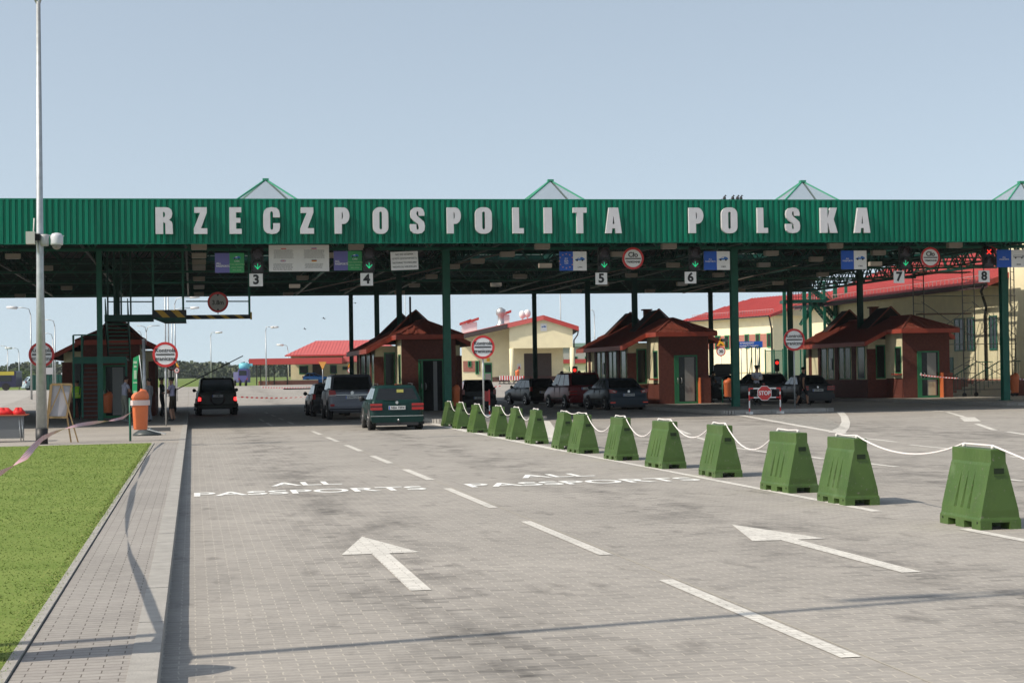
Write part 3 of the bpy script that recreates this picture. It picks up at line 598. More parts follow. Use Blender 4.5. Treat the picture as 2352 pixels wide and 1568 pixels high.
def lane_board(px0, px1, py0, py1, kind, label):
    a = PB(px0, py1, YS); b = PB(px1, py0, YS); x0, x1, z0, z1 = a[0], b[0], a[2], b[2]; xc = (x0+x1)/2; w = x1-x0
    t = thing('lane_board', label, 'road sign', (xc, YS, z0), world=True, group='lane boards under the canopy')
    B = MB(); left, right = (M_boardpurple, M_boardgreen) if kind == 'violet' else (M_blue, M_white)
    B.box(x0, xc, YS, YS+.03, z0, z1, left); B.box(xc, x1, YS, YS+.03, z0, z1, right); B.box(x0, x1, YS+.031, YS+.05, z0, z1, M_galv); B.build('panel', t)
    T = MB(); y = YS-.006; h = z1-z0
    if kind == 'violet':
        text(T, 'ALL', xc-w*.46, y, z0+.47*h, .11, M_white, bold=.002, align='LEFT'); text(T, 'PASSPORTS', xc-w*.46, y, z0+.33*h, .105, M_white, bold=.002, align='LEFT', sx=.92)
        car_glyph(T, xc+w*.25, YS-.008, z0+.76*h, .15, mat('glyph_blue', (.03, .16, .5), .5)); text(T, 'CARS', xc+w*.25, y, z0+.58*h, .08, M_white)
        ly = mat('sign_pale_green', (.35, .62, .35), .5)
        for q, s in ((.42, 'TYLKO OBYWATELE'), (.27, 'LOCAL TRAFFIC'), (.13, 'MRG ZONE')): text(T, s, xc+w*.25, y, z0+q*h, .062, ly)
    else:
        if kind == 'eu':
            st = mat('star_orange', (.75, .38, .12), .5)
            for k in range(12):
                an = 2*math.pi*k/12; cx, cz = xc-w*.25+.27*math.cos(an), z0+.5*h+.27*math.sin(an); T.prism([(cx+(.032 if j % 2 == 0 else .013)*math.sin(math.pi*j/5), cz+(.032 if j % 2 == 0 else .013)*math.cos(math.pi*j/5)) for j in range(10)], y, y+.005, st)
            for q, s in ((.62, 'EU'), (.50, 'EEA'), (.38, 'CH')): text(T, s, xc-w*.25, y, z0+q*h, .10, M_white)
        else:
            text(T, 'ALL', xc-w*.25, y, z0+.57*h, .085, M_white); text(T, 'PASSPORTS', xc-w*.25, y, z0+.45*h, .085, M_white, sx=.95)
        if kind == 'bus': bus_glyph(T, xc+w*.25, YS-.008, z0+.58*h, .22); text(T, 'BUSES', xc+w*.25, y, z0+.16*h, .07, M_black)
        else: car_glyph(T, xc+w*.25, YS-.008, z0+.60*h, .20, mat('glyph_blue', (.03, .16, .5), .5)); text(T, 'CARS', xc+w*.25, y, z0+.17*h, .075, M_black)
    T.build('lettering', t)
    H = MB(); hang(H, xc, YS+.08, z0+.1); H.build('hanger', t)
lane_board(494, 560.5, 581, 626.5, 'violet', 'violet and green ALL PASSPORTS lane board at the left of light 3')
lane_board(767, 831, 576.5, 621, 'violet', 'violet and green ALL PASSPORTS lane board between the four flag notice and light 4')
lane_board(1285.5, 1347, 577.5, 621.5, 'eu', 'blue and white lane board with a ring of stars at the left of light 5')
lane_board(1617, 1676, 577, 620, 'car', 'blue and white ALL PASSPORTS lane board next to light 6')
lane_board(1932.5, 1990, 575.5, 618.5, 'car', 'blue and white ALL PASSPORTS lane board at the left of light 7')
lane_board(2290, 2356, 573.5, 614, 'bus', 'blue and white ALL PASSPORTS lane board with a bus at the right of light 8')
# traffic lights and number plates
M_gon = mat('green_signal', (.02, .75, .32), .4, emit=.28); M_ron = mat('red_signal', (.95, .03, .02), .4, emit=1.0); M_lensoff = mat('dark_lens', (.03, .012, .012), .25)
def signal(px, py0, py1, on, num, label, arrow_up=False):
    a = PB(px, py1, YS); b = PB(px, py0, YS); x = a[0]; z0, z1 = a[2], b[2]; h = z1-z0; w = h*.46
    t = thing('traffic_light', label, 'traffic light', (x, YS, z0), world=True, group='lane lights under the canopy')
    B = MB(); B.prism(rr(x-w/2, x+w/2, z0, z1, .06), YS, YS+.20, M_black); B.build('housing', t)
    for k, zc in enumerate((z0+h*.74, z0+h*.27)):
        B = MB(); B.disc((x, YS-.012, zc), .17, .012, M_lensoff, 24); B.build('lens', t)
        V = MB(); vs = []; n = 14
        for i in range(n+1):
            an = R(-20+220*i/n); vs += [(x+.19*math.cos(an), YS-.01, zc+.19*math.sin(an)), (x+.19*math.cos(an), YS-.26, zc+.19*math.sin(an)+.02)]
        V.add(vs, [(2*i, 2*i+1, 2*i+3, 2*i+2) for i in range(n)], mat('visor_black', (.03, .03, .032), .45), True); V.build('visor', t)
    S = MB(); y = YS-.02
    if on == 'green':
        zc = z0+h*.27; S.bar((x, y, zc+.10), (x, y, zc-.07), .03, .01, M_gon, up=(0, 1, 0)); S.bar((x-.11, y, zc+.03), (x+.005, y, zc-.10), .035, .01, M_gon, up=(0, 1, 0)); S.bar((x+.11, y, zc+.03), (x-.005, y, zc-.10), .035, .01, M_gon, up=(0, 1, 0))
    else:
        zc = z0+h*.74; S.bar((x-.09, y, zc+.09), (x+.09, y, zc-.09), .035, .01, M_ron, up=(0, 1, 0)); S.bar((x+.09, y, zc+.09), (x-.09, y, zc-.09), .035, .01, M_ron, up=(0, 1, 0))
    S.build('arrow' if on == 'green' else 'cross', t)
    H = MB(); hang(H, x, YS+.1, z1); H.build('hanger', t)
def plate(px0, px1, py0, py1, num, sx=1.0):
    y = YS+.02; a = PB(px0, py1, y); b = PB(px1, py0, y); xc = (a[0]+b[0])/2; zc = (a[2]+b[2])/2; h = b[2]-a[2]
    t = thing('number_plate', 'white square plate with a black %s' % num, 'number sign', (xc, y, a[2]), world=True, group='lane numbers')
    B = MB(); B.box(a[0], b[0], y, y+.02, a[2], b[2], M_white); B.build('panel', t)
    T = MB(); text(T, num, xc, y-.006, zc, h*1.02, M_black, bold=.018, sx=1.02); T.build('digit', t)
    H = MB(); H.bar((xc, y+.03, b[2]-.1), (xc, y+.03, b[2]+.25), .03, .03, MH); H.build('hanger', t)
signal(592, 568, 628, 'green', '3', 'two lamp lane light over plate 3 with its green arrow on')
plate(573, 603.5, 628.5, 657.5, '3')
signal(848, 568, 625, 'green', '4', 'two lamp lane light over plate 4 with its green arrow on')
plate(828, 856.5, 627, 656, '4')
signal(1388, 567, 623, 'green', '5', 'two lamp lane light over plate 5 with its green arrow on')
plate(1368, 1394.5, 626, 653.5, '5')
signal(1597, 567, 621, 'green', '6', 'two lamp lane light over plate 6 with its green arrow on')
plate(1573, 1599, 624, 651, '6')
signal(2080, 565, 618, 'green', '7', 'two lamp lane light over plate 7 with its green arrow on')
plate(2053, 2077, 622, 650, '7')
signal(2272, 565, 616, 'red', '8', 'two lamp lane light over plate 8 with its red cross on')
plate(2248, 2273, 621, 648, '8')
# round customs signs
def round_sign_parts(t, x, y, z, r, lines, dark=False):
    face = M_white if not dark else mat('sign_face_grey', (.38, .36, .34), .6)
    B = MB(); B.disc((x, y, z), r, .02, face, 40); B.disc((x, y+.021, z), r, .015, M_galv, 40); B.build('panel', t)
    B = MB(); B.disc((x, y-.006, z), r, .005, M_red, 40, r0=r*.80); B.build('rim', t)
    T = MB(); lines(T); T.build('lettering', t)
def customs(px, py, r_px, label):
    p = PB(px, py, YS-.1); r = r_px/F*p[1]*1.01; x, y, z = p
    t = thing('customs_sign', label, 'road sign', (x, y, z-r), world=True, group='round customs signs')
    def ln(T):
        text(T, 'Cło', x, y-.008, z+.32*r, .62*r, M_black, bold=.006); T.box(x-.72*r, x+.72*r, y-.012, y-.006, z-.07*r, z+.03*r, M_black); text(T, 'ТАМОЖНЯ', x, y-.008, z-.33*r, .24*r, M_black, bold=.003)
    round_sign_parts(t, x, y, z, r, ln)
    H = MB(); hang(H, x, y+.08, z+.6*r); H.build('hanger', t)
customs(1454, 593.5, 25.8, 'round red rimmed customs sign between lights 5 and 6'); customs(2137, 591, 24.5, 'round red rimmed customs sign between lights 7 and 8')
# four flag notice
a = PB(618, 623.5, YS); b = PB(755.5, 562.5, YS); x0, z0, x1, z1 = a[0], a[2], b[0], b[2]; w, h = x1-x0, z1-z0
t = thing('notice_board', 'wide white notice with four small flags and four blocks of fine print', 'notice', (x0, YS, z0), world=True)
B = MB(); B.box(x0, x1, YS, YS+.04, z0, z1, M_white); B.build('panel', t)
M_txt = mat('print_grey', (.20, .20, .21), .6); T = MB(); y = YS-.005
for bx, bz, n, tw in ((.245, .80, 9, .17), (.75, .80, 9, .18), (.235, .28, 7, .17), (.75, .28, 5, .16)):
    for i in range(n):
        zz = z0+(bz-.038*i)*h; xx = x0+(bx-tw)*w+rnd.uniform(0, .02)*w; end = x0+(bx+tw)*w-rnd.uniform(0, .03)*w
        while xx < end: q = rnd.uniform(.03, .10); T.box(xx, min(xx+q, end), y, y+.004, zz, zz+.014*h, M_txt); xx += q+.016
T.build('fine_print', t); fl = MB()
fw, fh = .085*w, .07*h
def flag(cx, cz, stripes):
    X = x0+cx*w; Z = z0+cz*h; k = len(stripes)
    for i, m in enumerate(stripes): fl.box(X-fw/2, X+fw/2, y-.002, y+.004, Z-fh/2+fh*i/k, Z-fh/2+fh*(i+1)/k, m)
M_gold = mat('flag_gold', (.75, .50, .02), .5); M_fred = mat('flag_red', (.6, .03, .03), .5); M_fblue = mat('flag_blue', (.03, .06, .4), .5); M_flw = mat('flag_white', (.8, .8, .8), .5)
flag(.245, .88, [M_fred, M_flw]); flag(.75, .88, [M_fred, M_fblue, M_flw]); flag(.75, .40, [M_gold, M_fred, M_black]); flag(.235, .40, [M_fblue])
X, Z = x0+.235*w, z0+.40*h; fl.box(X-fw/2, X+fw/2, y-.004, y-.002, Z-fh*.16, Z+fh*.16, M_flw); fl.box(X-fw*.1, X+fw*.1, y-.004, y-.002, Z-fh/2, Z+fh/2, M_flw)
fl.box(X-fw/2, X+fw/2, y-.006, y-.004, Z-fh*.08, Z+fh*.08, M_fred); fl.box(X-fw*.05, X+fw*.05, y-.006, y-.004, Z-fh/2, Z+fh/2, M_fred)
for s in (1, -1): fl.bar((X-fw/2, y-.003, Z-s*fh/2), (X+fw/2, y-.003, Z+s*fh/2), fh*.14, .001, M_flw, up=(0, 1, 0))
fl.build('flags', t); H = MB(); hang(H, x0+.2*w, YS+.09, z1-.1); H.build('hanger', t); H = MB(); hang(H, x1-.2*w, YS+.09, z1-.1); H.build('hanger', t)
# nothing to declare notice, slightly tilted
a = PB(898, 620, YS); b = PB(960, 577.5, YS); xc, zc, w, h = (a[0]+b[0])/2, (a[2]+b[2])/2, b[0]-a[0], b[2]-a[2]
t = thing('notice_board', 'small tilted white NOTHING TO DECLARE notice hung left of the middle column', 'notice', (xc, YS, zc-h/2), world=True)
B = MB(); ca, sa = math.cos(.035), math.sin(.035); B.prism([(xc+u*ca-v*sa, zc+u*sa+v*ca) for u, v in ((-w/2, -h/2), (w/2, -h/2), (w/2, h/2), (-w/2, h/2))], YS, YS+.02, M_white); B.build('panel', t)
T = MB()
for i, (s, m) in enumerate((('NIC DO OCLENIA', M_black), ('НЕЧЕГО ДЕКЛАРИРОВАТЬ', M_txt), ('NOTHING TO DECLARE', M_black), ('NICHTS ZU VERZOLLEN', M_black))):
    v = h*(.34-.225*i); text(T, s, xc-v*sa, YS-.006, zc+v*ca, .088, m, rot=.035, sx=.82 if i == 1 else .95)
T.build('lettering', t); H = MB(); hang(H, xc, YS+.06, zc); H.build('hanger', t)
# loose conduit lines under the roof
for i, (p, q) in enumerate((((662, 676), (830, 640)), ((782, 667), (1200, 572)), ((1190, 672), (1480, 608)), ((1570, 673), (1830, 610)))):
    a = PZ(*p, 6.98); b = PZ(*q, 6.98)
    if b[1] < 68: b = (b[0], 68, 6.98)
    c = MB(); M_c = mat('cable_tray', (.17, .14, .115), .7)
    c.box(-.07, .07, 0, math.hypot(b[0]-a[0], b[1]-a[1]), -.02, .02, M_c)
    for kk in range(8): yy = math.hypot(b[0]-a[0], b[1]-a[1])*kk/7.2; c.box(-.008, .008, yy, yy+.02, .02, .2, M_dsteel)
    o = c.build('cable_tray'); o.location = a; o.rotation_euler = (0, 0, math.atan2(-(b[0]-a[0]), b[1]-a[1])); tag(o, '%s long pale cable tray from the left, running under the canopy roof' % ORD[i], 'cable tray', 'cable trays under the roof')
# =====================================================================
# CONTROL BOOTHS
# =====================================================================
M_tile = mat('booth_roof_tile', (.185, .038, .022), .7, var=.15, vscale=10, bump=.5, bscale=14, stretch=(6, 1, 1))
M_fascia = mat('booth_red_fascia', (.40, .060, .030), .55, var=.06, vscale=4)
M_wframe = mat('green_window_frame', (.020, .19, .075), .45)
M_curtain = mat('pale_curtain', (.30, .30, .29), .9, var=.1, vscale=8, stretch=(8, 8, .5))
def booth(x, y, label, idx):
    zb = gz(x, y)+.15; t = thing('control_booth', label, 'booth', (x, y, zb), group='control booths on the traffic islands')
    w = MB()
    def wall(x0, x1, y0, y1, z1, z0=0): w.box(x0, x1, y0, y1, z0, z1, M_brick)
    wall(-1.27, 1.28, 0, 2.3, 1.0); wall(-2.30, 1.85, 2.2, 12.0, .95)
    w.box(-1.26, 1.27, .01, 2.3, 1.0, 3.42, M_brick); w.box(-2.25, 1.80, 2.25, 11.95, .95, 3.05, M_cream)
    # cream skin of the front block sides, brick piers
    w.box(-1.285, -1.25, .02, 2.25, 1.0, 3.35, M_cream); w.box(1.26, 1.285, .30, 2.25, 1.0, 3.35, M_cream)
    w.box(-2.32, -1.87, 2.17, 2.26, .0, 2.55, M_brick); w.box(1.60, 1.87, 2.17, 2.26, .0, 2.55, M_brick)
    for q in (-2.25, 1.80):
        for ya, yb in ((4.0, 4.5), (6.6, 7.1), (9.4, 9.8), (11.0, 11.36)): w.box(q-.06, q+.06, ya, yb, .95, 2.75, M_brick)
    w.build('wall', t)
    def win(x0, x1, y0, y1, z0, z1, face, sill=True):
        f = MB(); g_ = MB(); e = .03; b = .06
        if face == 'x-': 
            f.box(x0-e, x0+.02, y0, y0+b, z0, z1, M_wframe); f.box(x0-e, x0+.02, y1-b, y1, z0, z1, M_wframe); f.box(x0-e, x0+.02, y0+b, y1-b, z1-b, z1, M_wframe); f.box(x0-e, x0+.02, y0+b, y1-b, z0, z0+b, M_wframe); g_.box(x0-.018, x0+.005, y0+b, y1-b, z0+b, z1-b, M_glass)
        elif face == 'x+':
            f.box(x0-.02, x0+e, y0, y0+b, z0, z1, M_wframe); f.box(x0-.02, x0+e, y1-b, y1, z0, z1, M_wframe); f.box(x0-.02, x0+e, y0+b, y1-b, z1-b, z1, M_wframe); f.box(x0-.02, x0+e, y0+b, y1-b, z0, z0+b, M_wframe); g_.box(x0-.005, x0+.018, y0+b, y1-b, z0+b, z1-b, M_glass)
        else:
            f.box(x0, x0+b, y0-e, y0+.02, z0, z1, M_wframe); f.box(x1-b, x1, y0-e, y0+.02, z0, z1, M_wframe); f.box(x0+b, x1-b, y0-e, y0+.02, z1-b, z1, M_wframe); f.box(x0+b, x1-b, y0-e, y0+.02, z0, z0+b, M_wframe); g_.box(x0+b, x1-b, y0-.018, y0+.005, z0+b, z1-b, M_glass)
        o = f.build('window', t); g_.build('pane', o)
        if sill and face == 'x-': s = MB(); s.box(x0-.22, x0, y0-.05, y1+.05, z0-.07, z0, M_fascia); s.build('sill', o)
    win(-1.285, 0, .12, .92, 1.25, 2.62, 'x-'); win(1.285, 0, .45, 1.45, 1.25, 2.62, 'x+', False)
    win(-1.84, -1.32, 2.24, 0, 1.0, 2.75, 'y', False)
    for y0, y1, z0 in ((2.7, 3.7, .98), (4.8, 5.6, .98), (5.75, 6.5, .98), (7.4, 8.2, .98), (8.5, 9.3, .98)):
        win(-2.25, 0, y0, y1, z0, 2.7, 'x-', False); win(1.80, 0, y0, y1, z0, 2.7, 'x+', False)
    if idx >= 2:
        p = MB(); p.box(-2.31, -2.285, 7.6, 7.9, 1.5, 2.1, M_white); p.build('paper_notice', t)
    # door
    d = MB(); x0, x1 = -.42, .62; zt = 2.38
    d.box(x0-.07, x0, -.03, .03, 0, zt, M_wframe); d.box(x1, x1+.07, -.03, .03, 0, zt, M_wframe); d.box(x0, x1, -.03, .03, zt-.07, zt, M_wframe)
    if idx == 1:
        d.box(x0, x1, -.02, .0, 0, zt-.07, M_dark); d.box(x0+.62, x0+.80, -.03, -.02, 0, zt-.1, M_curtain); d.box(x0-.02, x0+.05, -.75, -.03, .0, .1, M_wframe); d.box(x0-.02, x0+.05, -.75, -.03, zt-.17, zt-.07, M_wframe); d.box(x0-.02, x0+.05, -.78, -.70, 0, zt-.07, M_wframe); d.box(x0-.02, x0+.05, -.10, -.03, .1, zt-.17, M_wframe); d.box(x0-.02, x0+.05, -.70, -.1, .95, 1.05, M_wframe)  # flat dark panel stands for the unlit room behind the open door
        o = d.build('door', t); g_ = MB(); g_.box(x0+.01, x0+.02, -.7, -.1, .1, zt-.17, M_glass); g_.build('pane', o); hx, hy = x0, -.72
    else:
        d.box(x0, x0+.16, -.025, .02, 0, zt-.07, M_wframe); d.box(x0+.16, x1, -.02, .02, 0, .10, M_wframe); d.box(x0+.16, x1, -.022, .02, .92, 1.0, M_wframe) if idx == 3 else None
        o = d.build('door', t); g_ = MB(); g_.box(x0+.16, x1, -.012, .012, .10, zt-.07, M_glass); g_.build('pane', o)
        c = MB(); c.box(x0+.46, x1-.1, -.016, -.012, .12, zt-.1, M_curtain); c.build('curtain', o); hx, hy = x0+.1, -.05
        if idx == 3:
            c = MB(); c.box(x0+.50, x1-.15, -.018, -.016, .12, .8, mat('paper_cream', (.62, .55, .38), .9)); c.build('notice', o)
    h = MB(); h.tube([(hx, hy, 1.28), (hx-.02, hy-.07, 1.24), (hx-.02, hy-.07, 1.02), (hx, hy, .98)], .018, M_rim, 6); h.tube([(hx+.16, hy, 1.28), (hx+.18, hy-.07, 1.24), (hx+.18, hy-.07, 1.02), (hx+.16, hy, .98)], .018, M_rim, 6); h.build('handle', o)
    if idx >= 2:
        p = MB(); p.box(.72, 1.25, -.40, -.36, 0, 1.25, M_brick); p.box(.70, .74, -.43, -.02, 0, 1.27, M_orange); p.build('side_screen', t)
    # roof: a wide gabled part with a narrower hipped nose in front
    r = MB(); ZR, SL = 4.25, .50; HL, HR_, HN = 2.72, 2.15, 1.52; y0, ym, y1 = -.6, 1.4, 12.4; yr0, yr1 = 1.9, 11.2
    ZN = ZR-SL*HN; A = (0, yr0, ZR); B = (0, yr1, ZR)
    def zat(x): return ZR-SL*abs(x)
    for s, HW in ((-1, HL), (1, HR_)):
        P = [(s*HW, ym, zat(HW)), (s*HN, ym, ZN), (s*HN, y0, ZN), A, B, (s*HN, y1, ZN), (s*HW, y1, zat(HW))]
        r.face([(s*HN, y0, ZN), A, B, (s*HN, y1, ZN)], M_tile); r.face([(s*HW, ym, zat(HW)), (s*HN, ym, ZN), (s*HN, y1, ZN), (s*HW, y1, zat(HW))], M_tile)
        nrib = 34
        for i in range(nrib):
            yy = y0+(y1-y0)*(i+.5)/nrib; xo = HN if yy < ym else HW; xi = .04 if yr0 < yy < yr1 else (HN*(yr0-yy)/(yr0-y0) if yy <= yr0 else HN*(yy-yr1)/(y1-yr1))
            r.bar((s*xo, yy, zat(xo)+.01), (s*xi, yy, zat(xi)+.01), .09, .05, M_tile)
    for yy, q in ((y0, yr0), (y1, yr1)):
        r.face([(-HN, yy, ZN), (HN, yy, ZN), (0, q, ZR)], M_tile)
        for i in range(8):
            xx = -HN+2*HN*(i+.5)/8; k_ = 1-abs(xx)/HN; r.bar((xx, yy, ZN+.01), (xx, yy+(q-yy)*k_, ZN+(ZR-ZN)*k_+.01), .09, .05, M_tile)
    for p, q in ((A, (HN, y0, ZN)), (A, (-HN, y0, ZN)), (B, (HN, y1, ZN)), (B, (-HN, y1, ZN)), (A, B)): r.tube([p, q], .07, M_tile, 6)
    ro = r.build('roof', t)
    e = MB()
    e.box(-HN, HN, y0-.04, y0, ZN-.20, ZN+.02, M_fascia); e.box(-HN, HN, y1, y1+.04, ZN-.20, ZN+.02, M_fascia)
    for s, HW in ((-1, HL), (1, HR_)):
        e.box(s*HN, s*(HN+.04), y0-.04, ym-.03, ZN-.20, ZN+.02, M_fascia); e.box(s*HW, s*(HW+.04), ym-.03, y1+.03, zat(HW)-.20, zat(HW)+.02, M_fascia)
        for yy in (ym-.035, y1): e.prism([(s*HW, zat(HW)-.20), (s*HW, zat(HW)+.02), (s*HN, ZN+.02), (s*HN, ZN-.20)], yy, yy+.035, M_fascia)
    e.build('eaves_board', ro)
    sf = MB(); sm_ = mat('soffit_brown', (.12, .05, .03), .8); sf.box(-HN+.02, HN-.02, y0, 2.2, ZN-.13, ZN-.11, sm_)
    for s, HW in ((-1, HL), (1, HR_)): sf.add([(s*(HW-.02), ym, zat(HW)-.12), (s*HN, ym, ZN-.12), (s*HN, y1, ZN-.12), (s*(HW-.02), y1, zat(HW)-.12)], [(0, 1, 2, 3)], sm_)
    sf.box(-HN, HN, 2.2, y1-.02, ZN-.13, ZN-.11, sm_); sf.build('soffit', ro)
    for k_, yy in ((0, 4.7), (1, 10.9)):
        d2 = MB(); za = 4.80+(0 if k_ == 0 else .06); hw = 1.25; zd = za-hw*.95
        d2.prism([(-hw, zd), (0, za), (hw, zd)], yy, yy+(2.0 if k_ == 0 else 1.2), mat('dormer_unlit_brown', (.022, .012, .010), .9));  # near black colour stands for the unlit dormer faces
        for s in (-1, 1): d2.bar((s*(hw+.05), yy-.05, zd), (0, yy-.05, za+.04), .08, .06, M_tile)
        d2.build('dormer', ro)
    c = MB()
    if idx == 1: c.tube([(-.35, 4.0, 4.2), (-.35, 4.0, 5.45)], .05, M_black, 8)
    elif idx >= 2: c.box(-.15, .2, 7.0, 7.4, 3.9, 4.85, M_brick); c.box(-.24, .24, 6.92, 7.48, 4.85, 4.92, M_brick)
    if c.v: c.build('chimney', ro)
    return t
booth(-3.6, 84.0, 'brown roofed control booth behind the green stair at the left', 0)
booth(10.78, 83.4, 'red brown roofed control booth with its green glass door standing open', 1)
booth(23.84, 86.6, 'red brown roofed control booth between the dark saloon and the STOP barrier', 2)
booth(36.92, 87.65, 'red brown roofed control booth nearest the scaffolding at the right', 3)

# =====================================================================
# GREEN GANTRY AND STAIR (left)
# =====================================================================
YG = 77.5
t = thing('height_gantry', 'dark green steel gantry with striped beam and a stair beside the left booth', 'gantry', (-2, YG, .2), world=True)
def PG(px, py, y=YG): p = PB(px, py, y); return p
h = MB()
for px in (352, 421, 573):
    a = PG(px, 722); h.bar((a[0], YG, a[2]), (a[0], YG, 7.2), .09, .09, M_gsteel)
a, b = PG(427, 692), PG(573, 692); h.bar((a[0], YG, a[2]), (b[0], YG, b[2]), .05, .05, M_dsteel); a, b = PG(352, 650), PG(421, 650); h.bar((a[0], YG, a[2]), (b[0], YG, b[2]), .05, .05, M_gsteel)
a, b = PG(245, 692), PG(352, 692); h.bar((a[0], YG+.4, a[2]), (b[0], YG+.4, b[2]), .05, .05, M_dsteel)
for px in (247, 262, 278, 300): a = PG(px, 735); h.bar((a[0], YG+.4, a[2]), (a[0], YG+.4, 7.2), .07, .07, M_dsteel)
h.build('hanger', t)
bm_ = MB(); a, b = PG(427, 733), PG(576, 722); x0, x1, z0, z1 = a[0], b[0], a[2], b[2]
bm_.box(x0, x1, YG, YG+.25, z0, z1, M_black)
n = 4
for i in range(n): xs_ = x0+.45+(x1-x0-.3)*i/n; bm_.prism([(xs_, z0), (xs_+.22, z0), (xs_-.05, z1), (xs_-.27, z1)], YG-.004, YG, M_hz)
bm_.box(x1-.02, x1+.05, YG-.02, YG+.27, z0-.03, z1+.1, M_hz); bm_.build('beam', t)
bm_ = MB(); a, b = PG(350, 740, 76.2), PG(428, 711, 76.2); x0, x1, z0, z1 = a[0], b[0], a[2], b[2]; zm = z0+(z1-z0)*.38
bm_.box(x0, x1, 76.2, 78.4, zm, z1, M_black); bm_.prism([(x0+.02, zm), (x0+.5, z0), (x1, z0), (x1-.02, zm)], 76.3, 78.3, M_dsteel)
for i in range(2): xs_ = x0+.42+.62*i; bm_.prism([(xs_, zm), (xs_+.30, zm), (xs_-.02, z1), (xs_-.32, z1)], 76.196, 76.2, M_hz)
bm_.build('beam', t)
pf = MB(); a, b = PG(240, 738), PG(352, 722); pf.box(a[0], b[0], YG, YG+1.2, a[2], b[2], M_dsteel); pf.build('platform', t)
st = MB(); zl = PG(230, 826, 78.5)[2]; zt = a[2]; xl0, xl1 = PG(245, 780, 79)[0], PG(292, 780, 79)[0]
for i in range(10): z = zl+(zt-zl)*(i+.5)/10; yy = 81.5-2.6*(i+.5)/10; st.box(xl0, xl1, yy-.13, yy+.13, z-.02, z+.02, M_gsteel)
for xx in (xl0-.04, xl1+.04): st.bar((xx, 81.5, zl), (xx, 78.9, zt), .05, .22, M_dsteel); st.bar((xx, 81.5, zl+1), (xx, 78.9, zt+1), .04, .04, M_gsteel); [st.bar((xx, 81.5-2.6*q, zl+(zt-zl)*q), (xx, 81.5-2.6*q, zl+(zt-zl)*q+1), .04, .04, M_gsteel) for q in (0, .33, .66, 1)]
st.build('stair_flight', t)
ld = MB(); lx0, lx1 = PG(169, 826, 78.5)[0], PG(290, 826, 78.5)[0]; ld.box(lx0, lx1, 78.4, 78.5, zl-.15, zl+.13, M_gsteel); ld.box(lx0, lx1, 78.5, 82.6, zl-.02, zl+.04, M_dsteel)
for xx in (lx0, lx0+.35, lx1): ld.bar((xx, 78.45, .2), (xx, 78.45, zl+1.05 if xx < lx1 else zl), .08, .08, M_gsteel)
ld.bar((lx0, 78.45, zl+1.05), (PG(226, 760, 78.45)[0], 78.45, zl+1.05), .05, .05, M_gsteel); ld.build('landing', t)
st = MB(); sx0, sx1 = PG(186, 900, 79)[0], PG(224, 900, 79)[0]
for i in range(13): z = .2+(zl-.25)*(i+.5)/13; yy = 78.7+3.3*(i+.5)/13; st.box(sx0, sx1, yy-.13, yy+.13, z-.02, z+.02, mat('stair_tread', (.10, .12, .12), .6))
for xx in (sx0-.04, sx1+.04): st.bar((xx, 78.7, .2), (xx, 82.0, zl), .05, .20, M_dsteel); st.bar((xx, 78.7, 1.2), (xx, 82.0, zl+1), .04, .04, M_gsteel)
st.build('stair_flight', t)
# height sign
p = PB(500.5, 694, YG-.15); x, y, z = p; r = 23.5/F*77
t = thing('height_sign', 'round 3.8 m height limit sign hanging over the striped beam', 'road sign', (x, y, z-r), world=True)
def ln(T):
    text(T, '3.8m', x, y-.008, z-.02, .62*r, M_black, bold=.004, sx=.92); T.prism([(x-.14*r, z+.78*r), (x+.14*r, z+.78*r), (x, z+.58*r)], y-.012, y-.006, M_black); T.prism([(x-.14*r, z-.78*r), (x+.14*r, z-.78*r), (x, z-.58*r)], y-.012, y-.006, M_black)
round_sign_parts(t, x, y, z, r, ln, True); H = MB(); H.bar((x, y+.08, z-r*1.15), (x, y+.08, z+r), .04, .04, M_dsteel); H.build('hanger', t)

# =====================================================================
# BACKGROUND BUILDINGS (standing square to the view)
# =====================================================================
def at(px, Y): X = (px-CX)/F*Y; return (X*math.cos(TH)+Y*math.sin(TH), -X*math.sin(TH)+Y*math.cos(TH))
def hor(px): return 862-ROLL*(px-CX)
M_rroof = mat('red_sheet_roof', (.56, .115, .105), .5, var=.05, vscale=1)
M_redtrim = mat('red_trim', (.42, .05, .045), .5)
M_doorbr = mat('dark_brown_gate', (.055, .04, .038), .7, var=.1, vscale=4)
def win_at(t, x0, x1, z0, z1, y=0.0, frame=M_wframe, pane=M_glass, mull=0):
    f = MB(); b = .09; e = .04
    f.box(x0, x0+b, y-e, y+.03, z0, z1, frame); f.box(x1-b, x1, y-e, y+.03, z0, z1, frame); f.box(x0+b, x1-b, y-e, y+.03, z1-b, z1, frame); f.box(x0+b, x1-b, y-e, y+.03, z0, z0+b, frame)
    for i in range(mull): xm = x0+(x1-x0)*(i+1)/(mull+1); f.box(xm-.04, xm+.04, y-e+.005, y+.03, z0+b, z1-b, frame)
    o = f.build('window', t); g_ = MB(); g_.box(x0+b, x1-b, y-.02, y+.01, z0+b, z1-b, pane); g_.build('pane', o)
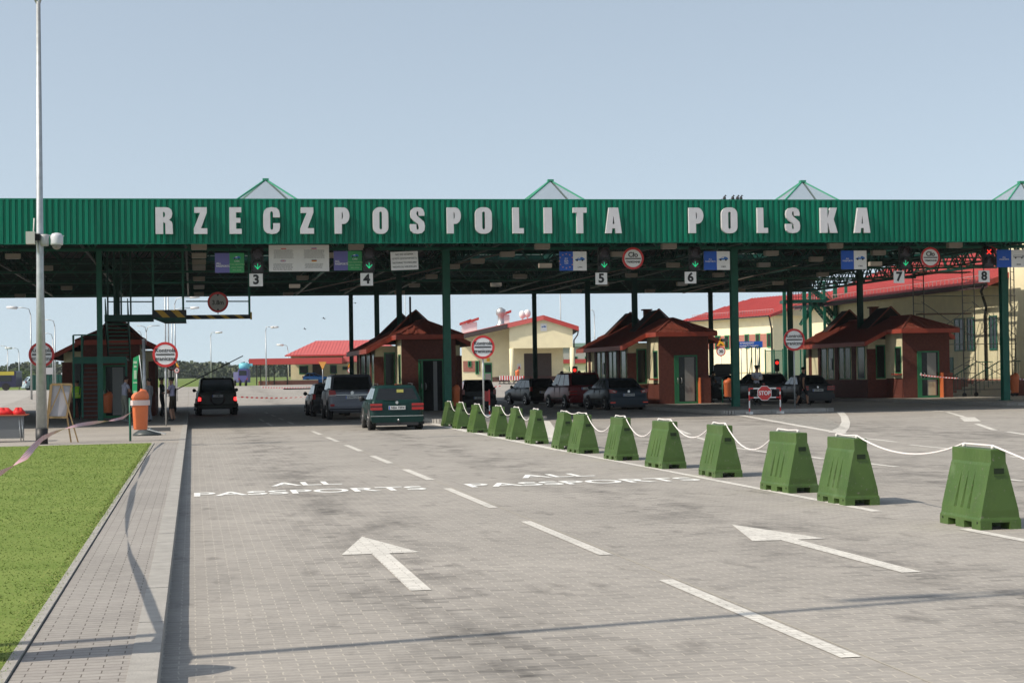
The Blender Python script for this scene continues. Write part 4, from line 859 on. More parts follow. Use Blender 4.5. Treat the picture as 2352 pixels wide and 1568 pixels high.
# --- yellow hall
Y = 180.0; s = Y/F; PX0 = 1248; zg = gz(*at(PX0, Y)); a = at(PX0, Y)
def LX(px): return (px-PX0)*s
def LZ(py, px=1248): return EYE+(hor(px)-py)*s-zg
t = thing('customs_hall', 'cream customs hall with red roof and a dark gate under its open gable porch', 'building', (a[0], a[1], zg), -TH)
xl, xc, xr = LX(1052), LX(1248), LX(1327); zl_, zc_, zr_ = LZ(771, 1052), LZ(727), LZ(752, 1327)
xw0, xw1 = LX(1060), LX(1293)
def roofz(x): return zl_+(zc_-zl_)*(x-xl)/(xc-xl) if x < xc else zc_+(zr_-zc_)*(x-xc)/(xr-xc)
w = MB(); w.prism([(xw0, -.5), (xw1, -.5), (xw1, roofz(xw1)-.2), (xc, zc_-.2), (xw0, roofz(xw0)-.2)], 0, 22, M_cream); w.build('wall', t)
w = MB(); px_ = LX(1170); pr = LX(1313); zb_ = LZ(800)
w.prism([(px_, zb_), (pr, zb_), (pr, roofz(pr)-.2), (xc, zc_-.2), (px_, roofz(px_)-.2)], -3.2, -2.9, M_cream); w.box(px_, px_+.25, -2.9, 0, zb_, roofz(px_)-.25, M_cream); w.box(pr-.25, pr, -2.9, 0, zb_, roofz(pr)-.25, M_cream)
w.box(px_, pr, -2.9, 0, roofz(pr)-.4, roofz(pr)-.3, M_cream); w.build('porch_gable', t)
for px2 in (1172.5, 1309): c = MB(); c.tube([(LX(px2)+.1, -3.05, -.6), (LX(px2)+.1, -3.05, zb_)], .23, M_cream, 14); c.build('pillar', t)
r = MB()
for (xa, za, xb, zb2) in ((xl, zl_, xc, zc_), (xc, zc_, xr, zr_)):
    yf = -3.6; r.add([(xa, yf, za), (xb, yf, zb2), (xb, 23, zb2), (xa, 23, za)], [(0, 1, 2, 3)], M_rroof); r.prism([(xa, za-.02), (xb, zb2-.02), (xb, zb2-.42), (xa, za-.42)], yf, yf+.06, M_redtrim if xa == xc else M_rroof); r.add([(xa, yf, za-.4), (xb, yf, zb2-.4), (xb, 23, zb2-.4), (xa, 23, za-.4)], [(0, 1, 2, 3)], M_doorbr)
# the rake left of the porch is set back and dark
xm = LX(1166); r.prism([(xl, zl_-.03), (xm, roofz(xm)-.03), (xm, roofz(xm)-.45), (xl, zl_-.45)], -3.64, -3.60, M_doorbr)
for i in range(18): yy = -3.2+i*1.45; r.bar((xl, yy, zl_+.02), (xc, yy, zc_+.02), .04, .05, M_rroof); r.bar((xc, yy, zc_+.02), (xr, yy, zr_+.02), .04, .05, M_rroof)
ro = r.build('roof', t)
for px2, py0, py1 in ((1066, 763, 750), (1084, 765, 747), (1161, 741, 723)):
    c = MB(); x0_, x1_ = LX(px2-8), LX(px2+10); zz = roofz(x0_); c.box(x0_, x1_, 4, 5.2, zz, zz+.95+.3, M_white); c.prism([(x0_-.2, zz+1.1), (x1_+.2, zz+1.5), (x1_+.2, zz+1.72), (x0_-.2, zz+1.32)], 3.8, 5.4, M_redtrim); c.build('chimney', ro)
c = MB(); cx_ = LX(1151); c.lathe((cx_, 2.5, roofz(cx_)), [(.55, 0), (.5, .25), (.32, .35), (.32, 1.1), (.48, 1.25), (.48, 1.7), (.1, 1.95)], M_galv, 16); c.build('roof_vent', ro)
for px2 in (1202, 1214): c = MB(); c.lathe((LX(px2), 8, roofz(LX(px2))), [(.06, 0), (.06, .5), (.25, .6), (.36, .85), (.33, 1.1), (.2, 1.28), (.02, 1.33)], M_white, 14); c.build('roof_vent', ro)
d = MB(); d.box(LX(1203), LX(1266), -.04, .05, 0, LZ(811), M_doorbr); d.build('gate', t)
d = MB(); d.box(LX(1111), LX(1129), -.05, .02, 0, LZ(831), M_wframe); o = d.build('door', t); d = MB(); d.box(LX(1113), LX(1127), -.07, -.05, .9, LZ(835), M_glass); d.box(LX(1113), LX(1127), -.07, -.05, .1, .8, mat('door_grey', (.16, .15, .15), .5)); d.box(LX(1117), LX(1124), -.075, -.07, 2.0, 2.35, M_yellow); d.build('pane', o)
d = MB(); d.box(LX(1063), LX(1102), -.05, 0, 1.0, LZ(826), M_brickp); d.build('brick_panel', t)
win_at(t, LX(1074), LX(1082), LZ(840), LZ(826), -.06); win_at(t, LX(1091), LX(1099), LZ(857), LZ(826), -.06)
d = MB(); d.box(LX(1129.5), xw1, -.06, 0, -.1, .45, mat('plinth_brown', (.12, .06, .05), .8)); d.build('plinth', t)
d = MB(); d.box(LX(1241), LX(1255), -3.24, -3.2, LZ(762), LZ(745), M_white); car_glyph(d, LX(1248), -3.25, LZ(752), .24, mat('glyph_blue', (.03, .16, .5), .5)); d.build('car_sign', t)
d = MB(); d.box(LX(1187), LX(1196), -.05, -.01, LZ(847), LZ(834), M_white); d.prism([(LX(1188), LZ(846.5)), (LX(1195), LZ(846.5)), (LX(1191.5), LZ(838))], -.056, -.05, M_red); d.build('wall_notice', t)
d = MB(); d.tube([(LX(1326), -3.5, zr_-.3), (LX(1324), -3.4, zr_-.8), (LX(1316), -2.9, zr_-1.3), (LX(1316), -2.9, 0)], .07, mat('downpipe_brown', (.05, .04, .04), .6), 8); d.build('downpipe', t)

# --- low shed with hipped red roof
Y = 226.0; s = Y/F; PX0 = 740; zg = gz(*at(PX0, Y)); a = at(PX0, Y)
t = thing('red_roofed_shed', 'low cream shed with a hipped red roof and a flat red canopy on thin posts', 'building', (a[0], a[1], zg), -TH)
def LZ2(py, px=740): return EYE+(hor(px)-py)*s-zg
w = MB(); w.box(LX(667), LX(905), 0, 12, -.5, LZ2(817), M_cream); w.build('wall', t)
w = MB(); w.box(LX(610), LX(743), -6.9, -6.6, -.2, LZ2(872), M_brickp); w.box(LX(610), LX(743), -6.95, -6.9, LZ2(872.5), LZ2(871), M_cream); w.build('low_wall', t)
r = MB(); zb2, zt2 = LZ2(815), LZ2(780); x0, x1, xr0, xr1 = LX(657), LX(925), LX(714), LX(870)
r.face([(x0, -1.5, zb2), (x1, -1.5, zb2), (xr1, 6, zt2), (xr0, 6, zt2)], M_rroof); r.face([(x0, -1.5, zb2), (xr0, 6, zt2), (x0, 13.5, zb2)], M_rroof); r.face([(x1, -1.5, zb2), (xr1, 6, zt2), (x1, 13.5, zb2)], M_rroof); r.face([(x0, 13.5, zb2), (x1, 13.5, zb2), (xr1, 6, zt2), (xr0, 6, zt2)], M_rroof); r.face([(x0, -1.5, zb2-.05), (x1, -1.5, zb2-.05), (x1, 13.5, zb2-.05), (x0, 13.5, zb2-.05)], M_doorbr)
for i in range(36): xx = x0+(x1-x0)*(i+.5)/36; k_ = min(1, (xx-x0)/(xr0-x0), (x1-xx)/(x1-xr1)); r.bar((xx, -1.5, zb2+.02), (xx, -1.5+7.5*k_, zb2+(zt2-zb2)*k_+.02), .06, .05, M_rroof)
r.bar((x0, -1.5, zb2-.05), (x1, -1.5, zb2-.05), .12, .16, M_redtrim); r.build('roof', t)
c = MB(); c.box(LX(595), LX(800), -9, -1.6, LZ2(836.5), LZ2(823), M_redtrim); c.box(LX(800), LX(832), -7, -1.6, LZ2(833), LZ2(820), M_rroof); c.build('flat_canopy', t)
for px2 in (607, 616, 634, 646, 675): c = MB(); c.box(LX(px2)-.06, LX(px2)+.06, -7.2, -7.08, 0, LZ2(836), M_black); c.build('post', t)
win_at(t, LX(686), LX(707), LZ2(858), LZ2(839)); win_at(t, LX(757), LX(773), LZ2(858), LZ2(838)); win_at(t, LX(786), LX(798), LZ2(850), LZ2(842))
d = MB(); d.box(LX(717), LX(742), -.04, .04, 0, LZ2(836), M_doorbr); d.build('gate', t)

# --- two storey block (rotated corner on)
c0 = at(1776, 160); c1 = at(1583, 174.5); L1 = math.hypot(c0[0]-c1[0], c0[1]-c1[1]); ang = math.atan2(c0[1]-c1[1], c0[0]-c1[0]); zg = gz(*c0)-.1
t = thing('office_block', 'two storey cream office block with red roof and a brick band between green windows', 'building', (c1[0], c1[1], zg), ang)
ze = EYE+131.3*160/F-zg; D = 12.0
w = MB(); w.box(0, L1, 0, D, -.5, ze, M_cream); w.prism([(0, ze), (D, ze), (D/2, ze+1.9)], 0, .2, M_cream, axis='x'); w.prism([(0, ze), (D, ze), (D/2, ze+1.9)], L1-.2, L1, M_cream, axis='x')
w.build('wall', t)
bz0, bz1 = EYE+(853-798)*165/F-zg, EYE+(853-767)*165/F-zg
d = MB(); d.box(.6, L1-.35, -.04, 0, bz0, bz1-.05, M_brickp); d.box(-.02, L1+.01, -.05, 0, bz0-2.3, bz0-2.2, mat('cream_line', (.55, .48, .30), .9)); d.build('brick_band', t)
def fr(px): 
    d = ray(px, 780); # intersect with the front wall line
    x0, y0 = c1; x1, y1 = c0; den = d[0]*(y1-y0)-d[1]*(x1-x0); u = (x0*(y1-y0)-y0*(x1-x0))/den; X, Y_ = d[0]*u, d[1]*u
    return math.hypot(X-x0, Y_-y0)
for p0, p1 in ((1644, 1656), (1666, 1676), (1686, 1697), (1712, 1721.5), (1737, 1747), (1763, 1773)): win_at(t, fr(p0), fr(p1), bz0-.05, bz1, -.05)
ov = .7; r = MB(); zz = ze-.12
A_, B_, C_, D_ = (-ov, -ov, zz), (L1+ov, -ov, zz), (L1+ov, D/2, zz+2.15), (-ov, D/2, zz+2.15)
r.face([A_, B_, C_, (1.5, D/2, zz+2.15)], M_rroof); r.face([(-ov, D+ov, zz), (L1+ov, D+ov, zz), C_, (1.5, D/2, zz+2.15)], M_rroof); r.face([A_, (1.5, D/2, zz+2.15), (-ov, D+ov, zz)], M_rroof); r.face([(-ov, -ov, zz-.05), (L1+ov, -ov, zz-.05), (L1+ov, D+ov, zz-.05), (-ov, D+ov, zz-.05)], M_cream)
r.bar((L1+ov, -ov, zz-.05), (L1+ov, D/2, zz+2.1), .1, .25, M_redtrim); r.bar((L1+ov, D+ov, zz-.05), (L1+ov, D/2, zz+2.1), .1, .25, M_redtrim)
for i in range(30): xx = -ov+(L1+2*ov)*(i+.5)/30; k_ = min(1, (xx+ov)/(1.5+ov)); r.bar((xx, -ov, zz+.03), (xx, -ov+(D/2+ov)*k_, zz+2.15*k_+.03), .05, .06, M_rroof)
ro = r.build('roof', t)
sg = MB(); M_snow = mat('snow_guard', (.45, .30, .30), .6)
for i in range(34): xx = .3+(L1-.6)*i/33; sg.bar((xx, .25, zz+.2), (xx, .25, zz+.62), .03, .03, M_snow)
sg.bar((.3, .25, zz+.6), (L1-.3, .25, zz+.6), .03, .03, M_snow); sg.build('snow_guard', ro)
gt = MB(); gt.bar((-ov, -ov-.05, zz-.05), (L1+ov-.1, -ov-.05, zz-.05), .12, .12, M_black); gt.tube([(L1+ov-.15, -ov, zz-.1), (L1-.1, -.1, zz-1.1), (L1-.1, -.1, 0)], .07, M_black, 8); gt.build('gutter', t)
lt = MB(); lt.lathe((fr(1687), -.15, bz1+3.0), [(.05, -.25), (.22, -.12), (.25, 0), (.22, .12), (.05, .25)], M_white, 12); lt.build('wall_lamp', t)

# --- long building at the right, side wall parallel to the lanes
XW = 46.0; ze = 6.75
t = thing('long_building', 'long cream building with a big red roof standing in the canopy shade at the right', 'building', (XW, 102, gz(XW, 102)), world=True)
w = MB(); y0, y1 = 98.4, 131.0; w.box(XW, XW+14, y0, y1, -.5, ze, M_cream); w.prism([(XW, ze), (XW+14, ze), (XW+7, ze+2.6)], y0, y0+.2, M_cream); w.build('wall', t)
w = MB(); w.box(XW+.3, XW+16, 80, y0-.02, -.5, 9.2, M_cream); w.build('wing_wall', t)
bd = MB(); bd.box(XW-.05, XW+.3, 80.0, y1, -.2, 1.05, M_brickp); bd.build('brick_band', t)
r = MB(); r.face([(XW-1.0, y0-.6, ze-.15), (XW-1.0, y1+.6, ze-.15), (XW+7, y1+.6, ze+2.9), (XW+7, y0-.6, ze+2.9)], M_rroof); r.face([(XW+15, y0-.6, ze-.15), (XW+15, y1+.6, ze-.15), (XW+7, y1+.6, ze+2.9), (XW+7, y0-.6, ze+2.9)], M_rroof); r.face([(XW-1, y0-.6, ze-.35), (XW-1, y1+.6, ze-.35), (XW, y1+.6, ze-.35), (XW, y0-.6, ze-.35)], M_cream)
for i in range(60): yy = y0-.4+(y1-y0+.8)*i/59; r.bar((XW-1.0, yy, ze-.12), (XW+7, yy, ze+2.93), .05, .04, M_rroof)
r.bar((XW-1.02, y0-.6, ze-.28), (XW-1.02, y1+.6, ze-.28), .06, .30, mat('eave_shade_purple_brown', (.12, .06, .075), .7)); r.bar((XW-1.0, y0-.62, ze-.2), (XW+7, y0-.62, ze+2.8), .1, .3, M_redtrim); ro = r.build('roof', t)  # purple brown eave strip: shade on the roof's lower edge, put in as colour
sg = MB()
for i in range(52): yy = y0+.4+(y1-y0-.8)*i/51; sg.bar((XW-.45, yy, ze), (XW-.45, yy, ze+.42), .03, .03, M_snow)
sg.bar((XW-.45, y0+.4, ze+.38), (XW-.45, y1-.4, ze+.38), .03, .03, M_snow); sg.build('snow_guard', ro)
gt = MB(); gt.bar((XW-1.1, y0-.6, ze-.2), (XW-1.1, y1+.6, ze-.2), .12, .12, M_black)
yd = 100.15; gt.tube([(XW-1.05, yd-2.0, ze-.3), (XW-1.05, yd-1.6, ze-.6), (XW-.12, yd-.2, ze-1.5), (XW-.12, yd, ze-2.0), (XW-.12, yd, .3)], .08, M_black, 8); gt.build('gutter', t)
def winx(y0, y1, z0, z1):
    f = MB(); b = .09; x = XW
    f.box(x-.05, x+.02, y0, y0+b, z0, z1, M_gsteel); f.box(x-.05, x+.02, y1-b, y1, z0, z1, M_gsteel); f.box(x-.05, x+.02, y0+b, y1-b, z1-b, z1, M_gsteel); f.box(x-.05, x+.02, y0+b, y1-b, z0, z0+b, M_gsteel); f.box(x-.05, x+.02, (y0+y1)/2-.04, (y0+y1)/2+.04, z0+b, z1-b, M_gsteel)
    o = f.build('window', t); g_ = MB(); g_.box(x-.03, x+.01, y0+b, y1-b, z0+b, z1-b, M_glass); g_.build('pane', o)
for y0_, y1_ in ((103.25, 104.75), (101.9, 102.9), (98.75, 99.8), (108, 109.2), (112, 113.2), (118, 120)): winx(y0_, y1_, 2.75, 4.75)
d = MB(); d.box(XW-.04, XW+.02, 105.0, 106.2, 0, 2.4, M_gsteel); d.build('door', t)
# entrance steps with green rail, lit at the right edge
a = (43.6, 98.0); zs = gz(*a); t = thing('entrance_steps', 'pale entrance steps with a green railing at the right edge behind the orange bin', 'steps', (a[0], a[1], zs))
s_ = MB()
for i in range(5): s_.box(-.2+i*.35, 3.5, -1.5, 1.5, .0 if i == 0 else .17*i, .17*(i+1), mat('pale_step_stone', (.55, .50, .40), .85))
s_.build('steps', t); s_ = MB()
for yy in (-1.5, 1.5):
    s_.bar((-.3, yy, 1.0), (1.4, yy, 1.95), .05, .05, M_gsteel); s_.bar((1.4, yy, 1.95), (3.4, yy, 1.95), .05, .05, M_gsteel)
    for i in range(15): xx = -.3+i*.26; s_.bar((xx, yy, .1+min(.85, max(0, xx*.5))), (xx, yy, 1.0+min(.95, max(0, (xx+.3)*.56))), .022, .022, M_gsteel)
s_.build('railing', t)
# --- grey sheds far behind between the hall and the booth
for i, (p0, p1, y0_, y1_, Y_, lab, wm, rm) in enumerate(((1262, 1420, 815, 789, 300, 'pale flat roofed shed far behind, right of the cream hall', mat('shed_grey', (.42, .40, .38), .8), mat('green_sheet', (.22, .33, .28), .6)), (1290, 1420, 845, 825, 262, 'low red roofed lean-to behind the cream hall', M_cream, M_redtrim))):
    s2 = Y_/F; a = at(p0, Y_); zg = gz(*a); H_ = hor(p0); t = thing('far_shed', lab, 'shed', (a[0], a[1], zg), -TH)
    zt = EYE+(H_-y1_)*s2-zg; ww = (p1-p0)*s2
    w = MB(); w.box(0, ww, 0, 9, -.3, zt-.6, wm); w.build('wall', t); r = MB(); r.box(-.3, ww+.3, -.4, 9.4, zt-.6, zt, rm); r.build('roof', t)
    for k_ in range(4): win_at(t, 1+k_*2.4, 2.2+k_*2.4, zt*.35, zt*.6)
# --- green fire stair tower between the canopy back and the office block
Y = 131.0; s = Y/F; PX0 = 1800; a = at(PX0, Y); zg = gz(*a)
t = thing('fire_stair', 'bright green steel fire stair tower behind the last booth', 'stair', (a[0], a[1], zg), -TH)
def Z3(py): return EYE+(hor(1860)-py)*s-zg
w = MB()
for px2, th_ in ((1803, .12), (1849, .14), (1862, .10), (1895, .09), (1920, .14), (1945, .10)): w.box(LX(px2)-th_, LX(px2)+th_, -.1, .1, 0, 8.0, M_gsteel)
w.build('post', t)
w = MB(); w.box(LX(1800), LX(1940), -.2, 1.6, Z3(695), Z3(688), M_dsteel); w.build('landing', t)
for k_, (p0, q0, p1, q1) in enumerate(((1868, 690, 1912, 745), (1890, 690, 1935, 745), (1845, 745, 1878, 690), (1866, 560+100, 1905, 690))):
    w = MB(); 
    for yy in (0.2, 1.3): w.bar((LX(p0), yy, Z3(q0)), (LX(p1), yy, Z3(q1)), .10, .22, M_gframe if k_ % 2 == 0 else M_gsteel); w.bar((LX(p0), yy, Z3(q0)+1), (LX(p1), yy, Z3(q1)+1), .05, .05, M_gframe)
    for j in range(9): u = (j+.5)/9; xx, zz = LX(p0)+(LX(p1)-LX(p0))*u, Z3(q0)+(Z3(q1)-Z3(q0))*u; w.box(xx-.14, xx+.14, .2, 1.3, zz-.02, zz+.02, M_gsteel); w.bar((xx, .2, zz), (xx, .2, zz+1), .03, .03, M_gframe)
    w.build('stair_flight', t)
w = MB()
for i in range(8): xx = LX(1806+i*6); w.bar((xx, 0, Z3(692)), (xx, 0, Z3(664)), .03, .03, M_black)
for py in (664, 673, 682): w.bar((LX(1806), 0, Z3(py)), (LX(1848), 0, Z3(py)), .03, .03, M_black)
w.build('mesh_guard', t)
# --- lattice brace boom seen under the roof at the right edge
# --- mobile scaffold
a0 = G(2243, 906.8, .0); t = thing('scaffold', 'tall grey mobile scaffold tower standing beside the right hand booth', 'scaffold', (38.4, 92, gz(38.4, 92)), world=True)
M_sc = mat('scaffold_tube', (.16, .16, .165), .5, metal=.5)
for px2, q in ((2098, 2122), (2211, 2238), (2322, 2330)):
    xa, xb = px2, q; w = MB(); pa = PB(xa, 700, 92); pb = PB(xb, 700, 92.9); 
    for (xx, yy) in ((pa[0], 92.0), (pb[0], 92.9)): w.tube([(xx, yy, .35), (xx, yy, 7.3)], .03, M_sc, 6)
    for i in range(16): w.tube([(pa[0], 92, .6+i*.42), (pb[0], 92.9, .6+i*.42)], .018, M_sc, 5)
    w.build('end_frame', t)
    w = MB()
    for (xx, yy) in ((pa[0], 92.0), (pb[0], 92.9)): w.lathe((xx, yy-.04, .28), [(.12, 0), (.12, .07)], M_black, 12, axis='y'); w.bar((xx, yy, .28), (xx, yy, .42), .05, .05, M_black)
    w.build('castor', t)
xa, xb, xc_ = PB(2110, 700, 92.4)[0], PB(2225, 700, 92.4)[0], PB(2326, 700, 92.4)[0]
w = MB()
for x0, x1 in ((xa, xb), (xb, xc_)):
    for z0, z1 in ((.8, 2.2), (2.2, .8), (3.2, 5.0), (5.3, 3.4)): w.tube([(x0, 92, z0), (x1, 92, z1)], .018, M_sc, 5)
    for z0 in (.55, 3.0, 5.6): w.tube([(x0, 92, z0), (x1, 92, z0)], .02, M_sc, 5)
w.build('brace', t)
for z0, x0, x1 in ((4.62, xa, xb), (6.85, xa, xb)): w = MB(); w.box(x0, x1, 92.05, 92.8, z0, z0+.07, mat('plank_brown', (.16, .11, .08), .8)); w.build('plank_deck', t)
# =====================================================================
# GREEN PLASTIC BARRIERS AND THEIR ROPE
# =====================================================================
def barrier_mat():
    m = mat('green_barrier_plastic', (.056, .112, .016), .45, spec=.5, bump=.15, bscale=18); n = m.node_tree; p = n.nodes['Principled BSDF']; L = n.links.new
    tc = n.nodes.new('ShaderNodeTexCoord'); oi = n.nodes.new('ShaderNodeObjectInfo'); off = n.nodes.new('ShaderNodeVectorMath'); off.operation = 'ADD'; L(tc.outputs['Object'], off.inputs[0])
    sc = n.nodes.new('ShaderNodeMath'); sc.operation = 'MULTIPLY'; sc.inputs[1].default_value = 37; L(oi.outputs['Random'], sc.inputs[0]); L(sc.outputs[0], off.inputs[1])
    def nz(s, lo, hi, a, b, det=6, st=(1, 1, 1)):
        mp = n.nodes.new('ShaderNodeMapping'); mp.inputs['Scale'].default_value = st; L(off.outputs[0], mp.inputs[0]); q = n.nodes.new('ShaderNodeTexNoise'); q.inputs['Scale'].default_value = s; q.inputs['Detail'].default_value = det; L(mp.outputs[0], q.inputs['Vector'])
        r = n.nodes.new('ShaderNodeMapRange'); r.inputs[1].default_value = lo; r.inputs[2].default_value = hi; r.inputs[3].default_value = a; r.inputs[4].default_value = b; L(q.outputs['Fac'], r.inputs[0]); return r.outputs[0]
    col = None
    def mix(fac, a, b):
        k = n.nodes.new('ShaderNodeMix'); k.data_type = 'RGBA'; L(fac, k.inputs[0])
        if isinstance(a, tuple): k.inputs[6].default_value = (*a, 1)
        else: L(a, k.inputs[6])
        k.inputs[7].default_value = (*b, 1); return k.outputs[2]
    c = mix(nz(2.2, .35, .65, 0, 1), (.042, .090, .012), (.062, .116, .021)); c = mix(oi.outputs['Random'], c, (.060, .105, .030)) if False else c
    c = mix(nz(3.5, .60, .74, 0, .55, 8), c, (.13, .19, .085)); c = mix(nz(7, .56, .75, 0, .7, 8, (1, 1, .35)), c, (.045, .070, .020)); c = mix(nz(26, .64, .72, 0, .8, 4), c, (.16, .15, .11))
    L(c, p.inputs['Base Color']); return m
M_bar = barrier_mat()
M_barin = mat('barrier_hollow', (.012, .025, .008), .9)
HB = .83
def barrier():
    t = thing('road_barrier', 'x', 'road barrier', group='green barriers roped together')
    L = .52; b = MB()
    # side outline (x across, z up): flared foot, straight top band
    def hw(z): return .225 if z < .10 else (.225-(.225-.088)*(z-.10)/(.69-.10) if z < .69 else .082)
    def hl(z): return L-.035*z/HB
    lv = [0, .07, .10, .115, .69, .70, .80, .83]; ring = []
    prev = None
    def ringpts(z):
        w, l = hw(z), hl(z)
        if z >= .829: w -= .010; l -= .010
        ys = [-l]; 
        for gy in (-.17, 0, .17):
            wz = .036*max(.06, min(1, (.60-z)/.36)) if z > .19 else .036
            ys += [gy-wz, gy+wz*.2, gy+wz]
        ys.append(l); dep = 0 if (z < .205 or z > .59) else .055*min(1, (.60-z)/.22)
        off = [dep if k % 3 == 2 else 0 for k in range(len(ys))]; off[0] = off[-1] = 0
        return [(-w+o, y, z) for y, o in zip(ys, off)]+[(w-o, y, z) for y, o in zip(ys[::-1], off[::-1])]
    prev = None
    for z in (.075, .10, .125, .20, .206, .30, .40, .50, .56, .595, .66, .69, .705, .80, .822, .83):
        P = ringpts(z)
        if z == .125: P = [(x-(.007 if x > 0 else -.007), y*.988, z_) for x, y, z_ in P]
        if prev: n = len(P); b.add(prev+P, [(i, (i+1) % n, n+(i+1) % n, n+i) for i in range(n)], M_bar)
        prev = P
    b.face(prev, M_bar); b.face(ringpts(.075)[::-1], M_barin)
    for s in (-1, 1):       # feet
        for y0, y1 in ((-.52, -.30), (-.11, .11), (.30, .52)): b.box(s*.225 if s > 0 else -.225, s*.10, y0, y1, 0, .075, M_bar)
    b.build('body', t)
    h = MB()
    for s in (-1, 1): h.box(-.055, .055, s*(hl(.60)-.002), s*(hl(.60)+.004), .575, .635, M_barin); h.box(-.065, .065, s*(hl(.60)-.001), s*(hl(.60)+.012), .562, .574, M_bar)
    h.build('grip_slot', t)
    h = MB()
    for s in (-1, 1): h.lathe((-.225, s*.44, .07), [(.014, -.004), (.014, .004)], M_barin, 8, axis='x')
    h.build('drain_plug', t)
    for s in (-1, 1): n_ = MB(); n_.lathe((0, s*.36, HB), [(.022, 0), (.022, .02), (.014, .035)], mat('rope_tie_white', (.62, .60, .58), .8), 8); n_.build('rope_post', t)
    return t
# left-base, front corner pixel (photo at 2352 wide) and heading tweak
BP = [((2159.7, 1202), (2252.6, 1217.4)), ((1877, 1147), (1942, 1162)), ((1745, 1123), (1811, 1133)), ((1605, 1087), (1643, 1097)), ((1480, 1068), (1521, 1077)), ((1387, 1050), (1416, 1058)),
      ((1303, 1036), (1329, 1042)), ((1265.5, 1028), (1283, 1032)), ((1205, 1014), (1219, 1020)), ((1161, 1005), (1175, 1010.5)), ((1119, 998), (1136, 1003)), ((1073, 989), (1087, 994)), ((1038, 982), (1050, 985)), ((1013, 978), (1022, 979.5))]
B0 = barrier(); pos = []
prevf = None
for i, (l, f) in enumerate(BP):
    F_ = G(*f); pos.append((F_[0], F_[1]))
BARS = []
for i, (l, f) in enumerate(BP):
    fx, fy = pos[i]; Lp = G(*l); ang = 0.0
    # heading so that the far left corner falls at l
    best = None
    for k in range(-30, 31):
        a = R(k); c, s = math.cos(a), math.sin(a); x, y = fx-s*1.04, fy+c*1.04
        px = proj((x, y, gz(x, y)))[0]
        e = abs(px-(l[0]-.0155*(1000-l[1])*0))
        if best is None or e < best[0]: best = (e, a)
    a = max(R(-14), min(R(16), best[1])); c, s = math.cos(a), math.sin(a)
    cx, cy = fx+.225*c-.52*s, fy+.225*s+.52*c
    lab = ('nearest green plastic barrier at the right edge of the photo' if i == 0 else 'farthest green plastic barrier, beside the dark green estate car' if i == 13 else '%s green plastic barrier of the roped row, counted from the nearest one' % ORD[i])
    o = B0 if i == 0 else dup(B0, (cx, cy, gz(cx, cy)), a, lab)
    if i == 0: o.location = (cx, cy, gz(cx, cy)); o.rotation_euler = (0, 0, a); o['label'] = lab
    BARS.append((cx, cy, a))
M_rope = mat('white_rope', (.68, .64, .63), .85)
def rope(i0, i1, label, start_off=False):
    r = MB()
    pts = []
    seq = list(range(i0, i1+1))
    for n_, i in enumerate(seq):
        cx, cy, a = BARS[i]; z = gz(cx, cy)+HB+.035
        P = [Vector((cx-s_*.36*math.sin(a)*-1*-1, cy+s_*.36*math.cos(a), z)) for s_ in (-1, 1)]
        if pts:
            A = pts[-1]; B = P[0]; d = (B-A).length; sag = min(.36, .045*d*d+.05) if i not in (7, ) else .05
            for k in range(1, 12): u = k/12; q = A.lerp(B, u); q.z -= 4*sag*u*(1-u); pts.append(q)
        pts.append(P[0]); m_ = P[0].lerp(P[1], .5); m_.z -= .012; pts.append(m_); pts.append(P[1])
    r.tube(pts, .011, M_rope, 6); single('rope', r, label, 'rope', 'white ropes over the barriers', loc=tuple(pts[0]))
rope(1, 1, 'short white rope lying on the second nearest barrier'); rope(2, 7, 'white rope slung over the middle barriers of the row'); rope(8, 13, 'white rope slung over the six farthest barriers')
r = MB(); cx, cy, a = BARS[0]; c1_, c2_ = BARS[1], BARS[0]; pts = []
for (x, y, an) in (c2_, c1_):
    P = [Vector((x, y-.36, gz(x, y)+HB+.035)), Vector((x, y+.36, gz(x, y)+HB+.035))]
    if pts:
        A, B = pts[-1], P[0]
        for k in range(1, 14): u = k/14; q = A.lerp(B, u); q.z -= .62*u*(1-u)*1.1; pts.append(q)
        pts.append(P[0])
    else:
        pts += [Vector((x+.3, y-2.6, gz(x, y)+.72)), Vector((x+.12, y-1.4, gz(x, y)+.66)), P[0], P[1]]
r.tube(pts, .011, M_rope, 6); single('rope', r, 'white rope running from the nearest barrier out of the photo at the right', 'rope', 'white ropes over the barriers', loc=tuple(pts[0]))

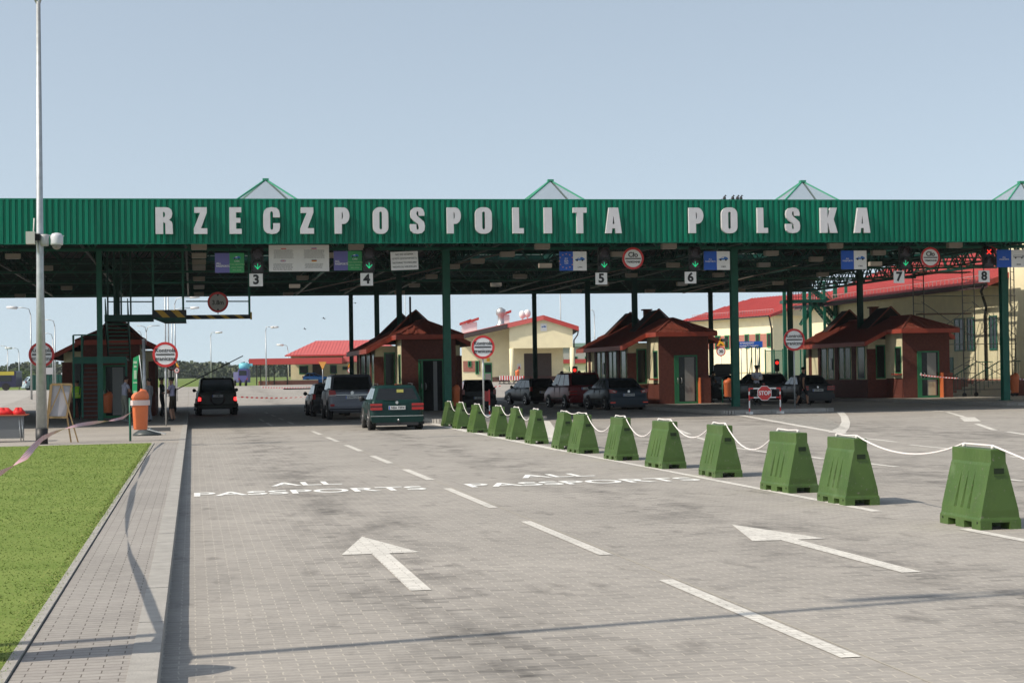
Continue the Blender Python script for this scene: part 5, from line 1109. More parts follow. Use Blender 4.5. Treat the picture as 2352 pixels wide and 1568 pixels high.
# =====================================================================
# CARS
# =====================================================================
def ca(l, r, b): return (PB(l, 880, b)[0]+PB(r, 880, b)[0])/2
def paint(name, col, metal=.0, rough=.3): return mat('car_paint_'+name, col, rough+.08, metal=metal, coat=.08, spec=.3)
M_cglass = mat('car_glass', (.010, .012, .013), .08, spec=.5)
M_tail = mat('tail_light_red', (.35, .012, .012), .25, coat=.6); M_tailon = mat('lit_tail_light', (1.0, .03, .03), .3, emit=2.2); M_clear = mat('clear_lens', (.55, .45, .43), .2)
M_plate = mat('licence_plate_white', (.62, .62, .60), .5); M_trim = mat('dark_trim', (.018, .018, .02), .6); M_chrome = mat('chrome', (.6, .6, .6), .2, metal=1.0)
def car(name, label, cat, x, y, rz, L, W, H, col, belt=.95, clear=.2, rear=(.06, .02, .10, .55), front=(.62, .80), hood=(1.15, .18), sub=None, kind='estate', tail='block', group=None, plate_txt='', plate_z=.72, lit=False, rails=False, wr=.31, roofw=.80, dz=None, wiper=True, spare=False, bumperc=None, open_boot=False):
    zg = (gz(x, y) if dz is None else dz); t = thing(name, label, cat, (x, y, zg), rz, group=group)
    hw = W/2; pm = col
    # lower body: slices (z, rear y, front y, half width, corner r)
    zs = [(clear, .10, L-.12, hw*.90, .12), (clear+.10, .02, L-.03, hw*.98, .16), (.50, .0, L, hw, .18), (.62, .03, L-.02, hw, .18), (.75, rear[0], L-.10, hw*.995, .18)]
    if kind == 'sedan': zs += [(belt-.04, .05, L-.9, hw*.97, .18), (belt+.02, .10, L-1.15, hw*.94, .16)]
    else: zs += [(belt-.06, rear[1]+.04, L-.75, hw*.98, .15), (belt, rear[1]+.05, L-hood[0]+.05, hw*.96, .12)]
    def ring(z, yr, yf, w, r, fr=(0, .5, 1)):
        P = []; k = 3
        for i in range(5): P.append((-w+r+(2*w-2*r)*i/4, yr))
        for i in range(1, k): q = R(90*i/k); P.append((w-r+r*math.sin(q), yr+r-r*math.cos(q)))
        for u in SF: P.append((w, yr+r+(yf-yr-2*r)*u))
        for i in range(1, k): q = R(90*i/k); P.append((w-r+r*math.cos(q), yf-r+r*math.sin(q)))
        for i in range(5): P.append((w-r-(2*w-2*r)*i/4, yf))
        for i in range(1, k): q = R(90*i/k); P.append((-w+r-r*math.sin(q), yf-r+r*math.cos(q)))
        for u in reversed(SF): P.append((-w, yr+r+(yf-yr-2*r)*u))
        for i in range(1, k): q = R(90*i/k); P.append((-w+r-r*math.cos(q), yr+r-r*math.sin(q)))
        return [(px, py, z) for px, py in P]
    SF = [0, .30, .34, .62, .66, 1]
    b = MB(); rings = [ring(*q) for q in zs]; n = len(rings[0])
    for i in range(len(rings)-1): b.add(rings[i]+rings[i+1], [(j, (j+1) % n, n+(j+1) % n, n+j) for j in range(n)], pm if zs[i][0] >= clear+.05 or bumperc is None else pm, True)
    b.face(rings[0][::-1], M_trim); b.face(rings[-1], pm)
    # greenhouse
    yr0 = rear[2]; yf0 = L-hood[0]-.0; rr_ = rear[3]; slope = hood[1]; zt = H
    if kind == 'sedan': yr0 = .62; rr_ = 1.35
    gh = [(belt, yr0, yf0, hw*.94, .10), (belt+.05, yr0+(rr_-yr0)*.10, yf0-.10, hw*.92, .10), (zt-.10, yr0+(rr_-yr0)*.85, yf0-(.9 if kind != 'suv' else .75), hw*roofw+.0, .12), (zt-.03, rr_, yf0-1.0, hw*(roofw-.04), .14), (zt, rr_+.12, yf0-1.15, hw*(roofw-.14), .12)]
    gr = [ring(*q) for q in gh]
    glass = {}
    for i in range(len(gr)-1):
        for j in range(n):
            f = [gr[i][j], gr[i][(j+1) % n], gr[i+1][(j+1) % n], gr[i+1][j]]
            if i == 1:
                seg = None
                if 0 <= j < 4: seg = 'rear_window'
                s0 = 5+2; s1 = s0+5            # right side starts
                if s0 <= j < s1 and (j-s0) in (0, 2, 4): seg = 'side_window%d' % (j-s0)
                f0 = s1+3
                if f0 <= j < f0+4: seg = 'windscreen'
                l0 = f0+4+3
                if l0 <= j < l0+5 and (j-l0) in (0, 2, 4): seg = 'side_window%d' % (10+j-l0)
                if seg: glass.setdefault(seg, []).append(f); continue
            b.face(f, pm, True)
    b.face(gr[-1], pm); 
    # door seams and sill line, arches
    for s in (-1, 1):
        for yy in (L*.36, L*.56): b.box(s*(hw*.975), s*(hw+.003), yy, yy+.012, .35, belt-.05, M_trim)
        b.box(s*(hw-.02), s*(hw+.008), .9, L-1.0, .48, .53, M_trim)
    body = b.build('body', t)
    me = body.data
    for k_, fs in glass.items():
        nm = k_.rstrip('0123456789'); m_ = MB()
        for f in fs:
            c = sum((Vector(v) for v in f), Vector())/4; m_.face(f, M_cglass, False)
        m_.build(nm, t)
    # wheels
    for yy in (L*.17+.02, L*.79):
        for s in (-1, 1):
            a = MB(); a.lathe((s*(hw-.03), yy, wr+.02), [(wr+.06, -.06), (wr+.06, .034)], M_trim, 20, axis='x'); a.build('wheel_arch', body)
            w_ = MB(); cxw = s*(hw-.10); w_.lathe((cxw, yy, wr), [(wr*.72, -.11), (wr*.96, -.11), (wr, -.06), (wr, .09), (wr*.96, .135), (wr*.66, .142)] if s > 0 else [(wr*.66, -.142), (wr*.96, -.135), (wr, -.09), (wr, .06), (wr*.96, .11), (wr*.72, .11)], M_tyre, 22, axis='x'); wh = w_.build('wheel', t)
            r_ = MB(); xo = cxw+s*.143; r_.lathe((xo, yy, wr), [(wr*.66, -.004), (wr*.66, .004)], M_rim, 20, axis='x')
            for k in range(5): an = 2*math.pi*k/5+.3; r_.bar((xo+s*.006, yy+.05*math.cos(an), wr+.05*math.sin(an)), (xo+s*.006, yy+wr*.55*math.cos(an), wr+wr*.55*math.sin(an)), .012, .09, M_trim, up=(1, 0, 0))
            r_.build('rim', wh)
    # bumper
    bc = bumperc or pm; bb = MB(); bb.prism(rr(-hw*.99, hw*.99, clear+.04, .50, .08), -.05, .10, bc); bb.box(-hw*.8, hw*.8, -.045, .1, clear-.06, clear+.06, M_trim); bb.build('rear_bumper', t)
    bb = MB(); bb.prism(rr(-hw*.97, hw*.97, clear+.04, .48, .08), L-.12, L+.03, bc); bb.build('front_bumper', t)
    # rear lights
    tm = M_tailon if lit else M_tail
    for s in (-1, 1):
        q = MB()
        if tail == 'block':
            for z0, z1 in ((.80, .87), (.66, .74)): q.box(s*hw*.56, s*(hw+.005), -.012, .10, z0, z1, tm)
            q.box(s*hw*.56, s*(hw+.002), -.004, .09, .74, .80, mat('smoked_lens', (.10, .01, .01), .3))
        elif tail == 'sweep':
            q.prism([(s*hw*.60, .88), (s*hw*.66, .78), (s*hw*.98, .80), (s*hw*1.0, .96), (s*hw*.82, .95)], -.0, .16, tm); q.prism([(s*hw*.68, .86), (s*hw*.72, .82), (s*hw*.84, .86), (s*hw*.82, .91)], -.006, .0, M_clear)
        elif tail == 'cruiser':
            q.prism([(s*hw*.66, 1.00), (s*hw*.72, 1.22), (s*hw*.985, 1.24), (s*hw*.995, .98)], .02, .14, tm); q.box(s*hw*.70, s*hw*.985, .012, .02, .99, 1.04, M_clear); q.box(s*hw*.76, s*hw*.94, -.056, -.05, .56, .66, tm)
        elif tail == 'low': q.prism([(s*hw*.84, .74), (s*hw*.84, .90), (s*hw*.97, .92), (s*hw*.99, .72)], -.01, .10, tm)
        else: q.box(s*hw*.82, s*hw*.985, -.005, .10, .78, 1.02, tm)
        q.build('tail_light', t)
    for s in (-1, 1): q = MB(); q.prism([(s*hw*.5, .58), (s*hw*.92, .58), (s*hw*.95, .72), (s*hw*.55, .70)], L-.10, L+.01, M_clear); q.build('headlight', t)
    if lit: q = MB(); q.box(-.10, .10, yr0+.30, yr0+.34, zt-.12, zt-.07, M_tailon); q.build('high_brake_light', t)
    # plate
    p = MB(); yp = -.02 if not spare else -.30; p.box(-.27, .27, yp-.006, .08, plate_z-.06, plate_z+.06, M_plate); pl = p.build('licence_plate', t)
    if plate_txt:
        p = MB(); text(p, plate_txt, .02, yp-.010, plate_z, .105, M_black, .003, bold=.0015, sx=.95); p.box(-.268, -.235, yp-.009, yp-.006, plate_z-.055, plate_z+.055, M_blue); p.build('plate_lettering', pl)
    # mirrors
    for s in (-1, 1): q = MB(); q.lathe((s*(hw+.10), yf0-.55, belt+.07), [(.02, -.07), (.085, -.05), (.095, .0), (.06, .06)], M_trim, 10, axis='y'); q.bar((s*(hw*.93), yf0-.5, belt+.02), (s*(hw+.06), yf0-.53, belt+.05), .04, .04, M_trim); q.build('mirror', t)
    if wiper: q = MB(); q.bar((.02, yr0-.0, belt+.03), (-.42, yr0+.01, belt+.06), .02, .02, M_trim); q.build('wiper', t)
    if rails:
        for s in (-1, 1): q = MB(); q.tube([(s*hw*.66, rr_+.1, zt-.02), (s*hw*.66, rr_+.2, zt+.045), (s*hw*.66, yf0-1.3, zt+.045), (s*hw*.66, yf0-1.15, zt-.02)], .018, M_trim, 6); q.build('roof_rail', t)
    if spare:
        q = MB(); q.lathe((0, -.14, .86), [(.25, -.13), (.34, -.11), (.36, -.06), (.36, .10), (.30, .14)], M_trim, 24, axis='y'); q.lathe((0, -.275, .86), [(.30, -.004), (.30, .004)], mat('spare_cover', (.09, .095, .09), .5), 24, axis='y'); q.build('spare_wheel', t)
    q = MB(); q.tube([(-hw*.5, -.03, clear), (-hw*.5, .3, clear+.02)], .03, M_galv, 8); q.build('exhaust', t)
    return t
P_green = paint('green', (.002, .024, .020), .2, .3); P_silver = paint('grey', (.13, .135, .155), .5, .32); P_black = paint('black', (.010, .011, .011), .2, .25); P_olive = paint('olive_black', (.035, .040, .033), .4, .3)
P_red = paint('dark_red', (.14, .010, .014), .3, .25); P_blueb = paint('slate', (.030, .042, .055), .4, .28); P_dgrey = paint('dark_grey', (.045, .048, .05), .4, .3); P_lt = paint('light_blue', (.35, .45, .50), .1, .35)
c = car('estate_car', 'dark green estate car standing in the sun in front of the open door booth', 'car', ca(851, 971, 58.75), 58.75, R(-1.5), 4.6, 1.72, 1.46, P_green, belt=.94, clear=.22, rear=(.03, .0, .08, .50), plate_txt='NBA 73PX', plate_z=.73, rails=True, roofw=.78, tail='block')
q = MB(); q.lathe((0, .02, .90), [(.05, -.01), (.05, .0)], M_chrome, 14, axis='y'); q.build('round_badge', c)
q = MB(); q.box(.02, .24, .30, .31, 1.22, 1.32, mat('sticker_yellow', (.45, .42, .10), .6)); q.build('window_sticker', c)
q = MB(); q.bar((.03, -.05, .25), (.03, -.13, .28), .05, .05, M_trim); q.lathe((.03, -.13, .30), [(.01, 0), (.03, .02), (.03, .05), (.01, .07)], M_chrome, 8); q.build('tow_ball', c)
q = MB(); q.box(-.86, .86, -.056, -.05, .455, .475, M_chrome); q.build('bumper_trim', c)
c = car('off_road_car', 'silver grey off road car in the shade behind the green estate', 'car', ca(755, 862, 75.4), 75.4, 0, 4.95, 1.95, 1.88, P_silver, belt=1.20, clear=.35, rear=(.02, .02, .10, .42), kind='suv', tail='cruiser', plate_txt='H 996 CH', plate_z=.93, rails=True, wr=.38, roofw=.84)
q = MB(); q.box(-.75, .75, .012, .03, 1.02, 1.05, M_chrome); q.lathe((0, .0, 1.12), [(.07, -.01), (.07, .01)], M_chrome, 14, axis='y'); q.build('chrome_strip', c)
car('dark_car', 'dark car ahead of the silver grey off road car, only its left side showing', 'car', ca(701, 729, 86)+.75, 83.6, R(1), 4.4, 1.75, 1.50, P_black, tail='upright', belt=.96)
car('off_road_car', 'black off road car with lit red tail lights and a spare wheel on its back', 'car', ca(452, 546, 91.7), 91.7, R(1.5), 4.3, 1.93, 1.88, P_olive, belt=1.18, clear=.38, rear=(.02, .02, .08, .32), kind='suv', tail='low', plate_z=.98, plate_txt='P 482', lit=True, wr=.38, roofw=.84, spare=True, wiper=False)
car('dark_car', 'black hatchback half hidden behind the border control sign pole', 'car', ca(1064, 1136, 90), 90.0, R(-4), 4.2, 1.75, 1.52, P_black, tail='upright', belt=.97, plate_z=.62, plate_txt='E 114')
c = car('dark_car', 'black estate with roof rails at the head of the queue, left of the red car', 'car', ca(1219, 1281, 101.4), 101.4, R(9), 4.6, 1.75, 1.50, P_black, rails=True, tail='upright', plate_txt='T 728 OK')
car('people_carrier', 'tall dark red car between the black estate and the dark saloon', 'car', ca(1310, 1386, 88.6), 88.6, R(5), 4.7, 1.86, 1.78, P_red, belt=1.10, clear=.25, kind='suv', tail='block', plate_z=.98, plate_txt='H 37', rails=True, roofw=.83)
c = car('saloon_car', 'dark saloon at the end of the queue beside the third booth', 'car', ca(1397, 1491, 81.6), 81.6, R(3), 4.75, 1.86, 1.48, P_blueb, belt=.98, kind='sedan', tail='sweep', plate_txt='C966XT39', plate_z=.70, wiper=False)
q = MB()
for s in (-1, 1): q.box(s*.66, s*.90, -.056, -.05, .34, .37, mat('glowing_reflector_red', (.6, .05, .02), .3, emit=.25))  # reflectors get a weak glow of their own in place of caught light
q.lathe((0, .02, .86), [(.06, -.01), (.06, .0)], M_chrome, 12, axis='y'); q.build('reflector', c)
c = car('saloon_car', 'dark saloon with a round badge right of the man in shorts', 'car', ca(1840, 1917, 86.5), 86.5, R(-2), 4.5, 1.72, 1.42, P_dgrey, belt=.92, kind='sedan', tail='block', plate_txt='GST 4361', plate_z=.66, wiper=False)
q = MB(); q.lathe((0, .02, .82), [(.05, -.01), (.05, .0)], M_chrome, 12, axis='y'); q.build('round_badge', c)
car('dark_car', 'dark grey estate seen side on behind the officer with the cap', 'car', ca(1745, 1825, 92.6), 92.6, R(10), 4.5, 1.75, 1.52, P_dgrey, rails=True, tail='upright', plate_txt='B 20', belt=.95)
c = car('hatchback_car', 'grey car with its tailgate lifted open behind the right middle column', 'car', ca(1632, 1692, 100.3), 100.3, R(0), 4.3, 1.75, 1.50, P_dgrey, tail='upright', belt=.95)
q = MB(); q.prism([(-.6, 1.50), (.6, 1.50), (.72, 1.62), (.70, 2.02), (.55, 2.12), (-.55, 2.12), (-.70, 2.02), (-.72, 1.62)], -.45, -.38, P_black); q.bar((-.6, -.4, 1.6), (-.6, .45, 1.45), .05, .05, M_trim); q.bar((.6, -.4, 1.6), (.6, .45, 1.45), .05, .05, M_trim); q.build('open_tailgate', c)
# far vehicles
def atg(px, Y): a = at(px, Y); return a
a = at(548, 205); t = thing('lorry', 'small violet blue lorry with a pale blue tank on the far road', 'lorry', (a[0], a[1], gz(*a)), -TH)
Mv = mat('violet_blue_paint', (.08, .08, .25), .5); Mc = mat('pale_blue_tank', (.15, .48, .58), .5)
q = MB(); q.box(-.1, .95, 0, 2.2, .4, 1.9, Mv); q.box(-.7, -.15, 0.4, 2.0, .4, 1.6, mat('grey_violet', (.20, .20, .35), .5)); q.build('body', t); q = MB(); q.lathe((.45, 1.0, 1.9), [(.5, 0), (.62, .15), (.62, .6), (.3, .72)], Mc, 16); q.bar((.9, 1, 2.35), (1.4, 1, 2.4), .3, .3, Mc); q.build('tank', t)
q = MB(); q.box(.0, .85, -.02, 0, 1.2, 1.75, M_cglass); q.build('window', t)
for xx in (-.5, .1, .75): q = MB(); q.lathe((xx, .1, .35), [(.35, -.1), (.35, .1)], M_tyre, 14, axis='x'); q.build('wheel', t)
for xx in (-.05, .85): q = MB(); q.box(xx, xx+.1, -.03, 0, .7, .9, M_tail); q.build('tail_light', t)
Mb_ = paint('mid_blue', (.04, .20, .55), .1)
a = at(695, 221); car('blue_car', 'small bright blue car parked by the low brick wall of the red roofed shed', 'car', a[0], a[1], R(-100), 3.6, 1.55, 1.4, Mb_, tail='upright')
a = at(53, 200); car('white_car', 'pale blue white car on the far left road behind the lamp mast', 'car', a[0], a[1], R(-70), 4.3, 1.7, 1.5, P_lt, tail='upright')
a = at(8, 195); t = thing('coach', 'dark blue coach with a yellow band at the far left edge', 'coach', (a[0], a[1], gz(*a)), -TH)
q = MB(); q.prism(rr(-8.5, 1.3, .35, 2.1, .15), 0, 2.4, mat('coach_navy', (.015, .016, .05), .35)); q.build('body', t); q = MB(); q.box(-8.4, 1.1, -.02, .0, 1.65, 2.05, mat('coach_yellow', (.42, .36, .04), .5)); q.build('band', t)
q = MB(); 
for i in range(6): q.box(-8+i*1.5, -6.7+i*1.5, -.015, 0, 1.0, 1.55, M_cglass)
q.build('window', t)
for xx in (-7, .2): q = MB(); q.lathe((xx, .0, .4), [(.4, -.1), (.4, .1)], M_tyre, 14, axis='y'); q.build('wheel', t)
a = at(112, 190); t = thing('site_fence', 'dark green sheet fence on the far left behind the border sign', 'fence', (a[0], a[1], gz(*a)), -TH)
q = MB(); q.box(-2.0, 1.8, 0, .1, 0, 1.6, M_dsteel)
for i in range(12): q.box(-2.0+i*.32, -1.92+i*.32, -.04, 0, 0, 1.6, M_dsteel)
q.build('panel', t); q = MB(); q.box(-.5, .4, -.06, 0, 1.65, 2.35, mat('board_grey', (.40, .40, .42), .6)); q.build('notice', t)
q = MB(); q.box(1.0, 1.8, 1, 3, 1.5, 1.8, M_white); q.build('white_roof', t)

# =====================================================================
# PEOPLE
# =====================================================================
def person(label, loc, rz, h=1.78, shirt=(.4, .4, .42), trousers=(.1, .1, .1), hair=(.03, .02, .015), pose='stand', sleeves='short', shorts=False, cap=None, shoes=(.03, .03, .03), hold=None, vest=None, walk=0.0, bend=0.0, group=None):
    s = h/1.78; t = thing('person', label, 'person', loc, rz, group=group)
    V = Vector
    leg = walk
    J = {}
    J['pel'] = V((0, 0, .93)); J['wst'] = V((0, .01+bend*.05, 1.08)); J['chs'] = V((0, bend*.18, 1.30)); J['nck'] = V((0, bend*.26, 1.47)); J['hd0'] = V((0, bend*.32+.01, 1.56)); J['hd1'] = V((0, bend*.36+.01, 1.70))
    for s_, sd in (('l', -1), ('r', 1)):
        f = leg*sd
        J['hip'+s_] = V((sd*.095, 0, .90)); J['kne'+s_] = V((sd*.11, .06+f*.5, .50)); J['ank'+s_] = V((sd*.115, f*.9-.03, .09)); J['toe'+s_] = V((sd*.13, f*.9+.15, .035))
        J['shl'+s_] = V((sd*.185, bend*.2, 1.42))
        if pose == 'fold': J['elb'+s_] = V((sd*.25, .10+bend*.1, 1.16)); J['wri'+s_] = V((sd*.08, .34, 1.13)); J['hnd'+s_] = V((sd*.02, .40, 1.14))
        elif pose == 'point' and sd > 0: J['elb'+s_] = V((.25, .2, 1.15)); J['wri'+s_] = V((.14, .44, 1.10)); J['hnd'+s_] = V((.12, .52, 1.10))
        else: J['elb'+s_] = V((sd*.235, .0-f*.25, 1.14)); J['wri'+s_] = V((sd*.225, .08-f*.5, .90)); J['hnd'+s_] = V((sd*.22, .11-f*.55, .82))
    E = [('pel', 'wst'), ('wst', 'chs'), ('chs', 'nck'), ('nck', 'hd0'), ('hd0', 'hd1')]
    RD = {'pel': .145, 'wst': .13, 'chs': .155, 'nck': .058, 'hd0': .085, 'hd1': .085}
    for s_ in 'lr':
        E += [('pel', 'hip'+s_), ('hip'+s_, 'kne'+s_), ('kne'+s_, 'ank'+s_), ('ank'+s_, 'toe'+s_), ('chs', 'shl'+s_), ('shl'+s_, 'elb'+s_), ('elb'+s_, 'wri'+s_), ('wri'+s_, 'hnd'+s_)]
        RD.update({'hip'+s_: .098, 'kne'+s_: .062, 'ank'+s_: .045, 'toe'+s_: .04, 'shl'+s_: .068, 'elb'+s_: .048, 'wri'+s_: .031, 'hnd'+s_: .034})
    names = list(J); me = bpy.data.meshes.new('sk'); me.from_pydata([tuple(J[k]*s) for k in names], [(names.index(a), names.index(b)) for a, b in E], [])
    o = bpy.data.objects.new('sk', me); COL.objects.link(o); sk = o.modifiers.new('s', 'SKIN'); sk.branch_smoothing = .6
    for i, k in enumerate(names):
        r_ = RD[k]*s; me.skin_vertices[0].data[i].radius = (r_*(1.15 if k in ('chs', 'wst', 'pel') else 1), r_*(.78 if k in ('chs', 'wst') else 1)); me.skin_vertices[0].data[i].use_root = (k == 'pel')
    ss = o.modifiers.new('u', 'SUBSURF'); ss.levels = 1; ss.render_levels = 1
    dg = bpy.context.evaluated_depsgraph_get(); dg.update(); bm_ = bpy.data.meshes.new_from_object(o.evaluated_get(dg)); bpy.data.objects.remove(o)
    ms = mat('cloth_%d' % int(sum(shirt)*9999), shirt, .9, var=.08, vscale=12); mt = mat('cloth_%d' % int(sum(trousers)*9999+7), trousers, .9, var=.08, vscale=12); mk_ = mat('shoe_%d' % int(sum(shoes)*999), shoes, .6)
    bm_.materials.clear()
    for m_ in (ms, mt, M_skin, mk_): bm_.materials.append(m_)
    def cls(a, b, u):
        k = a+b
        if k.startswith('nck') or k.startswith('hd0'): return 2 if u > .1 or k.startswith('hd') else 0
        if a[:3] in ('pel',) and b[:3] == 'hip': return 1
        if a == 'pel': return 1 if u < .35 else 0
        if a[:3] == 'hip': return 1
        if a[:3] == 'kne': return 2 if shorts and u > .08 else 1
        if a[:3] == 'ank': return 3
        if a[:3] == 'shl': return 0 if sleeves == 'long' or u < .62 else 2
        if a[:3] == 'elb': return 0 if sleeves == 'long' else 2
        if a[:3] == 'wri': return 2
        return 0
    for p in bm_.polygons:
        c = p.center; best = (9, 0)
        for a, b in E:
            A, B = J[a]*s, J[b]*s; d = B-A; u = max(0, min(1, (c-A).dot(d)/d.length_squared)); q = (c-(A+d*u)).length-(RD[a]*(1-u)+RD[b]*u)*s
            if q < best[0]: best = (q, cls(a, b, u))
        p.material_index = best[1]; p.use_smooth = True
    # fingers, thumb, nose and ears joined to the same body mesh
    x = MB()
    for s_, sd in (('l', -1), ('r', 1)):
        H0 = J['hnd'+s_]*s; d = (J['hnd'+s_]-J['wri'+s_]).normalized(); side = d.cross(V((0, 0, 1)) if abs(d.z) < .8 else V((0, 1, 0))).normalized()
        for k in range(4): o_ = side*(.012*(k-1.5))*2*s; ln_ = (.075, .085, .08, .062)[k]*s; curl = V((0, .3, -.2))*.02; x.tube([H0+o_-d*.015, H0+o_+d*ln_*.55, H0+o_+d*ln_+curl], .009*s, M_skin, 5, r2=.006*s)
        x.tube([H0-d*.03*s, H0+side*sd*.035*s+d*.01, H0+side*sd*.045*s+d*.045*s], .010*s, M_skin, 5, r2=.007*s)
    hc = (J['hd0']+(J['hd1']-J['hd0'])*.55)*s
    x.tube([hc+V((0, .085, .01))*s, hc+V((0, .112, -.022))*s], .010*s, M_skin, 5, r2=.014*s); 
    for sd in (-1, 1): x.lathe(tuple(hc+V((sd*.088, -.005, -.01))*s), [(.028*s, -.008), (.022*s, .008)], M_skin, 8, axis='x')
    k0 = len(bm_.vertices); vv = [tuple(v.co) for v in bm_.vertices]+[tuple(v) for v in x.v]; ff = [tuple(p.vertices) for p in bm_.polygons]+[tuple(i+k0 for i in f) for f in x.f]
    mi_ = [p.material_index for p in bm_.polygons]+[2]*len(x.f); m3 = bpy.data.meshes.new('body'); m3.from_pydata(vv, [], ff)
    for m_ in (ms, mt, M_skin, mk_): m3.materials.append(m_)
    m3.polygons.foreach_set('material_index', mi_); m3.polygons.foreach_set('use_smooth', [True]*len(ff)); m3.update(); bo = bpy.data.objects.new('body', m3); COL.objects.link(bo); bo.parent = t; bpy.data.meshes.remove(bm_)
    fc = MB(); Me = mat('eye_dark', (.02, .015, .012), .4); Ml = mat('lip', (.28, .10, .08), .6)
    for sd in (-1, 1): fc.lathe(tuple(hc+V((sd*.032, .078, .016))*s), [(.010*s, 0), (.010*s, .006)], Me, 8, axis='y'); fc.box(*[v*s for v in (hc.x/s+sd*.018, hc.x/s+sd*.048, hc.y/s+.080, hc.y/s+.088, hc.z/s+.034, hc.z/s+.040)], Me)
    fc.box(hc.x-.024*s, hc.x+.024*s, hc.y+.078*s, hc.y+.090*s, hc.z-.056*s, hc.z-.047*s, Ml); fc.build('face', t)
    hr = MB(); mh = mat('hair_%d' % int(sum(hair)*9999), hair, .9); hr.lathe(tuple(hc+V((0, -.018, .005))*s), [(.090*s, -.02*s), (.101*s, .02*s), (.094*s, .06*s), (.066*s, .095*s), (.02*s, .108*s)], mh, 14); hr.build('hair', t)
    if cap: cm = MB(); mc = mat('cap_%d' % int(sum(cap)*9999), cap, .8); cm.lathe(tuple(hc+V((0, -.005, .045))*s), [(.100*s, 0), (.102*s, .03*s), (.135*s, .065*s), (.13*s, .085*s), (.03*s, .09*s)], mc, 18); cm.box(-.07*s, .07*s, hc.y+.07*s, hc.y+.15*s, hc.z+.045*s, hc.z+.055*s, mc); cm.build('cap', t)
    if vest:
        vm = MB(); mv = mat('hi_vis_yellow', vest, .7); mr_ = mat('reflective_strip', (.55, .60, .12), .4)
        pr = [(.165, .95), (.175, 1.05), (.175, 1.25), (.19, 1.38), (.12, 1.47)]
        vs = []; n = 18
        for r_, z in pr: vs += [(r_*1.22*s*math.cos(2*math.pi*k/n), r_*.86*s*math.sin(2*math.pi*k/n)+.01, z*s) for k in range(n)]
        vm.add(vs, [(i*n+k, i*n+(k+1) % n, (i+1)*n+(k+1) % n, (i+1)*n+k) for i in range(len(pr)-1) for k in range(n)], mv, True)
        for z in (1.03, 1.13): vm.add([(.178*1.235*s*math.cos(2*math.pi*k/n), .178*.88*s*math.sin(2*math.pi*k/n)+.01, (z+dz)*s) for dz in (0, .045) for k in range(n)], [(k, (k+1) % n, n+(k+1) % n, n+k) for k in range(n)], mr_, True)
        vm.build('vest', t)
    if hold:
        hh = MB(); Hm = (J['hndl']+J['hndr'])*.5*s if pose == 'fold' else J['hndr']*s; hh.box(Hm.x-.08, Hm.x+.08, Hm.y+.01, Hm.y+.03, Hm.z-.02, Hm.z+.13, mat('paper_white', (.6, .6, .58), .8)); o2 = hh.build('papers'); o2.parent = None
        o2.location = t.location; o2.rotation_euler = t.rotation_euler; tag(o2, hold, 'papers')
    return t
def onp(px, py, h=.15): p = G(px, py, h); return p
person('officer in a pale shirt and dark cap holding papers above the STOP barrier', onp(1738, 930), R(188), 1.80, (.42, .42, .50), (.045, .045, .035), cap=(.02, .03, .02), pose='fold', hold='white papers held by the officer above the STOP barrier', bend=.25)
person('man in a dark T-shirt and black shorts walking right beside the border sign pole', onp(1843, 931, 0), R(-80), 1.86, (.022, .025, .03), (.010, .010, .012), hair=(.02, .015, .01), shorts=True, walk=.26, bend=.25)
person('man in a pale shirt and beige trousers standing left of the green banner', onp(285, 969.6), R(-60), 1.86, (.36, .36, .45), (.22, .22, .18), hair=(.02, .012, .01), pose='fold', bend=.3, shoes=(.3, .3, .3))
person('person in a grey shirt standing behind the green banner and pole', onp(343, 969), R(60), 1.76, (.26, .26, .27), (.25, .27, .30), pose='stand', sleeves='long')
person('person in dark clothes standing right behind the second border sign', onp(372, 958), R(-75), 1.80, (.012, .02, .02), (.012, .016, .016), pose='fold', sleeves='long')
person('officer in a lilac shirt and green cap with shorts right of the second border sign', onp(397, 967), R(65), 1.76, (.42, .40, .55), (.045, .035, .022), cap=(.01, .035, .03), pose='fold', shorts=True, bend=.1)
person('person in a bright yellow green vest standing behind the easel', onp(177, 962.5), R(170), 1.76, (.05, .10, .04), (.012, .014, .012), vest=(.32, .62, .04), pose='stand')
person('dark haired man in black reaching out over the black estate car', onp(1294, 921, 0), R(80), 1.95, (.012, .012, .014), (.012, .012, .014), pose='point', sleeves='long', bend=.2)
person('dark haired man behind the roof of the dark red car', onp(1331, 922, 0), R(170), 1.95, (.25, .27, .28), (.02, .02, .02), pose='stand')
person('person in a grey shirt leaning by the brick wall of the third booth', onp(1633, 925, 0), R(-70), 1.75, (.11, .11, .10), (.02, .02, .02), pose='fold', bend=.6)
# =====================================================================
# SIGNS, BINS, LAMPS AND SMALL THINGS
# =====================================================================
def kontrola(bx, by, cy, rpx, label, h=.15, pr=.032):
    p = G(bx, by, h); x, y = p[0], p[1]; zc = PB(bx, cy, y)[2]; X_, Y_ = x, y; Yc = x*math.sin(TH)+y*math.cos(TH); r = rpx/F*Yc
    t = thing('border_sign', label, 'road sign', (x, y, p[2]), world=True, group='round border control signs')
    po = MB(); po.tube([(x, y+.06, p[2]), (x, y+.06, zc+r*.8)], pr, M_galv, 10); po.build('pole', t)
    def ln(T):
        text(T, 'Kontrola', x, y-.008, zc+.33*r, .44*r, M_black, bold=.003); T.box(x-.72*r, x+.72*r, y-.012, y-.006, zc-.05*r, zc+.06*r, M_black); text(T, 'graniczna', x, y-.008, zc-.33*r, .43*r, M_black, bold=.003)
    round_sign_parts(t, x, y, zc, r, ln); return t
kontrola(97, 977, 814, 29, 'round border control sign half hidden behind the tall lamp mast'); kontrola(381.5, 978, 814, 29, 'round border control sign right of the orange bin at the left')
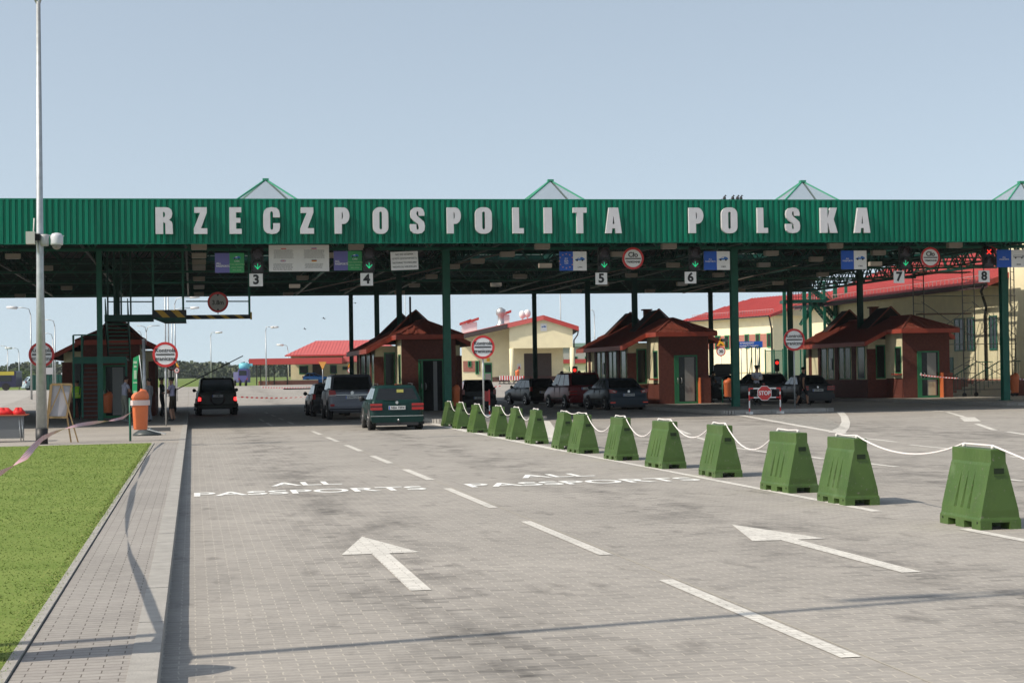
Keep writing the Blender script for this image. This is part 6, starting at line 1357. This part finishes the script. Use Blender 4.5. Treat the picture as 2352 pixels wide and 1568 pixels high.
kontrola(1112, 962, 797, 27, 'round border control sign on a thin pole among the far green barriers'); kontrola(1827, 937.5, 780, 25.5, 'round border control sign behind the STOP barrier')
# stop barrier
M_rw = mat('barrier_white', (.74, .74, .72), .5)
def rwbar(mb, p, q, w, cuts):
    p, q = Vector(p), Vector(q); u = 0
    for i, c in enumerate(cuts):
        mb.bar(p.lerp(q, u), p.lerp(q, c), w, w, M_red if i % 2 == 0 else M_rw); u = c
a = G(1724, 951, 0); b = G(1790, 949, 0); y = (a[1]+b[1])/2; x0, x1 = a[0], b[0]; zg = gz(x0, y)
t = thing('stop_barrier', 'red and white tube barrier with an octagonal STOP sign', 'barrier', (x0, y, zg), world=True)
zt = PB(1755, 891.5, y)[2]; zm = PB(1755, 912.5, y)[2]; f = MB()
rwbar(f, (x0, y, zg+.05), (x0, y, zt), .045, (.20, .50, .74, .88, 1)); rwbar(f, (x1, y, zg+.05), (x1, y, zt), .045, (.22, .52, .74, .86, 1)); rwbar(f, (x0-.02, y, zt), (x1+.02, y, zt), .05, (.14, .86, 1)); rwbar(f, (x0, y-.003, zm), (x1, y-.003, zm), .045, (.14, .86, 1)); f.build('frame', t)
for xx in (x0, x1): f = MB(); f.box(xx-.06, xx+.06, y-.28, y+.28, zg, zg+.10, M_rw); f.build('foot', t)
xs_, zs_ = (x0+x1)/2-.02, (zt+zm)/2-.01; ro_ = .31; s_ = MB()
octo = lambda r: [(xs_+r*math.cos(R(22.5+45*k)), zs_+r*math.sin(R(22.5+45*k))) for k in range(8)]
s_.prism(octo(ro_), y-.05, y-.035, M_rw); s_.prism(octo(ro_*.92), y-.056, y-.05, M_red); text(s_, 'STOP', xs_, y-.064, zs_, .22, M_white, bold=.006, sx=.92); s_.build('stop_sign', t)
# edge-on red white barrier
a = G(1128, 955, .15); x, y = a[0], a[1]; t = thing('stop_barrier', 'red and white tube barrier seen end on beside the third border sign', 'barrier', (x, y, a[2]), world=True); zt = PB(1128, 896, y)[2]; f = MB()
for dy, dx in ((0, -.06), (1.1, .12)): rwbar(f, (x+dx, y+dy, a[2]), (x+dx, y+dy, zt), .045, (.2, .42, .62, .8, 1))
rwbar(f, (x-.06, y, zt), (x+.12, y+1.1, zt), .05, (.3, .7, 1)); rwbar(f, (x-.06, y, zt-.45), (x+.12, y+1.1, zt-.45), .05, (.3, .7, 1)); f.build('frame', t); f = MB(); f.box(x-.09, x-.04, y-.05, y+1.15, zt-.42, zt-.03, M_red); f.build('board', t)
f = MB(); f.box(x-.35, x+.3, y-.05, y+.05, a[2], a[2]+.06, M_rw); f.build('foot', t)
# litter bins
def bin_(px, py, h, label, post=True, hh=1.05, r=.21, lit=False):
    p = G(px, py, h); t = thing('litter_bin', label, 'litter bin', p, group='orange litter bins'); b = MB()
    b.lathe((0, 0, .30), [(r*.80, 0), (r*.84, .02), (r, hh*.62), (r*1.02, hh*.63)], M_orange, 24); b.build('body', t)
    b = MB(); n = 24; vs = []; z0 = .30+hh*.63
    for k_, (rr_, zz) in enumerate(((1.05, 0), (1.07, .04), (1.0, .11), (.72, .19), (.02, .22))):
        for k in range(n): an = 2*math.pi*k/n; vs.append((r*rr_*math.cos(an), r*rr_*math.sin(an), z0+zz*(1+.22*math.cos(an)*(k_ > 0))))
    b.add(vs, [(i*n+k, i*n+(k+1) % n, (i+1)*n+(k+1) % n, (i+1)*n+k) for i in range(4) for k in range(n)], M_orange, True); b.build('lid', t)
    if post:
        b = MB(); b.tube([(-r-.05, 0, 0), (-r-.05, 0, 1.15)], .03, M_gsteel, 8); b.build('post', t)
        b = MB(); b.box(-r-.02, -r+.03, -.03, .03, .35, .41, M_galv); b.box(-r-.02, -r+.03, -.03, .03, .9, .96, M_galv); b.build('bracket', t)
    return t
tb = bin_(323, 1012, .15, 'orange litter bin with pale tape round it, behind the far edge of the lawn', True, 1.32, .22)
b = MB(); b.add([(.26*math.cos(2*math.pi*k/24), .26*math.sin(2*math.pi*k/24), z) for z in (.95, 1.09) for k in range(24)], [(k, (k+1) % 24, 24+(k+1) % 24, 24+k) for k in range(24)], mat('tape_pale_pink', (.66, .52, .50), .5), True); b.build('wrapped_tape', tb)
bin_(248, 964, .15, 'orange litter bin in the shade behind the green column at the left'); bin_(1046, 948, .15, 'orange litter bin right of the middle green column'); bin_(1672, 925, .15, 'orange litter bin left of the STOP barrier'); bin_(2331, 917, .15, 'orange litter bin beside the column at the right edge')
a = at(1187, 172); tb = bin_(1187, 878, 0, 'small sunlit orange bin at the pillar of the cream hall'); tb.location = (a[0], a[1], gz(*a))
nb = bin_(323, 1012, .15, 'orange litter bin at the very left edge of the photo beside the lawn', True, 1.32, .215); nb.location = (-1.345, 10.64, .13); nb.scale = (1, 1, .93)
# easel board
p = G(140, 1016, .15); y = p[1]; t = thing('easel', 'wooden easel with the white back of a board, just right of the tall lamp mast', 'easel', (p[0], y, p[2]), world=True)
M_wood = mat('easel_wood', (.28, .19, .09), .7, var=.15, vscale=8, stretch=(3, 3, 1))
def E_(px, py, dy=0): q = PB(px, py, y+dy); return q
b = MB(); q = [E_(118, 882.5), E_(165, 882.5), E_(153, 958), E_(110, 958)]; b.face([(v[0], y+.02, v[2]) for v in q], mat('board_back_white', (.42, .41, .46), .8)); b.face([(v[0], y+.035, v[2]) for v in q], M_wood)
b.build('board', t); b = MB()
for i, w in ((0, .06), (1, .05), (2, .06), (3, .07)): b.bar((q[i][0], y, q[i][2]), (q[(i+1) % 4][0], y, q[(i+1) % 4][2]), w, w*.6, M_wood, up=(0, 1, 0))
b.build('frame', t)
g_ = [E_(142, 884), E_(114, 949), E_(142, 884), E_(180, 1017)]
b = MB(); b.bar((g_[0][0], y-.05, g_[0][2]), (g_[1][0], y-.05, g_[1][2]), .04, .03, M_wood); b.bar((g_[0][0], y-.05, g_[0][2]), (g_[3][0], y-.1, p[2]), .045, .03, M_wood); b.build('brace', t)
for px, px2 in ((154, 163), (111, 106)): b = MB(); v = E_(px, 955); v2 = E_(px2, 1016); b.bar((v[0], y, v[2]), (v2[0], y+.05, p[2]), .05, .04, M_wood); b.build('leg', t)
# table with red things
p = G(40, 1016, .15); y = p[1]+.5; t = thing('folding_table', 'folding table with an orange top cut off by the left edge', 'table', (p[0], y, p[2]), world=True); zt = PB(40, 954, y)[2]; xr = PB(62, 950, y)[0]
b = MB(); b.box(xr-2.2, xr, y-.1, y+.75, zt, zt+.03, mat('table_orange', (.42, .09, .04), .6)); b.build('table_top', t); b = MB(); b.box(xr-2.2, xr-.08, y-.02, y, zt-.62, zt, mat('table_grey', (.15, .16, .17), .8)); b.build('front_panel', t)
for xx in (xr-.15, xr-.22, xr-1.6): b = MB(); b.tube([(xx, y, zt), (xx+.06, y-.05, p[2])], .018, M_galv, 6); b.build('leg', t)
Mr = mat('bright_red_cloth', (.62, .015, .015), .6, var=.2, vscale=8)
for i, (px, w_, lab) in enumerate(((8, .26, 'crumpled red bag at the left end of the folding table'), (42, .17, 'crumpled red bag at the right end of the folding table'))):
    c = PB(px, 940, y+.2); b = MB(); n = 14; prof = [(.9, 0), (1.0, .25), (.85, .6), (.45, .95), (.05, 1.0)]; vs = []
    for rr_, zz in prof: vs += [((c[0]+w_*rr_*math.cos(2*math.pi*k/n)*(1+.15*math.sin(3*k+zz*5))), y+.3+.22*rr_*math.sin(2*math.pi*k/n), zt+.03+.16*zz*(1+.25*math.sin(k*2.1))) for k in range(n)]
    b.add(vs, [(a_*n+k, a_*n+(k+1) % n, (a_+1)*n+(k+1) % n, (a_+1)*n+k) for a_ in range(4) for k in range(n)], Mr, True); single('bag', b, lab, 'bag', loc=(c[0], y+.3, zt+.03))
# feather banner, steel pole, dome foot
p = G(322, 1000, .15); y = p[1]; M_ban = mat('banner_green', (.02, .36, .13), .6); zg = p[2]
t = thing('banner', 'narrow green feather banner with pale lettering above the orange bin', 'banner', (p[0], y, zg), world=True); b = MB(); L_ = [(306, 822), (304, 860), (304, 895), (308, 930)]; R_ = [(320, 815), (315, 860), (315, 895), (319, 930)]
for i in range(3): b.face([E for E in (PB(*L_[i], y), PB(*R_[i], y), PB(*R_[i+1], y), PB(*L_[i+1], y))], M_ban)
for i in range(3): b.face([(v[0], v[1]+.012, v[2]) for v in (PB(*L_[i], y), PB(*R_[i], y), PB(*R_[i+1], y), PB(*L_[i+1], y))], M_ban)
b.build('flag', t); b = MB(); Mw_ = mat('banner_pale', (.45, .62, .42), .6)
for py, hh, w in ((829, 6, 8), (839, 5, 6), (850, 20, 6), (877, 3, 9), (897, 22, 7)): v = PB(305+(11-w)/2, py+hh, y); v2 = PB(305+(11-w)/2+w, py, y); b.box(v[0], v2[0], y-.008, y-.003, v[2], v2[2], Mw_)
b.build('lettering', t); b = MB(); v = PB(320, 815, y); v1 = PB(334, 925, y); b.tube([v, PB(326, 870, y), v1, (v1[0]+.02, y, zg+.06)], .014, M_galv, 6); b.build('pole', t)
b = MB(); c = PB(338, 1000, y); b.lathe((c[0], y, zg), [(.42, .0), (.40, .06), (.25, .16), (.05, .22)], mat('dark_dome_foot', (.05, .06, .06), .4), 20); b.bar((c[0]-.1, y-.2, zg+.22), (c[0]+.55, y-.5, zg+.05), .05, .03, M_galv); b.bar((c[0]-.3, y+.3, zg+.05), (c[0]+.1, y-.1, zg+.2), .05, .03, M_galv); b.build('foot', t)
p = G(333, 975, .15); y = p[1]; t = thing('steel_pole', 'plain galvanised pole standing behind the green banner', 'pole', p, world=True); b = MB(); v = PB(330, 781, y); b.tube([(p[0], y, p[2]), v], .062, M_galv, 12); b.build('shaft', t); b = MB(); b.lathe((v[0], y, v[2]), [(.07, 0), (.07, .03), (.02, .05)], M_galv, 10); b.build('cap', t)
# low speed bump object / grey slabs near the banner foot
p = G(355, 990, .15); b = MB(); b.box(p[0]-.25, p[0]+.5, p[1]-.2, p[1]+.25, p[2], p[2]+.12, mat('slab_grey', (.10, .10, .10), .8)); single('base_slab', b, 'dark grey rubber base slab lying beside the banner foot', 'base', loc=p)
# second small sign cluster behind the second border sign
p = G(390, 935, .15)
for i, (px, py, rp, kind, lab) in enumerate(((394, 840, 10.5, '30', 'small round 30 sign peeking out behind the second border sign'),)):
    v = PB(px, py, 92); r = rp/F*92; x, y, z = v; t = thing('speed_sign', lab, 'road sign', (x, y, gz(x, y)+.15), world=True)
    def ln(T): text(T, '30', x, y-.008, z, .85*r, M_black, bold=.006)
    round_sign_parts(t, x, y, z, r, ln); b = MB(); b.tube([(x, y+.05, gz(x, y)+.1), (x, y+.05, z)], .03, M_galv, 8); b.build('pole', t)
def bump_sign(px, pyt, py30, Y, label, rp=15, pole_to=None):
    a = at(px, Y); s = Y/F; x, y = a; zs_ = EYE+(hor(px)-py30)*s; r = rp*s/1.5; t = thing('warning_sign', label, 'road sign', (x, y, gz(x, y)), -TH); zb = zs_-gz(x, y)
    b = MB(); b.tube([(0, .05, 0), (0, .05, zb+r*2)], .035, M_galv, 8); b.tube([(.0, .05, 0), (.0, .05, zb)], .04, M_galv, 8); b.build('pole', t)
    b = MB(); b.disc((0, 0, zb), r, .02, M_white, 30); b.build('disc_panel', t); b = MB(); b.disc((0, -.006, zb), r, .005, M_red, 30, r0=r*.80); b.build('rim', t)
    b = MB(); text(b, '30', 0, -.01, zb, .95*r, M_black, bold=.006); b.build('lettering', t)
    zt = zb+r*1.12; w = r*1.0; b = MB(); b.prism([(-w, zt), (w, zt), (0, zt+2*w)], 0, .02, M_red); b.prism([(-w*.84, zt+.09*w), (w*.84, zt+.09*w), (0, zt+1.80*w)], -.006, 0, M_yellow); b.build('triangle_panel', t)
    b = MB(); b.prism([(-w*.55, zt+.22*w), (w*.55, zt+.22*w), (.3*w, zt+.38*w), (0, zt+.62*w), (-.3*w, zt+.38*w)], -.012, -.006, M_black); b.build('bump_symbol', t)
bump_sign(1655.5, 786, 807, 143, 'yellow bump warning over a 30 sign left of the right middle column', 16)
bump_sign(405, 830, 850, 140, 'small yellow warning triangle over a 30 sign behind the lilac officer', 9); bump_sign(803, 832, 850, 150, 'small yellow warning triangle over a 30 sign left of the booth wall', 9)
a = at(740, 190); t = thing('yield_sign', 'yellow upside down triangle sign in front of the red roofed shed', 'road sign', (a[0], a[1], gz(*a)), -TH); s = 190/F; w = 9*s; zc = EYE+(hor(918*.8)-840)*s-gz(*a)
b = MB(); b.prism([(-w, zc+w), (w, zc+w), (0, zc-w)], 0, .03, mat('faded_orange', (.65, .30, .06), .5)); b.build('panel', t); b = MB(); b.tube([(0, .06, 0), (0, .06, zc)], .04, M_galv, 8); b.build('pole', t)
# exit sign
a = at(1721, 142); s = 142/F; t = thing('exit_sign', 'blue WYJAZD/EXIT and POWROT/RETURN direction sign on two posts', 'road sign', (a[0], a[1], gz(*a)), -TH); zc = EYE+(hor(1721)-791)*s-gz(*a); w, h = 30.5*s, 7.3*s
b = MB(); b.box(-w, w, 0, .04, zc-h, zc+h, M_blue); b.build('panel', t); b = MB(); text(b, 'WYJAZD/EXIT', -w*.72, -.006, zc+.42*h, .72*h, M_white, align='LEFT', sx=1.0, bold=.003); text(b, 'POWRÓT/RETURN', -w*.72, -.006, zc-.50*h, .72*h, M_white, align='LEFT', sx=.96, bold=.003)
b.bar((-w*.88, -.005, zc+.2*h), (-w*.88, -.005, zc+.75*h), .05, .01, M_white); b.prism([(-w*.93, zc+.55*h), (-w*.83, zc+.55*h), (-w*.88, zc+.85*h)], -.008, -.004, M_white); b.bar((-w*.93, -.005, zc-.35*h), (-w*.84, -.005, zc-.35*h), .01, .06, M_white); b.bar((-w*.84, -.005, zc-.75*h), (-w*.84, -.005, zc-.35*h), .05, .01, M_white); b.prism([(-w*.93, zc-.2*h), (-w*.93, zc-.5*h), (-w*.98, zc-.35*h)], -.008, -.004, M_white); b.build('lettering', t)
for xx in (-w*.62, w*.62): b = MB(); b.tube([(xx, .08, 0), (xx, .08, zc+h)], .04, M_galv, 8); b.build('post', t)
# little red signal lights on posts
for px, py, Y_, lab in ((1319, 850, 118, 'small red signal light behind the dark red car'), (1784, 833, 116, 'small red signal light behind the dark grey estate')):
    a = at(px, Y_); s = Y_/F; t = thing('signal_post', lab, 'traffic light', (a[0], a[1], gz(*a)), -TH); zc = EYE+(hor(px)-py)*s-gz(*a); b = MB(); b.prism(rr(-.15, .15, zc-.55, zc+.25, .08), 0, .2, M_black); b.build('housing', t); b = MB(); b.disc((0, -.01, zc), .11, .01, M_ron, 20); b.build('lens', t); b = MB(); b.bar((0, .1, 0), (0, .1, zc), .09, .09, M_black); b.build('post', t)
# fence and gates behind (green)
a = at(1800, 139); s = 139/F; t = thing('green_fence', 'green slatted fence panel below the office block', 'fence', (a[0], a[1], gz(*a)), -TH); zt = EYE+(hor(1800)-768)*s-gz(*a)-1.2
PX0 = 1800
b = MB()
for i in range(60): xx = (1756-1800)*s+i*.055*1.35*.9; 
x0 = (1757-1800)*s; n = 70; W_ = (1858-1757)*s
for i in range(n): xx = x0+W_*i/n; b.box(xx, xx+.022, 0, .02, .1, zt, mat('fence_green_light', (.06, .22, .16), .6))
for z in (.15, zt-.05): b.box(x0, x0+W_, .02, .05, z, z+.05, M_gsteel)
b.build('slats', t)
for i in range(6): b = MB(); xx = x0+W_*i/5; b.box(xx-.04, xx+.04, -.03, .05, 0, zt+.1, M_gsteel); b.build('post', t)
for k_, (p0, p1, lab) in enumerate(((1715, 1726, 'dark green gate frame left of the officer'), (1735, 1744, 'dark green gate frame right behind the officer'))):
    a = at(p0, 133); s2 = 133/F; t = thing('gate_frame', lab, 'gate', (a[0], a[1], gz(*a)), -TH); ww = (p1-p0)*s2; zt2 = EYE+(hor(p0)-764)*s2-gz(*a)-1.0; b = MB(); b.bar((0, 0, 0), (0, 0, zt2), .07, .07, M_dsteel); b.bar((ww, 0, 0), (ww, 0, zt2), .07, .07, M_dsteel); b.bar((0, 0, zt2), (ww, 0, zt2), .06, .06, M_dsteel); b.bar((0, 0, .3), (ww, 0, zt2*.8), .05, .05, M_dsteel); b.build('frame', t)
a = at(1690, 133); t = thing('thin_pole', 'thin dark pole standing left of the gate frames', 'pole', (a[0], a[1], gz(*a)), -TH); b = MB(); b.bar((0, 0, 0), (0, 0, 3.4), .06, .06, M_dsteel); b.build('shaft', t)
# barrier booms
p = G(398, 940, .0); z0 = 0
t = thing('barrier_boom', 'dark barrier arm raised at a slant behind the black off road car', 'barrier', (-.7, 96, gz(-.7, 96)), world=True); b = MB(); A_, B_ = PB(398, 898, 96), PB(558, 817, 96); b.bar(A_, B_, .09, .05, M_black); b.build('arm', t); b = MB(); b.box(A_[0]-.2, A_[0]+.15, 95.85, 96.2, gz(-.7, 96), A_[2]+.15, M_black); b.build('housing', t)
t = thing('barrier_boom', 'dark barrier arm lowered level left of the dark car', 'barrier', (8.0, 108, gz(8, 108)), world=True); b = MB(); A_, B_ = PB(651, 893, 108), PB(770, 891, 108); b.bar(A_, B_, .10, .07, M_black); b.build('arm', t); b = MB(); b.box(B_[0]-.1, B_[0]+.3, 107.8, 108.2, gz(8, 108), B_[2]+.15, M_black); b.build('housing', t)
# warning tape runs
M_tr, M_tw = mat('tape_red', (.50, .05, .06), .5), mat('tape_white', (.66, .62, .64), .5)
def tape(pts, w, label, n=None, stripes=True, group='red and white tapes'):
    b = MB(); P = [Vector(p) for p in pts]; L_ = sum((P[i+1]-P[i]).length for i in range(len(P)-1)); seg = .12 if stripes else 1; k = 0; tw = 0; acc = 0
    for i in range(len(P)-1):
        d = P[i+1]-P[i]; m = max(1, int(d.length/seg)); 
        for j in range(m):
            a, c = P[i]+d*(j/m), P[i]+d*((j+1)/m); acc += d.length/m; u0 = Vector((math.sin(acc*.28)*.8, 0, math.cos(acc*.28))).normalized()*w/2; u1 = Vector((math.sin((acc+d.length/m)*.28)*.8, 0, math.cos((acc+d.length/m)*.28))).normalized()*w/2
            b.face([a-u0, c-u1, c+u1, a+u0], M_tr if k % 2 else M_tw); k += 1
    return single('warning_tape', b, label, 'tape', group, loc=tuple(pts[0]))
def curve(A, B, sag, n=14, lift=None):
    A, B = Vector(A), Vector(B); out = []
    for i in range(n+1): u = i/n; q = A.lerp(B, u); q.z -= 4*sag*u*(1-u); out.append(q)
    return out
# near tape: from a post left of the view to the bin post
def tp(px, py, Y): a = at(px, Y); d = ray(px, py); k_ = Y/(d[0]*math.sin(TH)+d[1]*math.cos(TH)); return (d[0]*k_, d[1]*k_, EYE+d[2]*k_)
bp = G(306, 1018, .15)
tape([(-1.25, 10.5, 1.12), (-1.20, 11.2, 1.13), (-1.34, 14.1, 1.07), (-1.48, 16.6, 1.03), (-1.62, 19.3, 1.04), (-1.71, 21.6, 1.06), (-1.75, 23.8, 1.06), (-1.79, 26.6, 1.04), (-1.79, 29.8, 1.02), (-1.76, 34, .96), (-1.70, 39, .88), (-1.62, 43.5, .85), (-1.56, 47.66, .90)], .06, 'red and white tape stretched over the lawn to the orange bin')
for i, (p0, q0, p1, q1, Y_, lab) in enumerate(((548, 911, 705, 911, 126, 'red and white tape across the sunlit road behind the black off road car'), (600, 889, 730, 888, 165, 'red and white tape across the far road before the red roofed shed'), (1085, 889, 1150, 886, 150, 'red and white tape before the door of the cream hall'))):
    tape(curve(tp(p0, q0, Y_), tp(p1, q1, Y_), .08), .10, lab)
tape(curve(PB(2113, 908-48, 86.6), PB(2305, 866, 80), .12), .06, 'thin red and white tape from the right booth door to the right column')
tape(curve(PB(2310, 862, 80), PB(2365, 872, 80), .05), .06, 'thin red and white tape leaving the right column to the right')
# striped low barriers by the hall
a = at(1165, 168); s = 168/F
M_rb = MB(); 
for i in range(5):
    px = 1151+i*11.5; a = at(px, 167-.6*i); b0 = thing('striped_barrier', '%s low red and white board barrier from the left before the hall gate' % ORD[i], 'barrier', (a[0], a[1], gz(*a)), -TH, group='striped barriers before the hall'); b = MB()
    for k_ in range(4): x0 = -.22+.11*k_; b.box(x0, x0+.11, 0, .05, .35, .75, M_red if k_ % 2 else M_rw)
    b.build('board', b0); b = MB(); b.box(-.2, -.14, 0, .06, 0, .35, M_black); b.box(.14, .2, 0, .06, 0, .35, M_black); b.box(-.3, .3, -.15, .2, 0, .07, M_black); b.build('foot', b0)
# traffic calming posts etc. behind left
# =====================================================================
# LAMP MASTS
# =====================================================================
def rnd_lamp(t, tip, d):
    b = MB(); x, y, z = tip; b.tube([(x, y, z), (x+d[0]*.45, y+d[1]*.45, z+.05), (x+d[0]*.75, y+d[1]*.75, z+.02)], .13, mat('lamp_head_white', (.70, .70, .70), .4), 8, r2=.09); b.build('lamp_head', t)
# tall mast with cameras
p = G(97, 1030, .15); y = 48.9; base = (PB(96, 1012, y)[0], y, gz(-4, y)+.15); t = thing('lamp_mast', 'tall grey lamp mast with two cameras at the left, its foot painted black', 'lamp mast', base, world=True)
x0 = base[0]; zb = base[2]; ztop = PB(79, 4, y)[2]; zbl = PB(96, 984, y)[2]
b = MB(); n = 16
b.tube([(x0, y, zbl), (x0, y, zb+4), (x0+.03, y, ztop)], .145, M_galv, n, r2=.055); b.build('shaft', t); b = MB(); b.tube([(x0, y, zb-.05), (x0, y, zbl)], .158, M_black, n); b.build('black_foot', t)
b = MB()
for s_ in (-1, 1): b.tube([(x0+.03, y, ztop-.1), (x0+s_*.15, y, ztop+.3), (x0+s_*.8, y, ztop+.9), (x0+s_*1.6, y, ztop+1.0)], .04, M_galv, 8)
b.build('arm', t); rnd_lamp(t, (x0+1.6, y, ztop+1.0), (1, 0)); rnd_lamp(t, (x0-1.6, y, ztop+1.0), (-1, 0))
M_cam = mat('camera_housing', (.52, .51, .47), .5)
b = MB(); v = PB(62, 562, y); v2 = PB(82, 534, y); b.box(v[0], v2[0], y-.35, y-.05, v[2], v2[2], M_cam); b.box(v2[0], v2[0]+.12, y-.25, y-.1, v[2]+.1, v2[2]-.05, M_dark); b.build('control_box', t)
b = MB(); v = PB(103, 555, y); b.lathe((v[0], y-.1, v[2]-.12), [(.10, 0), (.12, .08), (.12, .25), (.10, .3)], mat('grey_plastic', (.40, .40, .41), .5), 12); b.bar((v[0], y-.1, v[2]+.16), (v[0]+.5, y-.1, v[2]+.14), .03, .03, M_galv); b.build('bracket_unit', t)
b = MB(); v = PB(131, 553, y); b.lathe((v[0], y-.1, v[2]-.12), [(.155, 0), (.165, .05), (.165, .22), (.12, .30), (.04, .32)], mat('camera_dome_shell', (.55, .56, .60), .4), 18); b.lathe((v[0], y-.1, v[2]-.24), [(.02, 0), (.08, .025), (.115, .08), (.12, .12)], mat('camera_dome', (.20, .18, .17), .15), 16); b.build('dome_camera', t)
b = MB(); b.tube([(x0-.12, y-.14, zb+5.9), (x0-.14, y-.15, zb+5.55), (x0-.05, y-.15, zb+5.2), (x0-.03, y-.14, zb+5.0)], .02, M_cam, 6); b.build('cable', t)
# distant street lamps
def street(px, ytop, Y, arms, label, base_z=None, thin=.055, mast=False):
    a = at(px, Y); s = Y/F; zg = gz(*a); zt = EYE+(hor(px)-ytop)*s-zg; t = thing('street_lamp', label, 'street lamp', (a[0], a[1], zg), -TH, group='distant street lamps')
    b = MB(); b.tube([(0, 0, -.2), (0, 0, zt-(0 if mast else .6))], thin*1.6, M_galv, 8, r2=thin*.8); b.build('shaft', t)
    for (dx, dz, hd) in arms:
        x = dx*s; b = MB(); b.tube([(0, 0, zt-.6), (x*.12, 0, zt-.12), (x*.5, 0, zt+dz*s*.6), (x, 0, zt+dz*s)], thin*.7, M_galv, 6); b.build('arm', t)
        if hd: b = MB(); sg = 1 if dx > 0 else -1; b.tube([(x-sg*.1, 0, zt+dz*s), (x+sg*.75, 0, zt+dz*s+.04*1)], .13, mat('lamp_head_white', (.70, .70, .70), .4), 8, r2=.1); b.build('lamp_head', t)
street(71, 706, 150, [(-34, 0, True)], 'distant street lamp left of the tall mast with its arm to the left'); street(126, 734, 165, [(-24, 0, False)], 'distant street lamp just right of the tall mast'); street(121, 765, 190, [(-22, 0, False)], 'shorter distant street lamp just right of the tall mast')
street(17, 794, 220, [(-16, 0, False)], 'far small street lamp at the left edge'); street(43, 799, 230, [(-18, 0, True)], 'far small street lamp between the left edge and the tall mast')
street(336, 748, 170, [(-21, 0, False), (31, 0, False)], 'distant two armed lamp above the left booth roof'); street(325, 760, 190, [(-14, 0, False)], 'thin distant lamp beside the two armed lamp')
street(402, 683, 160, [(38, -0, True)], 'distant lamp with its white head left of the 3.8 m sign, upper'); street(395, 708, 180, [(46, 0, True)], 'distant lamp with its white head left of the 3.8 m sign, lower')
for i, px in enumerate((380, 387)): street(px, 640, 150, [], '%s bare thin mast behind the second border sign, from the left' % ORD[i], mast=True)
street(484, 762, 230, [(13, -2, True)], 'far lamp over the black off road car'); street(610.5, 748, 200, [(14, -4, True)], 'far lamp left of the red roofed shed'); street(661, 793, 230, [(-12, 1, True)], 'far lamp with its arm to the left over the shed corner')
street(1366, 712, 190, [(-9, 0, False)], 'thin lamp between the hall and the third booth'); street(1732, 694, 178, [(-15, -7, True), (13, -7, True)], 'two headed white lamp over the office block roof')
street(931.6, 640, 150, [], 'thin mast rising behind the second booth roof', mast=True, thin=.03); street(1288.5, 640, 205, [], 'thin mast rising behind the cream hall roof', mast=True, thin=.06)
# camera on the column 6 and on the left mast
a = PB(1664, 781, 92); b = MB(); b.box(a[0]-.15, a[0]+.18, 91.9, 92.2, a[2]-.08, a[2]+.08, M_cam); b.bar((a[0]-.15, 92, a[2]), (a[0]-.35, 92.4, a[2]), .04, .04, M_dsteel); b.bar((a[0]+.08, 92, a[2]-.08), (a[0]+.08, 92, a[2]-.5), .02, .02, M_black); single('wall_camera', b, 'small camera box on the dark column above the third booth', 'camera', loc=a)
# flying birds
for i, (px, py, Y_) in enumerate(((816.5, 696, 115), (746, 732, 130), (628, 751, 125), (702, 756, 140))):
    v = tp(px, py, Y_); b = MB(); Mb = mat('bird_dark', (.04, .04, .045), .8); sp = .17
    b.lathe(v, [(.01, -.10), (.035, -.05), (.04, .02), (.015, .09)], Mb, 8, axis='y')
    for s_ in (-1, 1): b.add([(v[0], v[1]-.04, v[2]), (v[0]+s_*sp*.5, v[1]-.03, v[2]+.09*(i % 2+.4)), (v[0]+s_*sp, v[1]+.06, v[2]+.03), (v[0]+s_*sp*.5, v[1]+.07, v[2]+.085*(i % 2+.4)), (v[0], v[1]+.06, v[2])], [(0, 1, 2, 3, 4)], Mb)
    single('bird', b, ['flying bird nearest the second column', 'flying bird in the middle of the gap under the roof', 'flying bird beside the far lamp head', 'lowest flying bird above the red roof'][i], 'bird', 'birds flying under the canopy', loc=v)
# things just left of the view whose shadows fall into it: a street lamp and a border sign
t = thing('lamp_mast', 'near lamp mast whose long shadow crosses the road in front', 'lamp mast', (-5.5, 10.27, gz(-5.5, 10.27)+.12))
b = MB(); b.tube([(0, 0, 0), (0, 0, 4), (0, 0, 12.6)], .10, M_galv, 14, r2=.05); b.build('shaft', t)
b = MB(); b.tube([(0, 0, 12.5), (-.4, -.04, 12.85), (-1.2, -.14, 13.0), (-2.3, -.28, 13.0)], .035, M_galv, 8); b.build('arm', t); rnd_lamp(t, (-2.3, -.28, 13.0), (-1, -.1))
b = MB(); b.tube([(0, 0, 12.5), (.4, .04, 12.85), (1.2, .14, 13.0), (2.3, .28, 13.0)], .035, M_galv, 8); b.build('arm', t); rnd_lamp(t, (2.3, .28, 13.0), (1, .1))


# air: even haze over the whole place
def haze():
    mb = MB(); mb.mats = []
    m = bpy.data.materials.new('haze_air'); m.use_nodes = True; n = m.node_tree; n.nodes.remove(n.nodes['Principled BSDF'])
    mb.box(-1400, 1500, -200, 1400, -4, 60, m); o = mb.build('haze')
    pv = n.nodes.new('ShaderNodeVolumePrincipled'); pv.inputs['Color'].default_value = (.80, .88, .95, 1); pv.inputs['Density'].default_value = .00011; pv.inputs['Anisotropy'].default_value = .2
    n.links.new(pv.outputs[0], n.nodes['Material Output'].inputs['Volume']); tag(o, 'thin summer haze over the whole place', 'haze', kind='stuff')
haze()
